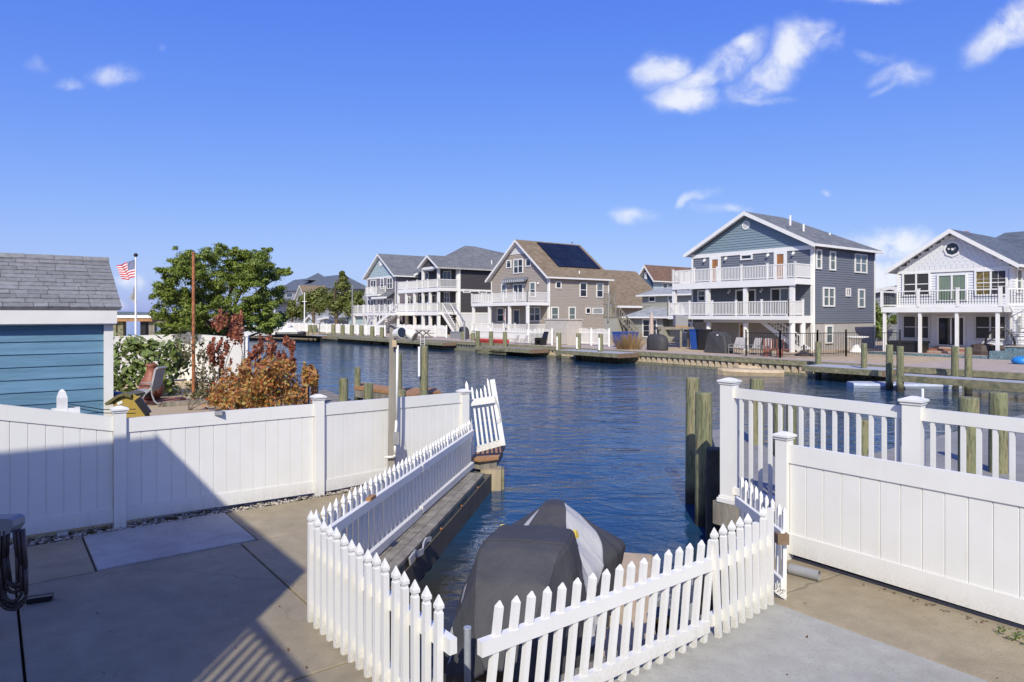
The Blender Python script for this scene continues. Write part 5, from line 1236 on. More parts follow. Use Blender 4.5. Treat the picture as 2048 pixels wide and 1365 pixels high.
# ================= slate blue house
h = House('slate_blue_house', 'three storey slate blue house with two long white balconies and a blue grey gable', 1624.8, 40.3)
q5 = lambda x: 1200 + x / 3.531; r5 = lambda y: 400 + y / 3.531
xL = h.fx(q5(652)); D_ = h.sy(1749); zE = h.sz(1624.8, 490.5); zA = h.fz(q5(1030), r5(88) + 4); xA = xL / 2; zF = h.fz(1624.8, 647); zE = h.fz(1624.8, 492.5)
b = MB(); b.box(xL, 0, 0, D_, zF, zE); b.add([(xL, 0, zE), (0, 0, zE), (xA, 0, zA - .1), (xL, D_, zE), (0, D_, zE), (xA, D_, zE)], [(0, 2, 1)])
h.siding(b, 'F', 0, zF, zE - .2, lambda z: (xL, 0)); h.siding(b, 'S', 0, zF, zE, lambda z: (.0, D_)); h.part('wall', b, M['s_slate'])
b = MB(); b.box(xL + .02, -.02, .02, D_ - .02, -.3, zF - .002); h.part('ground_storey', b, M['stucco'])
gb = zE + .0; zg = zA - .15
b = MB(); h.siding(b, 'F', -.02, gb + .06, zg, lambda z: (xL + (xA - xL) * max(0, (z - gb)) / (zg - gb), (xA) * max(0, (z - gb)) / (zg - gb)), .17); h.part('gable_siding', b, M['s_teal'])
for q_ in ((xL, 0.06, -.07, -.023, zE - .2, zE + .06), (-.10, .04, -.06, -.023, -.2, zE - .2), (.024, .06, .0, .14, -.2, zE), (.024, .06, D_ - .12, D_, 0, zE), (xL - .03, xL + .1, -.06, -.023, -.2, zE - .2)): b = MB(); b.box(*q_); h.part('trim_board', b, M['trim'])
h.gable_roof(xL - .38, .38, -.42, D_ + .3, zE + .0, zE + .0, xA, zA, M['roof_grey'], hip_back=D_ * .5)
b = MB(); c = h.face('F', 0); xv, zv = h.fx(q5(1035)), h.fz(q5(1035), r5(180)); b.tube((xv, -.03, zv), (xv, -.09, zv), .30, .30, 20); h.part('gable_vent', b, M['trim']); b = MB(); b.tube((xv, -.0905, zv), (xv, -.10, zv), .2, .2, 20); h.part('vent_louver', b, M['soffit'])
# decks
for (nm, pxf, pxr, zt_px, depth_px, rail_h, low) in (('upper', 1590.3, 1622, (1378, 555), None, .92, False), ('lower', 1578, 1608, (1335, 822), None, .92, True)):
    yd = h.sy(pxf, -.05 if not low else -.05)
    yd = max(-3.2, min(-1.2, yd))
    zt = h.fz(pxf, r5(zt_px[1]), yd); xl = h.fx(q5(515 if not low else 483), yd); xr_ = h.fx(pxf, yd)
    y_in = -.03 if not low else h.sy(pxr, xr_)
    b = MB(); b.box(xl, xr_, yd, -.03, zt - .04, zt); h.part('deck_floor', b, M['grayboard'])
    b = MB(); fz_ = .42 if not low else .22; b.box(xl - .03, xr_ + .03, yd - .04, yd - .001, zt - fz_, zt + .02); b.box(xr_ + .001, xr_ + .04, yd, -.03, zt - fz_ * (.8 if not low else 1.9), zt + .02); b.box(xl - .03, xl - .001, yd, -.03, zt - fz_, zt + .02)
    h.part('deck_fascia', b, M['trim'])
    b = MB(); b.box(xl, xr_, yd + .01, -.03, zt - .2, zt - .041); h.part('deck_soffit', b, M['soffit'])
    if low:
        b = MB(); b.box(xl + 2.6, xr_, yd + .5, yd + .75, zt - .42, zt - .201); h.part('deck_beam', b, M['trim'])
    pts = [(xl, -.05), (xl, yd), (xr_, yd), (xr_, -.05 if not low else -1.0)]
    h.railing(pts, zt, rail_h, 1.75)
    if not low: zu, yu = zt - .43, yd
    else: zl, yl, xrl = zt, yd, xr_
for zx in (525, 762, 1028, 1357):
    x_ = h.fx(q5(zx), yu + .15); b = MB(); b.box(x_ - .12, x_ + .12, yu + .05, yu + .29, zl, zu); h.part('deck_post', b, M['trim'])
for (zx, off) in ((768, .5), (1030, .5), (1357, .5)):
    x_ = h.fx(q5(zx), yl + off); b = MB(); b.tube((x_, yl + off, -.1), (x_, yl + off, zl - .43), .17, .17, 14); h.part('column', b, M['trim'])
b = MB(); b.tube((xrl - .05, yl + 1.6, -.1), (xrl - .05, yl + 1.6, zl - .43), .17, .17, 14); h.part('column', b, M['trim'])
# stairs under the deck
stt = MB(); xs0 = h.fx(q5(1440), -1.2); xs1 = h.fx(q5(1170), -1.2)
for k in range(10):
    f = k / 10; x_ = xs0 + (xs1 - xs0) * f; z_ = .12 + (zl - .3) * f; stt.box(x_ - .17, x_ + .13, -1.6, -.6, z_, z_ + .04)
so_ = h.part('stair', stt, M['grayboard']); b = MB(); b.beam((xs0, -1.63, .1), (xs1, -1.63, zl - .35), .05, .26); b.beam((xs0, -.57, .1), (xs1, -.57, zl - .35), .05, .26); b.beam((xs0, -1.63, 1.0), (xs1 + .7, -1.63, zl - .05), .05, .07); b.build('stringer', M['trim'], so_)
b = MB()
for k in range(11): f = k / 10 * .75; b.box(xs0 + (xs1 - xs0) * f - .02, xs0 + (xs1 - xs0) * f + .02, -1.65, -1.61, .1 + (zl - .4) * f, 1.0 + (zl - .4) * f)
b.build('stair_balusters', M['trim'], so_, 'stuff')
W5 = lambda f, pl, x0, x1, y0, y1, **k: h.window(f, pl, q5(x0), q5(x1), r5(y0), r5(y1), **k)
zud = zu + .43
for (x0, x1, y0, y1) in ((778, 855, 402, 505), (1232, 1322, 362, 470)):
    w_ = W5('F', 0, x0, x1, y0, y1, sash=False, glass='wooddoor', tw=.2, name='door', bottom=zud + .01)
    a0, a1, h0, h1 = h.rect('F', 0, q5(x0), q5(x1), r5(y0), r5(y1)); am = (a0 + a1) / 2; b = MB(); vs__ = []
    n_ = 14; zc = h1 - .2 - .75
    b.add([(am + .17 * math.cos(2 * math.pi * i / n_), -.024, zc + .55 * math.sin(2 * math.pi * i / n_)) for i in range(n_)] + [(am + .17 * math.cos(2 * math.pi * i / n_), -.019, zc + .55 * math.sin(2 * math.pi * i / n_)) for i in range(n_)], [tuple(range(n_))[::-1]] + [(i, (i + 1) % n_, n_ + (i + 1) % n_, n_ + i) for i in range(n_)])
    b.build('oval_light', M['glass'], w_)
W5('F', 0, 995, 1080, 383, 425, sash=False); W5('F', 0, 693, 750, 638, 720); W5('F', 0, 960, 1105, 632, 735, n=2, sash=False, glass='screen', bottom=zl + .01, name='sliding_door'); W5('F', 0, 1208, 1345, 622, 735, n=2, sash=False, glass=['screen', 'blind'], bottom=zl + .01, name='sliding_door')
for (x, y) in ((740, 425), (890, 412), (1187, 388), (1367, 375)): lamp(h, 'F', -.022, q5(x), r5(y))
for (x, y) in ((917, 643), (1145, 635)): lamp(h, 'F', -.022, q5(x), r5(y), .14)
W5('S', 0, 1520, 1560, 350, 490, glass='blind'); W5('S', 0, 1617, 1659, 363, 500, glass='blind'); W5('S', 0, 1794, 1880, 383, 518, n=2, glass='blind'); W5('S', 0, 1570, 1652, 618, 755, n=2, glass='blind'); W5('S', 0, 1733, 1764, 625, 683, n=2, sash=False, tw=.08); W5('S', 0, 1819, 1864, 630, 762, glass='blind'); W5('S', -.02, 1590, 1640, 885, 1015, glass='blind')
W5('F', .02, 985, 1050, 872, 1000, sash=False, glass='wooddoor', name='door', tw=.1); W5('F', .02, 590, 650, 862, 940, sash=False)
for (x, y) in ((1437, 195), (1622, 258), (1343, 135)):
    k_ = h.sy(q5(x), -1.8); b = MB(); zz = h.sz(q5(x), r5(y + 14), -1.8); b.tube((-1.8, k_, zz - .3), (-1.8, k_, zz + .35), .07, .07, 8); h.part('vent_pipe', b, M['trim'])
b = MB(); b.path([(.1, .05, zE + .0), (.08, .06, zE - .4), (.08, .06, .1)], .05, 8); h.part('downspout', b, M['trim'])
HB = h

# ================= white house on the right
h = House('white_house', 'white gabled house with balcony, octagon window and dark sliding doors at right', 2023.5, 43.4)
q6 = lambda x: 1640 + x / 3.103; r6 = lambda y: 420 + y / 3.103
xL = h.fx(q6(483)); D_ = 9.0; zE = h.fz(2023.5, r6(352)); zA = h.fz(q6(825), r6(118) + 4, -.4); xA = xL * .485
b = MB(); b.box(xL, 0, 0, D_, -.3, zE); b.add([(xL, 0, zE), (0, 0, zE), (xA, 0, zA - .1)], [(0, 2, 1)]); h.siding(b, 'F', 0, 0, zE - .15, lambda z: (xL, 0)); h.siding(b, 'S', 0, 0, zE, lambda z: (0, D_)); h.part('wall', b, M['s_white'])
# scalloped gable
b = MB(); zg = zA - .2; z = zE + .05; k = 0
while z < zg:
    x0, x1 = xL + (xA - xL) * (z - zE) / (zg - zE), xA * (z - zE) / (zg - zE); x = x0 + (.14 if k % 2 else 0)
    while x < x1 - .28:
        b.hexa([(x + .008, -.046, z), (x + .262, -.046, z), (x + .258, -.03, z), (x + .012, -.03, z), (x, -.042, z + .26), (x + .27, -.042, z + .26), (x + .27, -.03, z + .26), (x, -.03, z + .26)]); x += .28
    z += .2; k += 1
h.part('gable_shingles', b, M['s_white'], 'stuff'); b = MB(); h.siding(b, 'F', -.0, zE - .1, zg, lambda z: (xL + (xA - xL) * max(0, z - zE) / (zg - zE), xA * max(0, z - zE) / (zg - zE)), .2); h.part('gable_wall', b, M['s_white'])
for q_ in ((xL, .06, -.08, -.046, zE - .14, zE + .04), (-.1, .03, -.06, -.023, 0, zE - .15), (xL - .03, xL + .09, -.06, -.023, 0, zE - .15)): b = MB(); b.box(*q_); h.part('trim_board', b, M['trim'])
h.gable_roof(xL - .45, .45, -.5, 7.0, zE - .02, zE - .02, xA, zA, M['roof_slate'], th=.12)
b = MB(); y0, y1 = 5.0, 13; zr = h.fz(2040, 462, 8.5); b.slab3([(-6, y0, zE + .2), (12, y0, zE + .2), (12, y0 + 4, zr), (-3, y0 + 4, zr)], .15); b.slab3([(-3, y0 + 4.003, zr), (12, y0 + 4.003, zr), (12, y0 + 8, zE + .2), (-6, y0 + 8, zE + .2)], .15); b.slab3([(-6, y0, zE + .2), (-3, y0 + 4, zr), (-6, y0 + 8, zE + .2)], .12); h.part('rear_roof', b, M['roof_slate'])
b = MB(); b.box(.8, 12, 6.2, 12.5, -.3, zE + .18); h.part('rear_wing', b, M['s_white'])
b = MB(); xo, zo = h.fx(q6(825)), h.fz(q6(825), r6(243)); b.tube((xo, -.03, zo), (xo, -.10, zo), .46, .46, 8); ow = h.part('octagon_window', b, M['trim']); b = MB(); b.tube((xo, -.101, zo), (xo, -.112, zo), .34, .34, 8); b.build('pane', M['glass'], ow)
b = MB()
for i, (dx, dz) in enumerate(((-.18, .0), (.02, -.02), (.14, .03))): b.tube((xo + dx, -.1125, zo + dz), (xo + dx, -.118, zo + dz), .06 if i != 1 else .09, .04, 5)
b.build('ornament', M['white'], ow)
b = MB(); xo, zo = h.fx(q6(803), -.5), h.fz(q6(803), r6(175), -.5); b.box(xo - .12, xo + .12, -.1, -.025, zo - .08, zo + .08); h.part('gable_lamp', b, M['trim'])
b = MB(); b.box(xA - .55, xA - .15, 2.4, 2.8, zA - .5, zA + .22); h.part('chimney', b, M['orange'])
W6 = lambda f, pl, x0, x1, y0, y1, **k: h.window(f, pl, q6(x0), q6(x1), r6(y0), r6(y1), **k)
W6('F', 0, 513, 688, 388, 536, n=2, glass='screen'); w_ = W6('F', 0, 728, 916, 397, 566, n=2, sash=False, glass='greencurtain', name='sliding_door'); W6('F', 0, 960, 1168, 370, 534, n=2, glass=['goldcurtain', 'screen'], grid=(4, 3))
W6('F', 0, 513, 686, 652, 803, n=2, glass='screen', trim='soffit'); W6('F', 0, 728, 905, 660, 843, n=2, sash=False, glass=['glass', 'screen'], name='sliding_door'); W6('F', 0, 958, 1163, 652, 808, n=2, glass='screen', trim='soffit')
W6('S', 0, 1213, 1245, 365, 518, glass='blind'); W6('S', 0, 1213, 1243, 650, 770, glass='blind')
yd = -2.0; xl, xr_ = h.fx(q6(385), yd), h.fx(q6(1120), yd); zt = h.fz(q6(750), r6(602), yd)
b = MB(); b.box(xl, xr_, yd, -.03, zt - .04, zt); h.part('deck_floor', b, M['grayboard']); b = MB(); b.box(xl - .03, xr_ + .03, yd - .04, yd - .001, zt - .3, zt + .01); b.box(xr_ + .001, xr_ + .03, yd, -.03, zt - .3, zt); b.box(xl - .03, xl - .001, yd, -.03, zt - .3, zt); h.part('deck_fascia', b, M['trim']); b = MB(); b.box(xl, xr_, yd + .01, -.03, zt - .12, zt - .041); h.part('deck_soffit', b, M['trim'])
h.railing([(xl, -.1), (xl, yd), (xr_, yd)], zt, .92, 2.35, .13, 'trim', 'black', .022, .14); h.railing([(xr_ + .3, yd), (xr_ + 1.6, yd + 1.2)], zt, .92, 1.2, .13, 'trim', 'black', .022, .14)
for zx in (402, 621, 850, 1103): x_ = h.fx(q6(zx), yd + .1); b = MB(); b.box(x_ - .075, x_ + .075, yd + .02, yd + .17, .0, zt - .3); h.part('deck_post', b, M['trim'])
for k in range(4):
    b = MB(); x0, x1 = h.fx(q6(640 + 10 * k), -1.2), h.fx(q6(925), -1.2); b.box(x0 - .2 * (3 - k) , x1 + .2 * (3 - k), -1.4 + .3 * k, -.03, .11 * k, .11 * (k + 1) - .002); h.part('step', b, M['brick'] if k % 2 == 0 else M['paver'])
WHs = h
# objects on the white house patio
def local_thing(h_, name, label, cat, px, y, z=0.0, group=None):
    x_ = h_.fx(px, y); p = h_.o - U * x_ + V * y; return thing(name, label, cat, (p.x, p.y, FG + z), ROT, group)
t_ = local_thing(h, 'storage_box', 'black plastic storage box on the white house patio', 'storage box', q6(545), -1.3); b = MB(); b.box(-.95, .95, -.4, .4, 0, .62); b.build('body', M['blackplast'], t_); b = MB(); b.box(-1.0, 1.0, -.45, .45, .621, .75); b.build('lid', M['blackplast'], t_)
t_ = local_thing(h, 'covered_furniture', 'brown covered lounge furniture on the white house patio', 'furniture', q6(1015), -1.0); b = MB(); b.lathe((0, 0, 0), [(.7, 0), (.72, .3), (.62, .42), (.55, .62), (.3, .7), (0, .66)], 9); b.build('cover', M['purple_brown'], t_)
t_ = local_thing(h, 'egg_chair', 'round brown wicker swing chair under the white house balcony', 'chair', q6(1120), -1.2); 
for sg in (-1, 1):
    b = MB(); b.path([(sg * .1 + .55 * math.cos(a) * sg, -.1, .75 + .72 * math.sin(a)) for a in np.linspace(-1.4, 1.5, 10)], .05, 7); b.build('hoop', M['purple_brown'], t_)
b = MB(); b.lathe((0, 0, .3), [(.15, -.1), (.4, 0), (.48, .3), (.42, .32), (.3, .1), (0, .05)], 12); b.build('seat', M['purple_brown'], t_, smooth=True)
# raised spa wall and pool coping
x0, x1 = h.fx(q6(1050), -3.4), h.fx(2120, -3.4); p = h.o - U * 0
t_ = thing('stone_spa_wall', 'raised spa wall faced with blue grey stone mosaic by the white house', 'wall', h.o, ROT)
b = MB(); b.box(x0, x1, -3.4, -2.4, 0, .42); b.build('wall', M['mosaic'], t_); b = MB(); b.box(h.fx(q6(1150), -2.3), x1, -2.38, -1.7, 0, .62); b.build('rear_wall', M['mosaic'], t_); b = MB(); b.box(h.fx(q6(1150), -2.3) - .03, x1, -2.42, -1.66, .621, .66); b.build('coping', M['paver'], t_)
t_ = thing('pool_edge', 'low mosaic pool edge running in front of the white house', 'pool edge', h.o, ROT); xa_ = h.fx(q6(300), -3.3); b = MB(); b.box(xa_, x0 - .02, -3.3, -3.1, 0, .14); b.build('tile_band', M['mosaic'], t_); b = MB(); b.box(xa_, x0 - .02, -3.099, -2.6, 0, .15); b.build('coping', M['paver'], t_)
t_ = local_thing(h, 'inflatable', 'bright blue pool float heap at the right edge of the patio', 'float', q6(1252), -6.2); b = MB(); b.lathe((0, 0, 0), [(.3, 0), (.42, .12), (.35, .28), (.15, .36), (0, .3)], 10); b.lathe((.55, .1, 0), [(.3, 0), (.35, .1), (.2, .25), (0, .28)], 9); b.build('body', M['poolblue'], t_, smooth=True); b = MB(); b.lathe((1.0, -.05, 0), [(.3, 0), (.35, .15), (.2, .4), (0, .42)], 9); b.build('dark_bundle', M['blackplast'], t_)
t_ = local_thing(h, 'spiral_stair', 'grey metal spiral stair with thin rails at the white house corner', 'staircase', 2042, -1.2)
b = MB(); b.tube((.3, 0, 0), (.3, 0, 3.4), .09, .09, 10); b.build('post', M['greymetal'], t_)
for k in range(12):
    a = k * .42 + 2.2; b = MB(); b.beam((.3 + .1 * math.cos(a), .1 * math.sin(a), .25 + k * .22), (.3 + .95 * math.cos(a), .95 * math.sin(a), .25 + k * .22), .25, .04); b.build('tread', M['greymetal'], t_)
b = MB()
for k in range(24):
    a = k * .21 + 2.2; b.tube((.3 + .95 * math.cos(a), .95 * math.sin(a), .2 + k * .11), (.3 + .95 * math.cos(a), .95 * math.sin(a), 1.1 + k * .11), .012, .012, 5)
b.path([(.3 + .95 * math.cos(k * .21 + 2.2), .95 * math.sin(k * .21 + 2.2), 1.1 + k * .11) for k in range(24)], .02, 6); b.build('handrail', M['greymetal'], t_)

# ================= beige house with solar panels
h = House('beige_house', 'beige gabled house with solar panels on its brown roof and a white balcony', 1097, 43.0)
q4 = lambda x: 900 + x / 4.55; r4 = lambda y: 450 + y / 4.55
xL = h.fx(q4(378)); D_ = h.sy(q4(1445)); zE = h.fz(1097, r4(482)); xA = h.fx(q4(605), -.4); zA = h.fz(q4(605), r4(132), -.4) - .14; xA = xL / 2
b = MB(); b.box(xL, 0, 0, D_, -.3, zE); b.add([(xL, 0, zE), (0, 0, zE), (xA, 0, zA), (xL, D_, zE), (0, D_, zE), (xA, D_, zA)], [(0, 2, 1), (3, 4, 5)]); h.siding(b, 'F', 0, 0, zA - .2, lambda z: (xL if z < zE else xL + (xA - xL) * (z - zE) / (zA - zE), 0 if z < zE else xA * (z - zE) / (zA - zE))); h.siding(b, 'S', 0, 0, zE, lambda z: (0, D_)); h.part('wall', b, M['s_beige'])
b = MB(); zw = zA - 1.25; b.add([(xL + (xA - xL) * (zw - zE) / (zA - zE), -.03, zw), (xA * (zw - zE) / (zA - zE), -.03, zw), (xA, -.03, zA)], [(0, 2, 1)]); b.box(xL + (xA - xL) * (zw - zE) / (zA - zE), xA * (zw - zE) / (zA - zE), -.05, -.0, zw - .08, zw); h.part('gable_peak', b, M['s_white'])
r_ = h.gable_roof(xL - .5, .35, -.45, D_ + .35, zE - .02, zE - .02, xA, zA, M['roof_brown'], th=.14)
for q_ in ((-.12, .035, -.055, -.023, 0, zE), (.0235, .055, 0, .13, 0, zE), (.0235, .055, D_ - .12, D_, 0, zE), (xL - .03, xL + .1, -.055, -.023, 0, zE)): b = MB(); b.box(*q_); h.part('corner_trim', b, M['trim'])
# solar panels on the right slope: 3 x 6
e0 = Vector((.35, 0, zE + .12)); e1 = Vector((xA, 0, zA + .14)); sv = e1 - e0; sl_len = sv.length; sn = Vector((-sv.z, 0, sv.x)).normalized()
if sn.z < 0: sn = -sn
sp0, sp1 = .27, .95
yA0, yA1 = h.sy(q4(985), e0.x + sv.x * sp0), h.sy(q4(1395), e0.x + sv.x * sp0)
yA0 = max(.9, yA0); yA1 = min(D_ - .2, yA1)
for i in range(3):
    for j in range(7):
        f0, f1 = sp0 + (sp1 - sp0) * i / 3, sp0 + (sp1 - sp0) * (i + 1) / 3 - .006; y0, y1 = yA0 + (yA1 - yA0) * j / 7, yA0 + (yA1 - yA0) * (j + 1) / 7 - .02
        P = [e0 + sv * f0 + Vector((0, y0, 0)), e0 + sv * f0 + Vector((0, y1, 0)), e0 + sv * f1 + Vector((0, y1, 0)), e0 + sv * f1 + Vector((0, y0, 0))]
        b = MB(); b.hexa([p + sn * .06 for p in P] + [p + sn * .10 for p in P]); b.build('solar_panel', M['solar'], r_)
W4 = lambda f, pl, x0, x1, y0, y1, **k: h.window(f, pl, q4(x0), q4(x1), r4(y0), r4(y1), **k)
W4('F', 0, 516, 560, 322, 395, sash=False); W4('F', 0, 581, 668, 312, 444, n=2); W4('F', 0, 691, 741, 305, 381, sash=False); W4('F', 0, 470, 518, 537, 664, glass='blind'); W4('F', 0, 579, 669, 537, 684, n=2, sash=False, name='door'); W4('F', 0, 729, 782, 522, 659)
W4('F', 0, 433, 494, 755, 884); W4('F', 0, 579, 639, 769, 925, sash=False, name='door'); W4('F', 0, 723, 827, 747, 879, n=2)
W4('S', 0, 958, 1010, 515, 580, sash=False); W4('S', 0, 1177, 1243, 527, 658, glass=['glass']); W4('S', 0, 1329, 1391, 534, 663); W4('S', 0, 917, 986, 747, 893, glass='blind'); W4('S', 0, 1077, 1140, 747, 893, glass='blind'); W4('S', 0, 1232, 1278, 753, 811, sash=False); W4('S', 0, 1294, 1390, 755, 815, sash=False, glass='blind', grid=(8, 4))
yd = h.sy(q4(690), -.02); yd = max(-3.6, min(-1.6, yd)); xl, xr_ = h.fx(q4(197), yd), h.fx(q4(700), yd); zt = h.fz(q4(700), r4(703), yd)
b = MB(); b.box(xl, xr_, yd, -.03, zt - .04, zt); h.part('deck_floor', b, M['grayboard']); b = MB(); b.box(xl - .03, xr_ + .03, yd - .04, yd - .001, zt - .32, zt + .01); b.box(xr_ + .001, xr_ + .03, yd, -.03, zt - .3, zt); b.box(xl - .03, xl - .001, yd, -.03, zt - .32, zt); h.part('deck_fascia', b, M['trim']); b = MB(); b.box(xl, xr_, yd + .01, -.03, zt - .15, zt - .041); h.part('deck_soffit', b, M['soffit'])
h.railing([(xl, -.1), (xl, yd), (xr_, yd), (xr_, -.1)], zt, .95, 1.9, .12)
for zx in (212, 357, 540, 704): x_ = h.fx(q4(zx), yd + .1); b = MB(); b.box(x_ - .12, x_ + .12, yd + .02, yd + .26, .0, zt - .32); h.part('deck_post', b, M['trim'])
b = MB(); b.box(xl, xr_, yd, -.03, .45, .55); h.part('porch_floor', b, M['grayboard']); b = MB(); b.box(xl, xr_, yd + .03, yd + .05, .0, .449); h.part('porch_skirt', b, M['trim']); h.railing([(xl, yd), (xr_, yd), (xr_, -.1)], .55, .8, 1.9, .12)
a0, a1, h0, h1 = h.rect('F', 0, q4(505), q4(715), r4(490), r4(525)); 
b = MB(); b.hexa([(a0, -.55, h0), (a1, -.55, h0), (a1, -.03, h1 - .1), (a0, -.03, h1 - .1), (a0, -.55, h0 + .25), (a1, -.55, h0 + .25), (a1, -.03, h1 + .1), (a0, -.03, h1 + .1)]); aw = h.part('awning', b, M['s_slate'])
for k in range(12):
    b = MB(); x_ = a0 + (a1 - a0) * (k + .25) / 12; b.box(x_, x_ + .09, -.56, -.551, h0 + .02, h0 + .25); b.build('stripe', M['trim'], aw)
for (x, y) in ((543, 548), (683, 540), (805, 528)): lamp(h, 'F', -.022, q4(x), r4(y))
b = MB(); k_ = h.sy(q4(1180), -.2); b.tube((-.25, k_, zE), (-.25, k_, zE + .85), .07, .07, 8); h.part('vent_pipe', b, M['trim'])
b = MB(); yy = h.sy(q4(1112), xA); b.tube((xA, yy, zA), (xA, yy, zA + .3), .05, .04, 6); b.tube((xA - .2, yy, zA + .3), (xA + .2, yy, zA + .4), .04, .04, 6); h.part('roof_vent', b, M['greymetal'])
b = MB(); b.path([(.1, .06, zE), (.1, .06, .1)], .05, 8); h.part('downspout', b, M['trim'])
# rear wing
b = MB(); b.box(xL + 1, -.3, D_, D_ + 9, -.3, 3.2); h.part('rear_wing', b, M['s_beige']); zr = h.sz(q4(1395), r4(395), -3); b = MB(); b.slab3([(.6, D_ + .4, 3.1), (.6, D_ + 9.3, 3.1), (xA, D_ + 9.3, zr), (xA, D_ + .4, zr)], .14); b.slab3([(xA, D_ + .4, zr), (xA, D_ + 9.3, zr), (xL - .3, D_ + 9.3, 3.1), (xL - .3, D_ + .4, 3.1)], .14); h.part('rear_roof', b, M['roof_brown']); b = MB(); b.box(.6, .72, D_ + .4, D_ + 9.3, 2.98, 3.2); h.part('rear_gutter', b, M['trim'])
BG = h
# grey timber stair with landing beside it
t_ = local_thing(h, 'timber_staircase', 'weathered grey timber staircase and landing behind the beige house', 'staircase', q4(1500), 2.0)
b = MB(); b.box(-.8, .9, -.6, .9, 0, 2.0); b.build('base_cabinet', M['s_sage'], t_); b = MB(); b.box(-.85, .95, -.65, .95, 2.001, 2.08); b.build('landing', M['timber'], t_)
b = MB()
for k in range(10): b.box(-.8 + .18 * k, -.7 + .18 * k, -.65, -.6, 2.081, 4.2 if k < 9 else 3.2)
b.box(-.82, .95, -.67, -.655, 3.2, 3.3); b.build('slat_screen', M['timber'], t_, 'stuff')
b = MB(); b.beam((1.0, -.5, 2.0), (3.2, -.5, .1), .06, .25); b.beam((1.0, -.5, 2.9), (3.2, -.5, 1.0), .06, .08); b.build('stringer', M['timber'], t_)
b = MB()
for k in range(9): f = k / 8; b.box(1.0 + 2.2 * f, 1.06 + 2.2 * f, -.53, -.49, 2.0 - 1.9 * f, 2.95 - 1.9 * f)
b.build('stair_balusters', M['timber'], t_, 'stuff'); b = MB(); b.path([(-.1, -.75, 1.7), (-.1, -.75, 3.4)], .07, 8); b.build('stove_pipe', M['greymetal'], t_)

# ================= charcoal house
q7 = lambda x: 680 + x / 7.314; r7 = lambda y: 480 + y / 7.314
h = House('charcoal_house', 'charcoal house with white two level porches and grey hip roof', q7(1440), 40.0)
yW = h.sy(q7(1745)); D_ = 15.0; zE = h.fz(q7(1440), r7(412)); xLp = h.fx(q7(843)); xRt = 0
zU = h.fz(q7(1440), r7(700)); zLo = h.fz(q7(1440), r7(1050)); xUp = h.fx(q7(1100), 0)
b = MB(); b.box(xLp + .2, 0, yW, yW + D_, -.3, zE); h.siding(b, 'F', yW, 0, zE, lambda z: (xLp + .2, 0)); h.siding(b, 'S', 0, zLo - .2, zE, lambda z: (yW, yW + D_)); h.part('wall', b, M['s_charcoal'])
b = MB(); h.siding(b, 'S', .0, 0, zLo - .3, lambda z: (yW, yW + D_)); h.part('ground_wall', b, M['s_white'])
b = MB()
for z in (zU, zLo): b.box(.023, .05, yW, yW + D_, z - .35, z - .1)
b.box(.023, .06, yW - .02, yW + .15, 0, zE); b.box(-.1, .02, yW - .045, yW - .023, 0, zE); h.part('wall_band', b, M['trim'])
for (nm, z, xl) in (('u', zU, xLp), ('l', zLo, xLp)):
    b = MB(); b.box(xl, 0, 0, yW - .03, z - .04, z); h.part('deck_floor', b, M['grayboard']); b = MB(); b.box(xl - .03, .03, -.04, -.001, z - .42, z + .02); b.box(.001, .04, 0, yW - .03, z - .35, z + .02); h.part('deck_fascia', b, M['trim']); b = MB(); b.box(xl, 0, .01, yW - .03, z - .3, z - .041); h.part('deck_soffit', b, M['trim'])
    h.railing([(xl, yW - .1), (xl, 0), (0, 0), (0, yW - .1)], z, .98, 2.2, .12)
for zx in (848, 968, 1087, 1210, 1315, 1436):
    x_ = h.fx(q7(zx), .1); b = MB(); b.box(x_ - .13, x_ + .13, .02, .28, zLo, zU - .42); b.box(x_ - .15, x_ + .15, .02, .3, 0, zLo - .42); 
    if zx > 1200 and zx != 1315: b.box(x_ - .13, x_ + .13, .02, .28, zU, zE)
    h.part('porch_post', b, M['trim'])
b = MB(); b.box(-.26, 0, yW - .3, yW - .05, 0, zE); h.part('porch_post', b, M['trim'])
# roof: front gable over the porch, main hip behind
xg0 = h.fx(q7(1150), -.3); zt_ = h.fz(q7(1280), r7(228), -.35); xm = h.fx(q7(1280), -.35); xg1 = .4
h.gable_roof(xg0, xg1, -.4, yW + 5, h.fz(q7(1150), r7(412), -.35) , zE + .02, xm, zt_ - .1, M['roof_grey'], th=.14)
b = MB(); b.add([(xg0 + .5, -.06, zE + .25), (xg1 - .5, -.06, zE + .25), (xm, -.06, zt_ - .25), (xg0 + .5, .05, zE + .25), (xg1 - .5, .05, zE + .25), (xm, .05, zt_ - .25)], [(0, 2, 1), (3, 4, 5), (0, 1, 4, 3)]); h.part('gable_siding', b, M['s_charcoal'])
b = MB(); b.box(xg0 + .1, .05, -.05, .03, zE - .05, zE + .22); h.part('porch_beam', b, M['trim'])
b = MB(); zR = h.sz(q7(1885), r7(92), -3.5) ; yr = h.sy(q7(1885), -3.5); x0, x1, y0, y1 = -9, .4, yW - 1.0, yW + D_
b.add([(x0, y0, zE), (x1, y0, zE), (x1, y1, zE), (x0, y1, zE), (-3.5, yr - .6, zR), (-3.5, yr + .9, zR), (-3.5, y1 - 4, zR - .8)], [(0, 1, 4), (1, 2, 6, 5, 4), (2, 3, 6), (3, 0, 4, 5, 6), (3, 2, 1, 0)]); h.part('hip_roof', b, M['roof_grey'])
b = MB(); b.box(.38, .5, -.4, y1, zE - .06, zE + .12); h.part('gutter', b, M['trim'])
b = MB(); b.path([(.42, yW - .2, zE - .05), (.1, yW, zE - .5), (.1, yW, .1)], .05, 8); h.part('downspout', b, M['trim'])
W7 = lambda f, pl, x0, x1, y0, y1, **k: h.window(f, pl, q7(x0), q7(x1), r7(y0), r7(y1), **k)
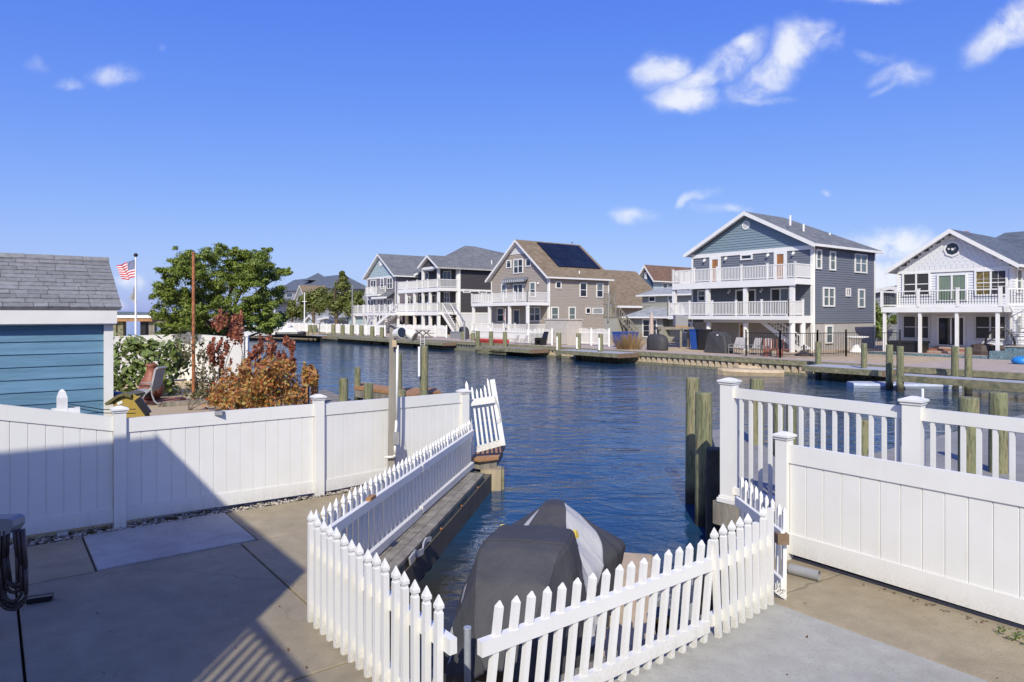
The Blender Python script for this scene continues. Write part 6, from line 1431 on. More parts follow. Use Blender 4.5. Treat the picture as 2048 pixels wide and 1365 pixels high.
W7('F', yW, 1515, 1632, 455, 690, n=2, sash=False, name='sliding_door', bottom=zU + .01); W7('F', yW, 1530, 1612, 765, 922, n=2); W7('F', yW, 1215, 1305, 480, 690, n=2, sash=False, name='sliding_door', bottom=zU + .01); W7('F', yW, 1165, 1300, 800, 1030, n=2, sash=False, name='sliding_door', bottom=zLo + .01); W7('F', yW, 1355, 1420, 805, 1030, sash=False, name='door', bottom=zLo + .01); W7('F', yW, 890, 1030, 830, 945, n=2)
W7('S', 0, 1797, 1905, 722, 778, sash=False); h.window('S', 0, 957, 973, r7(745), r7(785), sash=False)
for (x, f) in ((890, .5), (1010, .5), (1130, .5), (1260, .5), (1360, .5)):
    b = MB(); x_ = h.fx(q7(x), yW - .05); b.box(x_ - .9, x_ + .9, yW - .06, yW - .024, .1, zLo - .6); h.part('garage_glass', b, M['glass'])
# side stair (white) from lower deck
b = MB(); y_s = .6
for k in range(9): b.box(.05 + .28 * k, .33 + .28 * k, .5, 1.5, zLo - .05 - .26 * (k + 1), zLo - .26 * (k + 1) )
st_o = h.part('stair', b, M['grayboard']); b = MB(); b.beam((.05, .48, zLo - .25), (2.7, .48, .1), .05, .3); b.beam((.05, .48, zLo + .9), (2.7, .48, 1.1), .06, .08); b.beam((.05, 1.52, zLo + .9), (2.7, 1.52, 1.1), .06, .08); b.build('stringer', M['trim'], st_o)
b = MB()
for k in range(16): f = k / 15; b.box(.08 + 2.6 * f, .11 + 2.6 * f, .47, .50, zLo - .1 - (zLo - .2) * f, zLo + .9 - (zLo - .2) * f)
b.build('stair_balusters', M['trim'], st_o, 'stuff')
for (x, y) in ((1185, 270), (1140, 300)): b = MB(); P = dp(q7(x), r7(y), h.d + 12) ; 
b = MB(); b.tube((-.6, yW + 5, zE + .6), (-.6, yW + 5, zE + 1.3), .07, .07, 8); h.part('vent_pipe', b, M['trim'])
CHH = h

# ================= mauve grey house
h = House('mauve_house', 'mauve grey house with pale blue gable, small balcony and white stairs', q7(815), 41.0)
xL = h.fx(q7(402)); zE = h.fz(q7(815), r7(535)); zA = h.fz(q7(580), r7(215), -.4); D_ = 13.0; xA = xL * .5
b = MB(); b.box(xL, 0, 0, D_, -.3, zE); h.siding(b, 'F', 0, .2, zE, lambda z: (xL, 0)); h.siding(b, 'S', 0, .2, zE, lambda z: (0, D_)); h.part('wall', b, M['s_purple'])
b = MB(); b.add([(xL, -.0, zE), (0, -.0, zE), (xA, -.0, zA - .1)], [(0, 2, 1)]); h.siding(b, 'F', -.001, zE + .1, zA - .2, lambda z: (xL + (xA - xL) * (z - zE) / (zA - zE), xA * (z - zE) / (zA - zE)), .22); h.part('gable_siding', b, M['s_pale'])
h.gable_roof(xL - .45, .45, -.5, D_, zE + .0, zE + .0, xA, zA, M['roof_grey'])
for q_ in ((xL, .04, -.07, -.024, zE - .1, zE + .1), (-.1, .04, -.055, -.023, 0, zE - .1), (xL - .04, xL + .1, -.055, -.023, 0, zE - .1)): b = MB(); b.box(*q_); h.part('trim_board', b, M['trim'])
b = MB(); xv, zv = h.fx(q7(605)), h.fz(q7(605), r7(335)); b.tube((xv, -.03, zv), (xv, -.1, zv), .5, .5, 16); h.part('gable_vent', b, M['trim'])
# right wing with its own rake
zW = h.fz(q7(1000), r7(540), 3.0); b = MB(); b.box(.03, 5.5, 3.0, D_, -.3, zW); h.siding(b, 'F', 3.0, .2, zW, lambda z: (.03, 5.5)); h.part('wing_wall', b, M['s_purple'])
zw2 = h.fz(q7(1180), r7(345), 3.0); b = MB(); b.add([(-.5, 2.6, zE - .1), (6, 2.6, zE - .1), (6, 2.6, zw2), (-.5, D_, zE), (6, D_, zE), (6, D_, zw2)], [(0, 2, 1), (0, 3, 5, 2), (0, 1, 4, 3), (1, 2, 5, 4)]); h.part('wing_roof', b, M['roof_grey']); b = MB(); b.beam((-.5, 2.5, zE - .05), (6, 2.5, zw2 + .05), .12, .3); b.box(.03, 5.5, 2.9, 2.97, zW - .2, zW); h.part('wing_trim', b, M['trim'])
W7 = lambda f, pl, x0, x1, y0, y1, **k: h.window(f, pl, q7(x0), q7(x1), r7(y0), r7(y1), **k)
W7('F', 0, 452, 533, 588, 790, n=2, sash=False, name='sliding_door'); W7('F', 0, 597, 643, 562, 722); W7('F', 0, 693, 774, 557, 718, n=2); W7('F', 0, 405, 452, 870, 1060); W7('F', 0, 455, 535, 870, 1060, n=2, sash=False, name='sliding_door'); W7('F', 0, 548, 640, 865, 1060, n=2, sash=False, name='sliding_door'); W7('F', 0, 695, 772, 862, 1060, n=2, sash=False, name='sliding_door')
yb = -1.2; xl, xr_ = h.fx(q7(375), yb), h.fx(q7(550), yb); zt = h.fz(q7(460), r7(795), yb); b = MB(); b.box(xl, xr_, yb, -.03, zt - .25, zt); h.part('balcony_floor', b, M['trim']); h.railing([(xl, -.1), (xl, yb), (xr_, yb), (xr_, -.1)], zt, .95, 1.5, .14)
x0, x1 = h.fx(q7(515), -.8), .05; z1 = h.fz(q7(815), r7(750)); b = MB(); b.slab3([(x0, -1.3, z1 - .75), (x1, -1.3, z1 - .75), (x1 - .2, -.03, z1), (x0 + .3, -.03, z1)], .12); h.part('pent_roof', b, M['roof_grey']); b = MB(); b.box(x0, x1, -1.4, -1.301, z1 - .95, z1 - .72); h.part('pent_gutter', b, M['trim'])
yb = -3.2; xl, xr_ = h.fx(q7(190), yb), h.fx(q7(830), yb); zt = h.fz(q7(500), r7(1072), yb); b = MB(); b.box(xl, xr_, yb, -.03, zt - .3, zt); h.part('deck_floor', b, M['trim']); h.railing([(xl, -.1), (xl, yb), (xr_, yb)], zt, .98, 1.6, .16, bw=.02)
for f in (0, .25, .5, .75, 1): b = MB(); x_ = xl + (xr_ - xl) * f; b.box(x_ - .12, x_ + .12, yb + .05, yb + .29, 0, zt - .3); h.part('deck_post', b, M['trim'])
b = MB(); b.box(xL + .1, -.1, -.05, -.023, .1, zt - .4); h.part('ground_wall', b, M['soffit'])
b = MB(); xs0, xs1 = h.fx(q7(470), -4), h.fx(q7(760), -4)
for k in range(9): f = k / 9; b.box(xs0 + (xs1 - xs0) * f, xs0 + (xs1 - xs0) * (f + .14), -4.3, -3.25, .4 + (zt - .4) * f, .5 + (zt - .4) * f)
so_ = h.part('stair', b, M['trim']); b = MB()
for y in (-4.3, -3.3): b.beam((xs0, y, .3), (xs1, y, zt - .1), .06, .3); b.beam((xs0, y, 1.3), (xs1, y, zt + .9), .07, .09)
for k in range(7): f = k / 6; b.box(xs0 + (xs1 - xs0) * f - .04, xs0 + (xs1 - xs0) * f + .04, -4.34, -4.26, .3 + (zt - .4) * f, 1.3 + (zt - .4) * f)
b.build('stair_rail', M['trim'], so_)

# ================= sage cottage
h = House('sage_cottage', 'sage grey two storey cottage with pale roof between beige and slate blue houses', q5(445), 45.0)
xL = h.fx(q4(1615)); zE = h.fz(q5(350), r5(825)); b = MB(); b.box(xL, .0, 0, 7, -.3, zE); h.siding(b, 'F', 0, .1, zE, lambda z: (xL, 0)); b.box(.002, 4.5, .8, 7, -.3, zE); h.siding(b, 'F', .8, .1, zE, lambda z: (.0, 4.5)); h.part('wall', b, M['s_sage'])
zt = h.fz(q5(300), r5(755), 2.5); b = MB(); b.slab3([(xL - .35, -.4, zE), (4.8, -.4, zE), (4.8, 2.6, zt), (xL + .6, 2.6, zt)], .12); b.slab3([(xL - .35, -.4, zE), (xL + .6, 2.6, zt), (xL - .35, 6, zE)], .12); h.part('lower_roof', b, M['roof_pale'])
x2 = h.fx(q5(300), 2.6); zE2 = h.fz(q5(400), r5(672), 2.6); b = MB(); b.box(x2, 4.5, 2.6, 8, zE, zE2); h.siding(b, 'F', 2.6, zt - .3, zE2, lambda z: (x2, 4.5)); h.part('upper_wall', b, M['s_sage']); zt2 = h.fz(q5(400), r5(630), 4.5); b = MB(); b.slab3([(x2 - .4, 2.2, zE2), (4.8, 2.2, zE2), (4.8, 5.0, zt2 + .1), (x2 - .4, 5.0, zt2 + .1)], .14); h.part('upper_roof', b, M['roof_pale']); b = MB(); b.box(x2 - .4, 4.8, 2.12, 2.19, zE2 - .12, zE2 + .02); b.box(xL - .35, 4.8, -.48, -.41, zE - .14, zE); h.part('fascia', b, M['trim'])
W5('F', 0, 303, 406, 842, 972, n=2, grid=(2, 3), sash=False); W5('F', 2.6, 347, 395, 680, 722, sash=False); W5('F', 2.6, 482, 520, 675, 742)
SG = h

# ================= blue gabled house behind, brown roof
h = House('blue_back_house', 'deep blue house with brown roof far behind the cottage', q5(375), 75.0)
xL = h.fx(q5(283)); zE = h.fz(q5(375), r5(578)); zA = h.fz(q5(322), r5(472)); b = MB(); b.box(xL, 0, 0, 14, -.3, zE); b.add([(xL, 0, zE), (0, 0, zE), (xL / 2, 0, zA - .1)], [(0, 2, 1)]); h.siding(b, 'F', 0, 3, zA - .3, lambda z: (xL if z < zE else xL + (-xL / 2) * (z - zE) / (zA - zE), 0 if z < zE else xL / 2 * (z - zE) / (zA - zE)), .25); h.part('wall', b, M['s_blue'])
h.gable_roof(xL - .5, .5, -.5, 15, zE, zE, xL / 2, zA, M['roof_red'], th=.25)
for (x0, x1, y0, y1) in ((290, 302, 600, 640), (318, 330, 598, 640), (318, 332, 510, 560), (292, 300, 660, 700)): W5('F', 0, x0, x1, y0, y1, sash=False, tw=.14)
b = MB(); h.siding(b, 'S', 0, 5, zE, lambda z: (0, 14), .25); h.part('side_wall', b, M['s_pale']); W5('S', 0, 440, 474, 590, 625); W5('S', 0, 480, 512, 590, 612, sash=False)
for y in (4.5, 6, 8): b = MB(); b.tube((-1.2, y, zE + .8), (-1.2, y, zE + 1.8), .1, .1, 6); h.part('vent_pipe', b, M['trim'])

# ================= small far white houses, grey left house, brown roof house, grey right building, sheds
def simple_house(name, label, px0, px1, t, zwall_py, apex_py, wm, rm, dep=8.0, group=None, wins=(), apx=.5):
    h = House(name, label, px1, t); xL = h.fx(px0); zE = h.fz(px1, zwall_py); pc = px0 + (px1 - px0) * apx; zA = h.fz(pc, apex_py); xA = xL * (1 - apx)
    b = MB(); b.box(xL, 0, 0, dep, -.3, zE); b.add([(xL, 0, zE), (0, 0, zE), (xA, 0, zA - .1)], [(0, 2, 1)]); h.siding(b, 'F', 0, 0, zE, lambda z: (xL, 0), .25); h.siding(b, 'S', 0, 0, zE, lambda z: (0, dep), .25); h.part('wall', b, M[wm])
    h.gable_roof(xL - .4, .4, -.4, dep + .4, zE, zE, xA, zA, M[rm], th=.2)
    for (f, a, c_, t0, b0) in wins: h.window(f, 0, a, c_, t0, b0, sash=False, tw=.12)
    return h
simple_house('small_white_house', 'tiny far white gabled house behind the beige house roof, left one', 1243, 1253, 120, 572, 563, 's_white', 'roof_slate', 10, None, (('F', 1246, 1250, 572, 580),))
simple_house('small_white_house', 'tiny far white gabled house with dormer, right of its twin', 1253, 1266, 112, 577, 567, 's_white', 'roof_slate', 8, None, (('F', 1257, 1263, 577, 585),))
simple_house('grey_flat_house', 'low grey building seen between slate blue and white houses', 1740, 1830, 62, 588, 577, 's_grey', 'roof_grey', 10, None)
h = House('grey_shore_house', 'large pale grey house with dark roof behind the cedar tree', 655, 68.0)
xL = h.fx(550); zE = h.fz(655, 577); b = MB(); b.box(xL, 0, 0, 12, -.3, zE); h.siding(b, 'F', 0, 0, zE, lambda z: (xL, 0), .3); h.part('wall', b, M['s_grey']); zt = h.fz(600, 558, 4); b = MB(); b.slab3([(xL - .5, -.6, zE), (.6, -.6, zE), (-2, 5, zt), (xL + 2, 5, zt)], .3); b.slab3([(xL + 2, 5, zt), (-2, 5, zt), (.6, 12, zE), (xL - .5, 12, zE)], .3); b.slab3([(.6, -.6, zE), (.6, 12, zE), (-2, 5, zt)], .3); b.add([(xL * .5 - 2, 1.5, zt - 1), (xL * .5 + 3.5, 1.5, zt - 1), (xL * .5 + 1, 5, zt + 1.2), (xL * .5 - 2, 8, zt - 1), (xL * .5 + 3.5, 8, zt - 1)], [(0, 1, 2), (1, 4, 2), (4, 3, 2), (3, 0, 2)]); h.part('roof', b, M['roof_slate'])
b = MB(); b.box(xL, .1, -.08, -.03, zE - .5, zE - .02); h.part('fascia', b, M['trim']); h.window('F', 0, 573, 586, 585, 595, sash=False); h.window('F', 0, 556, 566, 615, 630, sash=False)
x0, x1 = h.fx(550, -1), h.fx(575, -1); z0 = h.fz(562, 606, -1); b = MB(); b.slab3([(x0, -2.2, z0), (x1, -2.2, z0), (x1 - .3, -.05, z0 + 1.2), (x0 + .3, -.05, z0 + 1.2)], .15); h.part('porch_roof', b, M['roof_slate'])
simple_house('brown_roof_house', 'pale house with brown roof among the trees of the far left shore', 590, 614, 62, 605, 572, 's_grey', 'roof_brown', 14, None, (('F', 594, 599, 598, 606), ('F', 603, 609, 598, 606)))
simple_house('far_cottage', 'small pale grey cottage with gable behind the far white picket fence', 613, 632, 48, 645, 632, 's_pale', 'roof_pale', 7, None, (('F', 619, 626, 648, 656),))
simple_house('garden_shed', 'low white garden shed with blue door behind far picket fence', 640, 676, 46, 641, 636, 's_white', 'roof_pale', 3, None, (('F', 648, 666, 640, 655),))
simple_house('garden_shed', 'low tan garden shed right of the white one on far shore', 676, 697, 45.5, 641, 638, 'stucco', 'roof_pale', 3, None)
simple_house('garden_shed', 'narrow blue grey shed beside the mauve house deck', 697, 706, 44, 632, 626, 's_pale', 'roof_slate', 3, None)

# ------------------------------------------------------------------ far picket fences, bank furniture
def far_fence(label, pts, h_=1.0, gap=.13, m='trim', z=FG, postgap=2.3, thin=.05, name='picket_fence', flat=False):
    t_ = thing(name, label, 'fence', (pts[0][0], pts[0][1], z)); o = Vector((pts[0][0], pts[0][1], 0)); pb, rb = MB(), MB()
    pm = MB(); w_ = thin * 1.4 + .03; pm.box(-w_ / 2, w_ / 2, -w_ / 2, w_ / 2, 0, h_ + .12); pm.box(-w_ / 2 - .02, w_ / 2 + .02, -w_ / 2 - .02, w_ / 2 + .02, h_ + .1201, h_ + .15); pme = pm.mesh('post', M[m])
    for a, c_ in zip(pts[:-1], pts[1:]):
        a, c_ = Vector((a[0], a[1], 0)) - o, Vector((c_[0], c_[1], 0)) - o; ln = (c_ - a).length; d = (c_ - a) / ln
        for zz in (.2, h_ - (.2 if not flat else .02)): rb.beam(a + Vector((0, 0, zz)), c_ + Vector((0, 0, zz)), .03, .07 if not flat else .035)
        n_ = int(ln / gap); np_ = max(1, round(ln / postgap))
        for i in range(n_):
            p = a + d * (ln * (i + .5) / n_); hh_ = h_ + (0 if flat else .12 * math.sin((i / n_ * np_ % 1) * math.pi)); pb.beam(p + Vector((0, 0, .08)), p + Vector((0, 0, hh_)), thin, thin * .4, (d.x, d.y, 0))
        for i in range(np_ + 1): piece('post', pme, t_, a + d * (ln * i / np_))
    rb.build('rail', M[m], t_); pb.build('pickets', M[m], t_, 'stuff'); return t_
y2 = lambda px, y: tuple((cf_.location - U * C(px, y) + V * y)[:2])
far_fence('far white picket fence in front of the mauve house', [y2(575, 2.2), y2(640, 2.0), y2(770, 1.7)], 1.05, .16, thin=.075)
far_fence('white scalloped picket fence before the charcoal house garages', [y2(790, 4.2), y2(893, 4.2)], 1.1, .15, thin=.07)
far_fence('white picket fence in front of the beige house porch', [y2(952, 1.3), y2(1012, 1.6), y2(1104, 1.9)], 1.1, .14, thin=.06)
far_fence('white scalloped fence section right of the storage shed', [y2(1149, 3.8), y2(1218, 3.8)], 1.15, .12, thin=.06)
far_fence('black metal picket fence around the slate blue house yard', [y2(1492, 1.2), y2(1560, 1.4), y2(1635, 3.6), y2(1692, 5.6), y2(1800, 7.6)], 1.3, .12, 'black', thin=.022, name='iron_fence', flat=True, postgap=2.0)
def at(px, py, z=FG): return gp(px, py, z)
def box_thing(name, label, cat, px, y, dims, m, z=FG):
    x, yy = y2(px, y); t_ = thing(name, label, cat, (x, yy, z), ROT); return t_
# resin storage shed
t_ = box_thing('storage_shed', 'tan resin storage shed with double doors beside the beige house', 'shed', 1127, 3.4, None, None)
b = MB(); b.box(-1.3, 1.3, -.7, .7, 0, 1.85); b.build('body', M['resin'], t_); b = MB(); b.box(-1.36, 1.36, -.78, .78, 1.851, 1.95); b.build('lid', M['resin'], t_)
for sg in (-1, 1): b = MB(); b.box(min(sg * .02, sg * 1.2), max(sg * .02, sg * 1.2), -.74, -.702, .08, 1.8); b.box(min(sg * .1, sg * 1.1), max(sg * .1, sg * 1.1), -.76, -.7405, .9, .94); b.build('door', M['resin'], t_)
# dry reeds
x, yy = y2(1258, 1.8); rd_ = thing('reed_clump', 'clump of dry brown reeds on the far bank', 'reeds', (x, yy, FG)); b = MB()
for k in range(420):
    a = random.uniform(0, 6.28); r = random.uniform(0, .75); p = Vector((r * math.cos(a), r * math.sin(a) * .6, 0)); b.tube(p, p * 1.7 + Vector((0, 0, random.uniform(.5, 1.15))), .014, .004, 3, False)
b.build('stalks', M['reed'], rd_, 'stuff')
# bins
for (px, m, lab) in ((1395, 'bluebin', 'blue wheeled bin by the slate blue house'), (1408, 'blackplast', 'black wheeled bin right of the blue one'), (1250, 'bluebin', 'blue recycling tub behind the dry reeds')):
    t_ = box_thing('wheeled_bin', lab, 'bin', px, 5.2 if px > 1300 else 3.6, None, None); w_ = .36 if px > 1300 else .85
    b = MB(); hgt = 1.25 if px > 1300 else 1.0; b.hexa([(-w_ * .8, -.3, .05), (w_ * .8, -.3, .05), (w_ * .8, .3, .05), (-w_ * .8, .3, .05), (-w_, -.38, hgt), (w_, -.38, hgt), (w_, .38, hgt), (-w_, .38, hgt)]); b.build('body', M[m], t_); b = MB(); b.box(-w_ - .03, w_ + .03, -.41, .41, hgt + .001, hgt + .08); b.build('lid', M[m], t_); b = MB(); b.tube((-w_, .3, .12), (w_, .3, .12), .12, .12, 10); b.build('wheel', M['blackplast'], t_)
# blue barrel
t_ = box_thing('barrel', 'small blue barrel on the charcoal house dock', 'barrel', 814, .5, None, None); b = MB(); b.lathe((0, 0, 0), [(.26, 0), (.3, .2), (.3, .6), (.26, .8), (0, .8)], 12); b.build('body', M['bluebin'], t_)
# covered grill + adirondack style chairs + sling chairs
def grill(px, y, lab, s_=1.0):
    t_ = box_thing('covered_grill', lab, 'grill', px, y, None, None); b = MB(); rows = []
    prof = [(.62, .36, .06, 0), (.64, .37, .55, 0), (.60, .34, .85, -.02), (.50, .28, 1.02, -.05), (.34, .2, 1.12, -.08), (.1, .06, 1.15, -.1)]
    n_ = 14
    for (rx, ry, z, cx) in prof:
        for i in range(n_):
            a = 2 * math.pi * i / n_; e = lambda v: math.copysign(abs(v) ** .6, v); rows.append((s_ * (cx + rx * e(math.cos(a)) + .015 * math.sin(5 * a)), ry * e(math.sin(a)), z * (1 if s_ <= 1 else .9)))
    b.add(rows, [(k * n_ + i, k * n_ + (i + 1) % n_, (k + 1) * n_ + (i + 1) % n_, (k + 1) * n_ + i) for k in range(len(prof) - 1) for i in range(n_)] + [tuple((len(prof) - 1) * n_ + i for i in range(n_))])
    b.build('cover', M['cover'], t_, smooth=True); b = MB(); b.box(-.5 * s_, .5 * s_, -.3, .3, 0, .059); b.build('base', M['black'], t_)
def draped_grill(px, y, lab, k_):
    t_ = box_thing('covered_grill', lab, 'grill', px, y, None, None); b = MB(); out = [(-.82, .02), (-.74, .6), (-.62, 1.14), (-.46, 1.22), (.30, 1.22), (.60, 1.0), (.74, .55), (.84, .02)]; n_ = len(out); rows = []
    for (yy, f) in ((-.36, .93), (-.30, 1.0), (.0, 1.02), (.30, 1.0), (.36, .93)):
        for i, (x, z) in enumerate(out): rows.append((k_ * (x * f + .02 * math.sin(i * 2 + yy * 9)), yy - (.06 if z < .1 and yy < 0 else 0) + .02 * math.sin(i * 1.7), z * (f if z > .3 else 1)))
    b.add(rows, [(j * n_ + i, (j + 1) * n_ + i, (j + 1) * n_ + i + 1, j * n_ + i + 1) for j in range(4) for i in range(n_ - 1)] + [tuple(range(n_)), tuple(range(5 * n_ - 1, 4 * n_ - 1, -1))])
    b.build('cover', M['cover'], t_); b = MB(); b.box(-.7 * k_, .7 * k_, -.28, .28, 0, .06); b.build('base', M['black'], t_); b = MB(); b.box(.1, .22, -.385, -.365, 1.02, 1.1); b.build('tag', M['trim'], t_)
draped_grill(1438, 3.2, 'black covered grill beside a white column of the slate blue house', .95); grill(1315, 2.6, 'dark covered grill in front of the cottage window', 1.15); grill(928, 4.2, 'black covered box by the charcoal house white stair', .9)
for i, (px, y, lab) in enumerate(((1470, 3.0, 'tan sling patio chair left of four by the black fence'), (1480, 2.7, 'tan sling patio chair second of four by the black fence'), (1508, 3.0, 'tan slatted patio chair third of four by the black fence'), (1528, 2.8, 'tan slatted patio chair fourth of four by the black fence'), (1030, .8, 'white deck chair left of three on the old brown dock'), (1048, .9, 'white deck chair middle of three on the old brown dock'), (1062, 1.0, 'white deck chair right of three by the wheels'))):
    t_ = box_thing('patio_chair', lab, 'chair', px, y, None, None, FG + .02); m = M['stucco']; t_.scale = (.85, .85, .85) if i < 4 else (.62, .62, .62)
    b = MB(); b.hexa([(-.28, -.3, .40), (.28, -.3, .40), (.28, .25, .34), (-.28, .25, .34), (-.28, -.3, .45), (.28, -.3, .45), (.28, .25, .39), (-.28, .25, .39)]); b.build('seat', m, t_); b = MB()
    b.hexa([(-.28, .22, .40), (.28, .22, .40), (.28, .27, .40), (-.28, .27, .40), (-.24, .5, 1.08), (.24, .5, 1.08), (.24, .55, 1.08), (-.24, .55, 1.08)]); b.build('backrest', m, t_)
    for sx in (-.3, .3): b = MB(); b.path([(sx, -.28, 0), (sx, -.28, .6), (sx, .3, .62), (sx, .35, 0)], .02, 6); b.build('leg', m if i >= 4 else M['greymetal'], t_)
t_ = box_thing('adirondack_chair', 'small black chair on the bank by the storage shed', 'chair', 1082, 1.3, None, None); b = MB(); b.hexa([(-.3, -.3, .35), (.3, -.3, .35), (.3, .25, .22), (-.3, .25, .22), (-.3, -.3, .4), (.3, -.3, .4), (.3, .25, .27), (-.3, .25, .27)]); b.build('seat', M['black'], t_); b = MB(); b.hexa([(-.3, .2, .25), (.3, .2, .25), (.3, .25, .25), (-.3, .25, .25), (-.25, .5, 1.0), (.25, .5, 1.0), (.25, .54, 1.0), (-.25, .54, 1.0)]); b.build('backrest', M['black'], t_); b = MB(); b.box(-.34, -.28, -.32, .2, 0, .55); b.box(.28, .34, -.32, .2, 0, .55); b.build('arm', M['black'], t_)
t_ = box_thing('wooden_cart', 'red brown wooden cart by the white column', 'cart', 1553, 2.6, None, None); b = MB(); b.box(-.6, .6, -.3, .3, .35, .42); b.build('bed', M['brick'], t_); b = MB()
for k in range(7): b.box(-.6 + .19 * k, -.54 + .19 * k, -.3, -.26, .42, .95)
b.build('slats', M['brick'], t_, 'stuff')
for sx in (-.4, .4): b = MB(); b.tube((sx, -.36, .2), (sx, -.31, .2), .2, .2, 12); b.build('wheel', M['brick'], t_)
# red kayaks on the dock
t_ = box_thing('red_kayak', 'red kayak lying behind the white capped pilings', 'kayak', 985, .6, None, None); b = MB(); hull(b, (0, 0, .02), (1, 0, 0), 4.2, .7, 0, .3); b.build('hull', M['red'], t_)
# white pedestal table, umbrella base, wooden stand
t_ = thing('pedestal_table', 'white round table on flared pedestal before the black fence', 'table', at(1712, 705)); b = MB(); b.lathe((0, 0, 0), [(.45, 0), (.34, .06), (.2, .3), (.17, .5), (.24, .72), (.5, .9), (.4, .9), (0, .9)], 20); b.build('pedestal', M['trim'], t_, smooth=True); b = MB(); b.lathe((0, 0, .901), [(.70, 0), (.70, .06), (.0, .061)], 24); b.build('top', M['trim'], t_)
t_ = thing('umbrella_base', 'dark round umbrella base on the patio before the black fence', 'umbrella base', at(1608, 712)); b = MB(); b.lathe((0, 0, 0), [(.5, 0), (.48, .08), (.2, .2), (.06, .26), (.05, .6), (0, .6)], 16); b.build('base', M['purple_brown'], t_, smooth=True)
t_ = thing('fish_table', 'weathered timber fish cleaning table with grey cupboard before the cottage', 'table', at(1349, 696))
for (x, y) in ((-1.05, -.3), (1.05, -.3), (.35, -.3), (-1.05, .4), (1.05, .4)): b = MB(); b.box(x - .07, x + .07, y - .07, y + .07, 0, 1.25); b.build('leg', M['timber'], t_)
b = MB(); b.box(-1.2, 1.2, -.45, .5, 1.251, 1.42); b.build('top', M['timber'], t_); b = MB(); b.box(.0, .85, -.3, .4, 1.5, 2.2); b.build('cupboard', M['greymetal'], t_); b = MB(); b.box(.0, .85, -.3, .4, 1.421, 1.499); b.build('shelf', M['timber_br'], t_)
t_ = box_thing('closed_umbrella', 'closed dusty pink umbrella in front of the cottage window', 'umbrella', 1303, 3.2, None, None); b = MB(); b.tube((0, 0, 0), (0, 0, 2.3), .03, .03, 8); b.build('pole', M['trim'], t_); b = MB(); b.lathe((0, 0, .9), [(.06, 0), (.15, .1), (.13, .7), (.1, 1.2), (.03, 1.5), (0, 1.5)], 10); b.build('canopy', M['umbrella'], t_)
# picnic table, davit crane, deck box
t_ = box_thing('picnic_table', 'brown wooden picnic table on the charcoal house dock', 'table', 845, 2.4, None, None); b = MB(); b.box(-.9, .9, -.4, .4, .72, .78); b.build('top', M['timber'], t_)
for sy_ in (-.7, .7): b = MB(); b.box(-.9, .9, sy_ - .13, sy_ + .13, .42, .47); b.build('bench', M['timber'], t_)
for sx in (-.7, .7): b = MB(); b.beam((sx, -.7, 0), (sx, .35, .72), .06, .1); b.beam((sx + .07, .7, 0), (sx + .07, -.35, .72), .06, .1); b.build('leg', M['timber'], t_)
t_ = box_thing('davit', 'thin dark davit arm angled over the charcoal house dock', 'davit', 929, 2.0, None, None); b = MB(); b.tube((0, 0, 0), (0, 0, 1.7), .07, .06, 8); b.build('post', M['greymetal'], t_); b = MB(); b.beam((0, 0, 1.6), (-2.6, .6, 3.0), .08, .1); b.beam((0, 0, .9), (-.8, .2, 2.05), .05, .06); b.build('arm', M['greymetal'], t_)
t_ = box_thing('deck_box', 'grey deck box by the white wall of the charcoal house', 'box', 916, 4.0, None, None); b = MB(); b.box(-.9, .9, -.3, .3, 0, .6); b.build('body', M['greymetal'], t_); b = MB(); b.box(-.93, .93, -.33, .33, .601, .66); b.build('lid', M['greymetal'], t_)
# masts and flags
for (px, pt, pb_, d, lab) in ((609, 585, 660, 96, 'tall white mast with crossbar on the far left shore'), (704.5, 570, 682, 82, 'thin grey mast beside the mauve house'), (549, 590, 670, 96, 'thin white pole beside the green boat')):
    T = dp(px, pt, d); b = MB((T.x, T.y, 0)); b.tube((T.x, T.y, 0), T, .11, .06, 8)
    if px == 609: b.beam(T - Vector((.35, 0, 1.3)), T + Vector((.35, 0, -1.3)), .08, .08)
    tag(b.build('mast', M['trim'] if px < 700 else M['greymetal'], loc=(T.x, T.y, 0)), lab, 'mast')
# small flag at the beige house
M['flag'] = None
def flagmat():
    m = bpy.data.materials.new('flag_cloth'); m.use_nodes = True; t = NT(m.node_tree); b = m.node_tree.nodes['Principled BSDF']
    uv = t.n('ShaderNodeUVMap'); sp = t.n('ShaderNodeSeparateXYZ'); t.l(uv.outputs[0], sp.inputs[0])
    st_ = t.m('GREATER_THAN', t.m('MODULO', t.m('MULTIPLY', sp.outputs[1], 6.5), 1.0), .5)
    c = t.mix(st_, (.50, .03, .045, 1), (.72, .70, .70, 1))
    can = t.m('MULTIPLY', t.m('LESS_THAN', sp.outputs[0], .4), t.m('GREATER_THAN', sp.outputs[1], .46))
    vo = t.n('ShaderNodeTexVoronoi'); vo.inputs['Scale'].default_value = 18; vo.inputs['Randomness'].default_value = .15; t.l(uv.outputs[0], vo.inputs['Vector'])
    star = t.m('LESS_THAN', vo.outputs['Distance'], .28)
    blue = t.mix(star, (.025, .04, .15, 1), (.65, .66, .7, 1))
    t.l(t.mix(can, c, blue), b.inputs['Base Color']); b.inputs['Roughness'].default_value = .8
    return m
M['flag'] = flagmat()
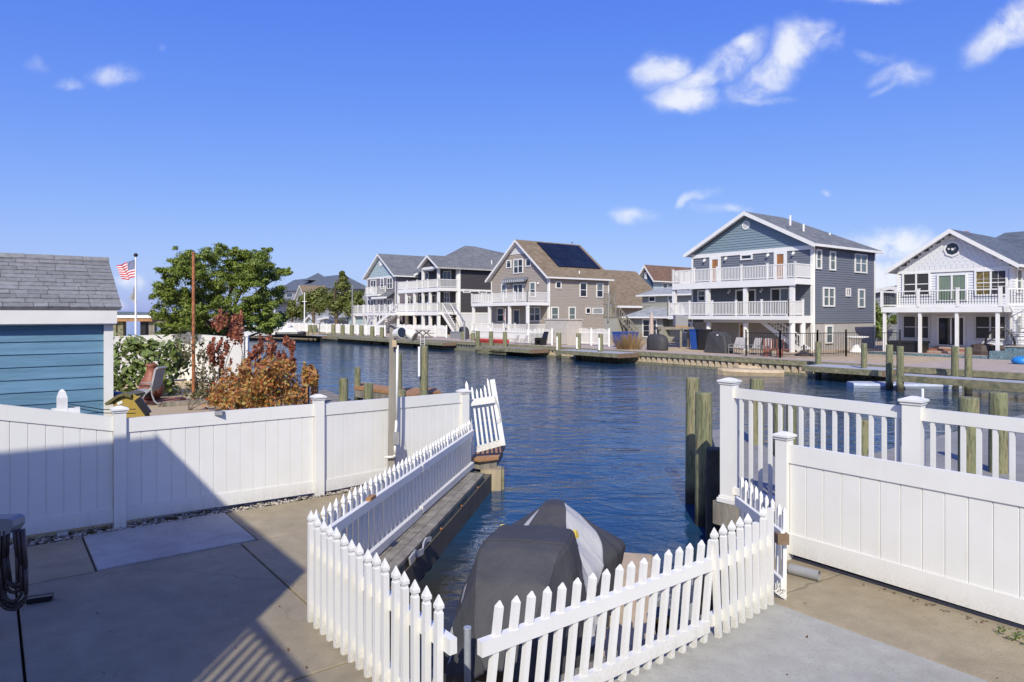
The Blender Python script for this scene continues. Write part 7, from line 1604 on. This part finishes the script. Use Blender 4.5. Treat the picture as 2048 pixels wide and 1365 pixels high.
def flag(label, px, pt, pb_, d, poly, name='flagpole', r=.05, ball=True):
    """poly: picture corners of the cloth: hoist top, hoist bottom, fly bottom, fly top"""
    T = dp(px, pt, d); t_ = thing(name, label, 'flagpole', (T.x, T.y, 0)); b = MB(); b.tube((0, 0, 0), (0, 0, T.z), r * 1.2, r * .7, 10); b.build('pole', M['trim'], t_)
    if ball: b = MB(); b.lathe((0, 0, T.z), [(.02, -.02), (.09, .03), (.1, .09), (.07, .16), (0, .19)], 10); b.build('finial', M['black'], t_)
    q = [dp(x, y, d) - t_.location for x, y in poly]; nx, ny = 16, 9; me = bpy.data.meshes.new('flag'); vs__, uvs = [], []
    for j in range(ny + 1):
        for i in range(nx + 1):
            fx, fy = i / nx, j / ny; p = (q[0] * (1 - fy) + q[1] * fy) * (1 - fx) + (q[3] * (1 - fy) + q[2] * fy) * fx
            p = p + Vector((0, .16 * math.sin(fx * 9 + fy * 2) * fx, .05 * math.sin(fx * 8) * fx)); vs__.append(p); uvs.append((fx, 1 - fy))
    fs = [(j * (nx + 1) + i, j * (nx + 1) + i + 1, (j + 1) * (nx + 1) + i + 1, (j + 1) * (nx + 1) + i) for j in range(ny) for i in range(nx)]
    me.from_pydata([tuple(p) for p in vs__], [], fs); ul = me.uv_layers.new(name='UVMap')
    for lp_ in me.loops: ul.data[lp_.index].uv = uvs[lp_.vertex_index]
    me.materials.append(M['flag']); o = bpy.data.objects.new('flag', me); COL.objects.link(o); o.parent = t_; return t_
ff = flag('white flagpole flying a striped american flag left of the cedar', 271.5, 514, 672, 34, [(270.5, 519), (269.5, 555), (247, 561), (231, 533)])
# tattered lower pennant
b = MB(); T0 = ff.location
for (a, c_, e) in (((268, 570), (264, 598), (271, 596)), ((264, 585), (258, 598), (272, 604)), ((270, 596), (262, 604), (275, 606))): b.slab3([dp(*a, 34) - T0, dp(*c_, 33.9) - T0, dp(*e, 34.05) - T0], .01)
b.build('pennant', M['sling'], ff)
flag('small pole with a drooping striped flag on the beige house porch', 1010.5, 618, 684, 56, [(1010, 624), (1010.5, 642), (1007, 642), (1006.5, 626)], r=.03, ball=False)
# boat house roof / pier at far left
pz = [dp(222, 632, 37), dp(311, 632, 37)]; c = (pz[0] + pz[1]) / 2
t_ = thing('pier_shelter', 'flat white roofed pier shelter on dark posts at the far left', 'shelter', (c.x, c.y, 0)); w_ = (pz[1] - pz[0]).length / 2 + .1
b = MB(); b.box(-w_, w_, -.5, 2.5, c.z - .12, c.z + .03); b.build('roof', M['trim'], t_); b = MB(); b.box(-w_ + .05, w_ - .05, -.45, 2.45, c.z - .3, c.z - .121); b.build('beam', M['timber_br'], t_)
for px, m in ((231, 'timber_gr'), (245, 'timber_gr'), (290, 'black'), (307, 'timber')): x_ = dp(px, 640, 37).x - c.x; b = MB(); b.box(x_ - .15, x_ + .15, -.2, .1, 0, c.z - .301); b.build('post', M[m], t_)
# boat under green canvas, covered and open jet skis, float on the far beach
q = gp(537, 673, 0); t_ = thing('green_covered_boat', 'white boat under a green canvas cover on the far beach', 'boat', (q.x, q.y, .1)); b = MB(); hull(b, (0, 0, 0), (1, .2, 0), 5.2, 2.0, 0, 1.2); b.build('hull', M['trim'], t_); b = MB(); b.hexa([(-1.9, -.8, 1.21), (1.7, -.6, 1.3), (1.7, .9, 1.3), (-1.9, .8, 1.21), (-.9, -.5, 2.3), (.7, -.4, 2.2), (.7, .5, 2.2), (-.9, .5, 2.3)]); b.build('canvas', M['greentarp'], t_)
q = gp(582, 675, -.1); t_ = thing('jet_ski', 'black and white jet ski parked on the far beach', 'jet ski', (q.x, q.y, -.1)); b = MB(); hull(b, (0, 0, 0), (1, .1, 0), 3.4, 1.2, 0, .6); b.build('hull', M['blackplast'], t_); b = MB(); b.hexa([(-1.3, -.3, .61), (.9, -.35, .66), (.9, .35, .66), (-1.3, .3, .61), (-1.0, -.2, .95), (.2, -.2, 1.1), (.2, .2, 1.1), (-1.0, .2, .95)]); b.build('seat', M['trim'], t_); b = MB(); b.path([(.1, -.4, 1.25), (.2, 0, 1.2), (.1, .4, 1.25)], .04, 6); b.build('handlebar', M['black'], t_)
t_ = dock('small pale floating platform beside the covered jet ski', 612, 640, -2.2, -.6, .15, .3, 'grayboard')
# brown dock, orange posts on the left behind the fence
t_ = thing('brown_dock', 'orange brown planked dock behind the left fence', 'dock', gp(760, 782, .12))
pts = [gp(708, 773, .15), gp(770, 781, .15), gp(822, 790, .15), gp(882, 783, .15), gp(870, 776, .15), gp(800, 776, .15), gp(725, 766, .15)]
b = MB(t_.location); b.prism([tuple(p[:2]) for p in pts], .05, .15); b.build('deck', M['timber_br'], t_); b = MB(t_.location); cc = sum(pts, Vector()) / len(pts); b.prism([tuple((cc + (p - cc) * .97)[:2]) for p in pts], -.2, .049); b.build('beam', M['timber'], t_)
for (px, py) in ((715, 775), (800, 788), (868, 781)): p = gp(px, py, .1); b = MB(t_.location); b.box(p.x - .1, p.x + .1, p.y + .2, p.y + .4, -1.5, -.201); b.build('leg', M['wetwood'], t_)
t_ = thing('grey_dock', 'weathered grey planked dock behind the fence post', 'dock', gp(660, 785, .05)); A = [gp(632, 783, .1), gp(650, 780, .1), gp(706, 801, .1), gp(640, 812, .1)]
for k in range(5):
    b = MB(t_.location); f0, f1 = k / 5, (k + .94) / 5; b.prism([tuple(A[0].lerp(A[3], f0)[:2]), tuple(A[1].lerp(A[2], f0)[:2]), tuple(A[1].lerp(A[2], f1)[:2]), tuple(A[0].lerp(A[3], f1)[:2])], .04, .10); b.build('plank', M['timber'], t_)
for (px, pt, lab) in ((611, 742, 'left of two orange brown square posts by the orange shrub'), (629, 738, 'right of two orange brown square posts by the orange shrub')):
    T = dp(px, pt, 18.0); b = MB((T.x, T.y, 0)); b.box(T.x - .08, T.x + .08, T.y - .08, T.y + .08, -1, T.z - .05); b.box(T.x - .06, T.x + .06, T.y - .06, T.y + .06, T.z - .0499, T.z); tag(b.build('square_post', M['timber_br'], loc=(T.x, T.y, 0)), lab, 'post')
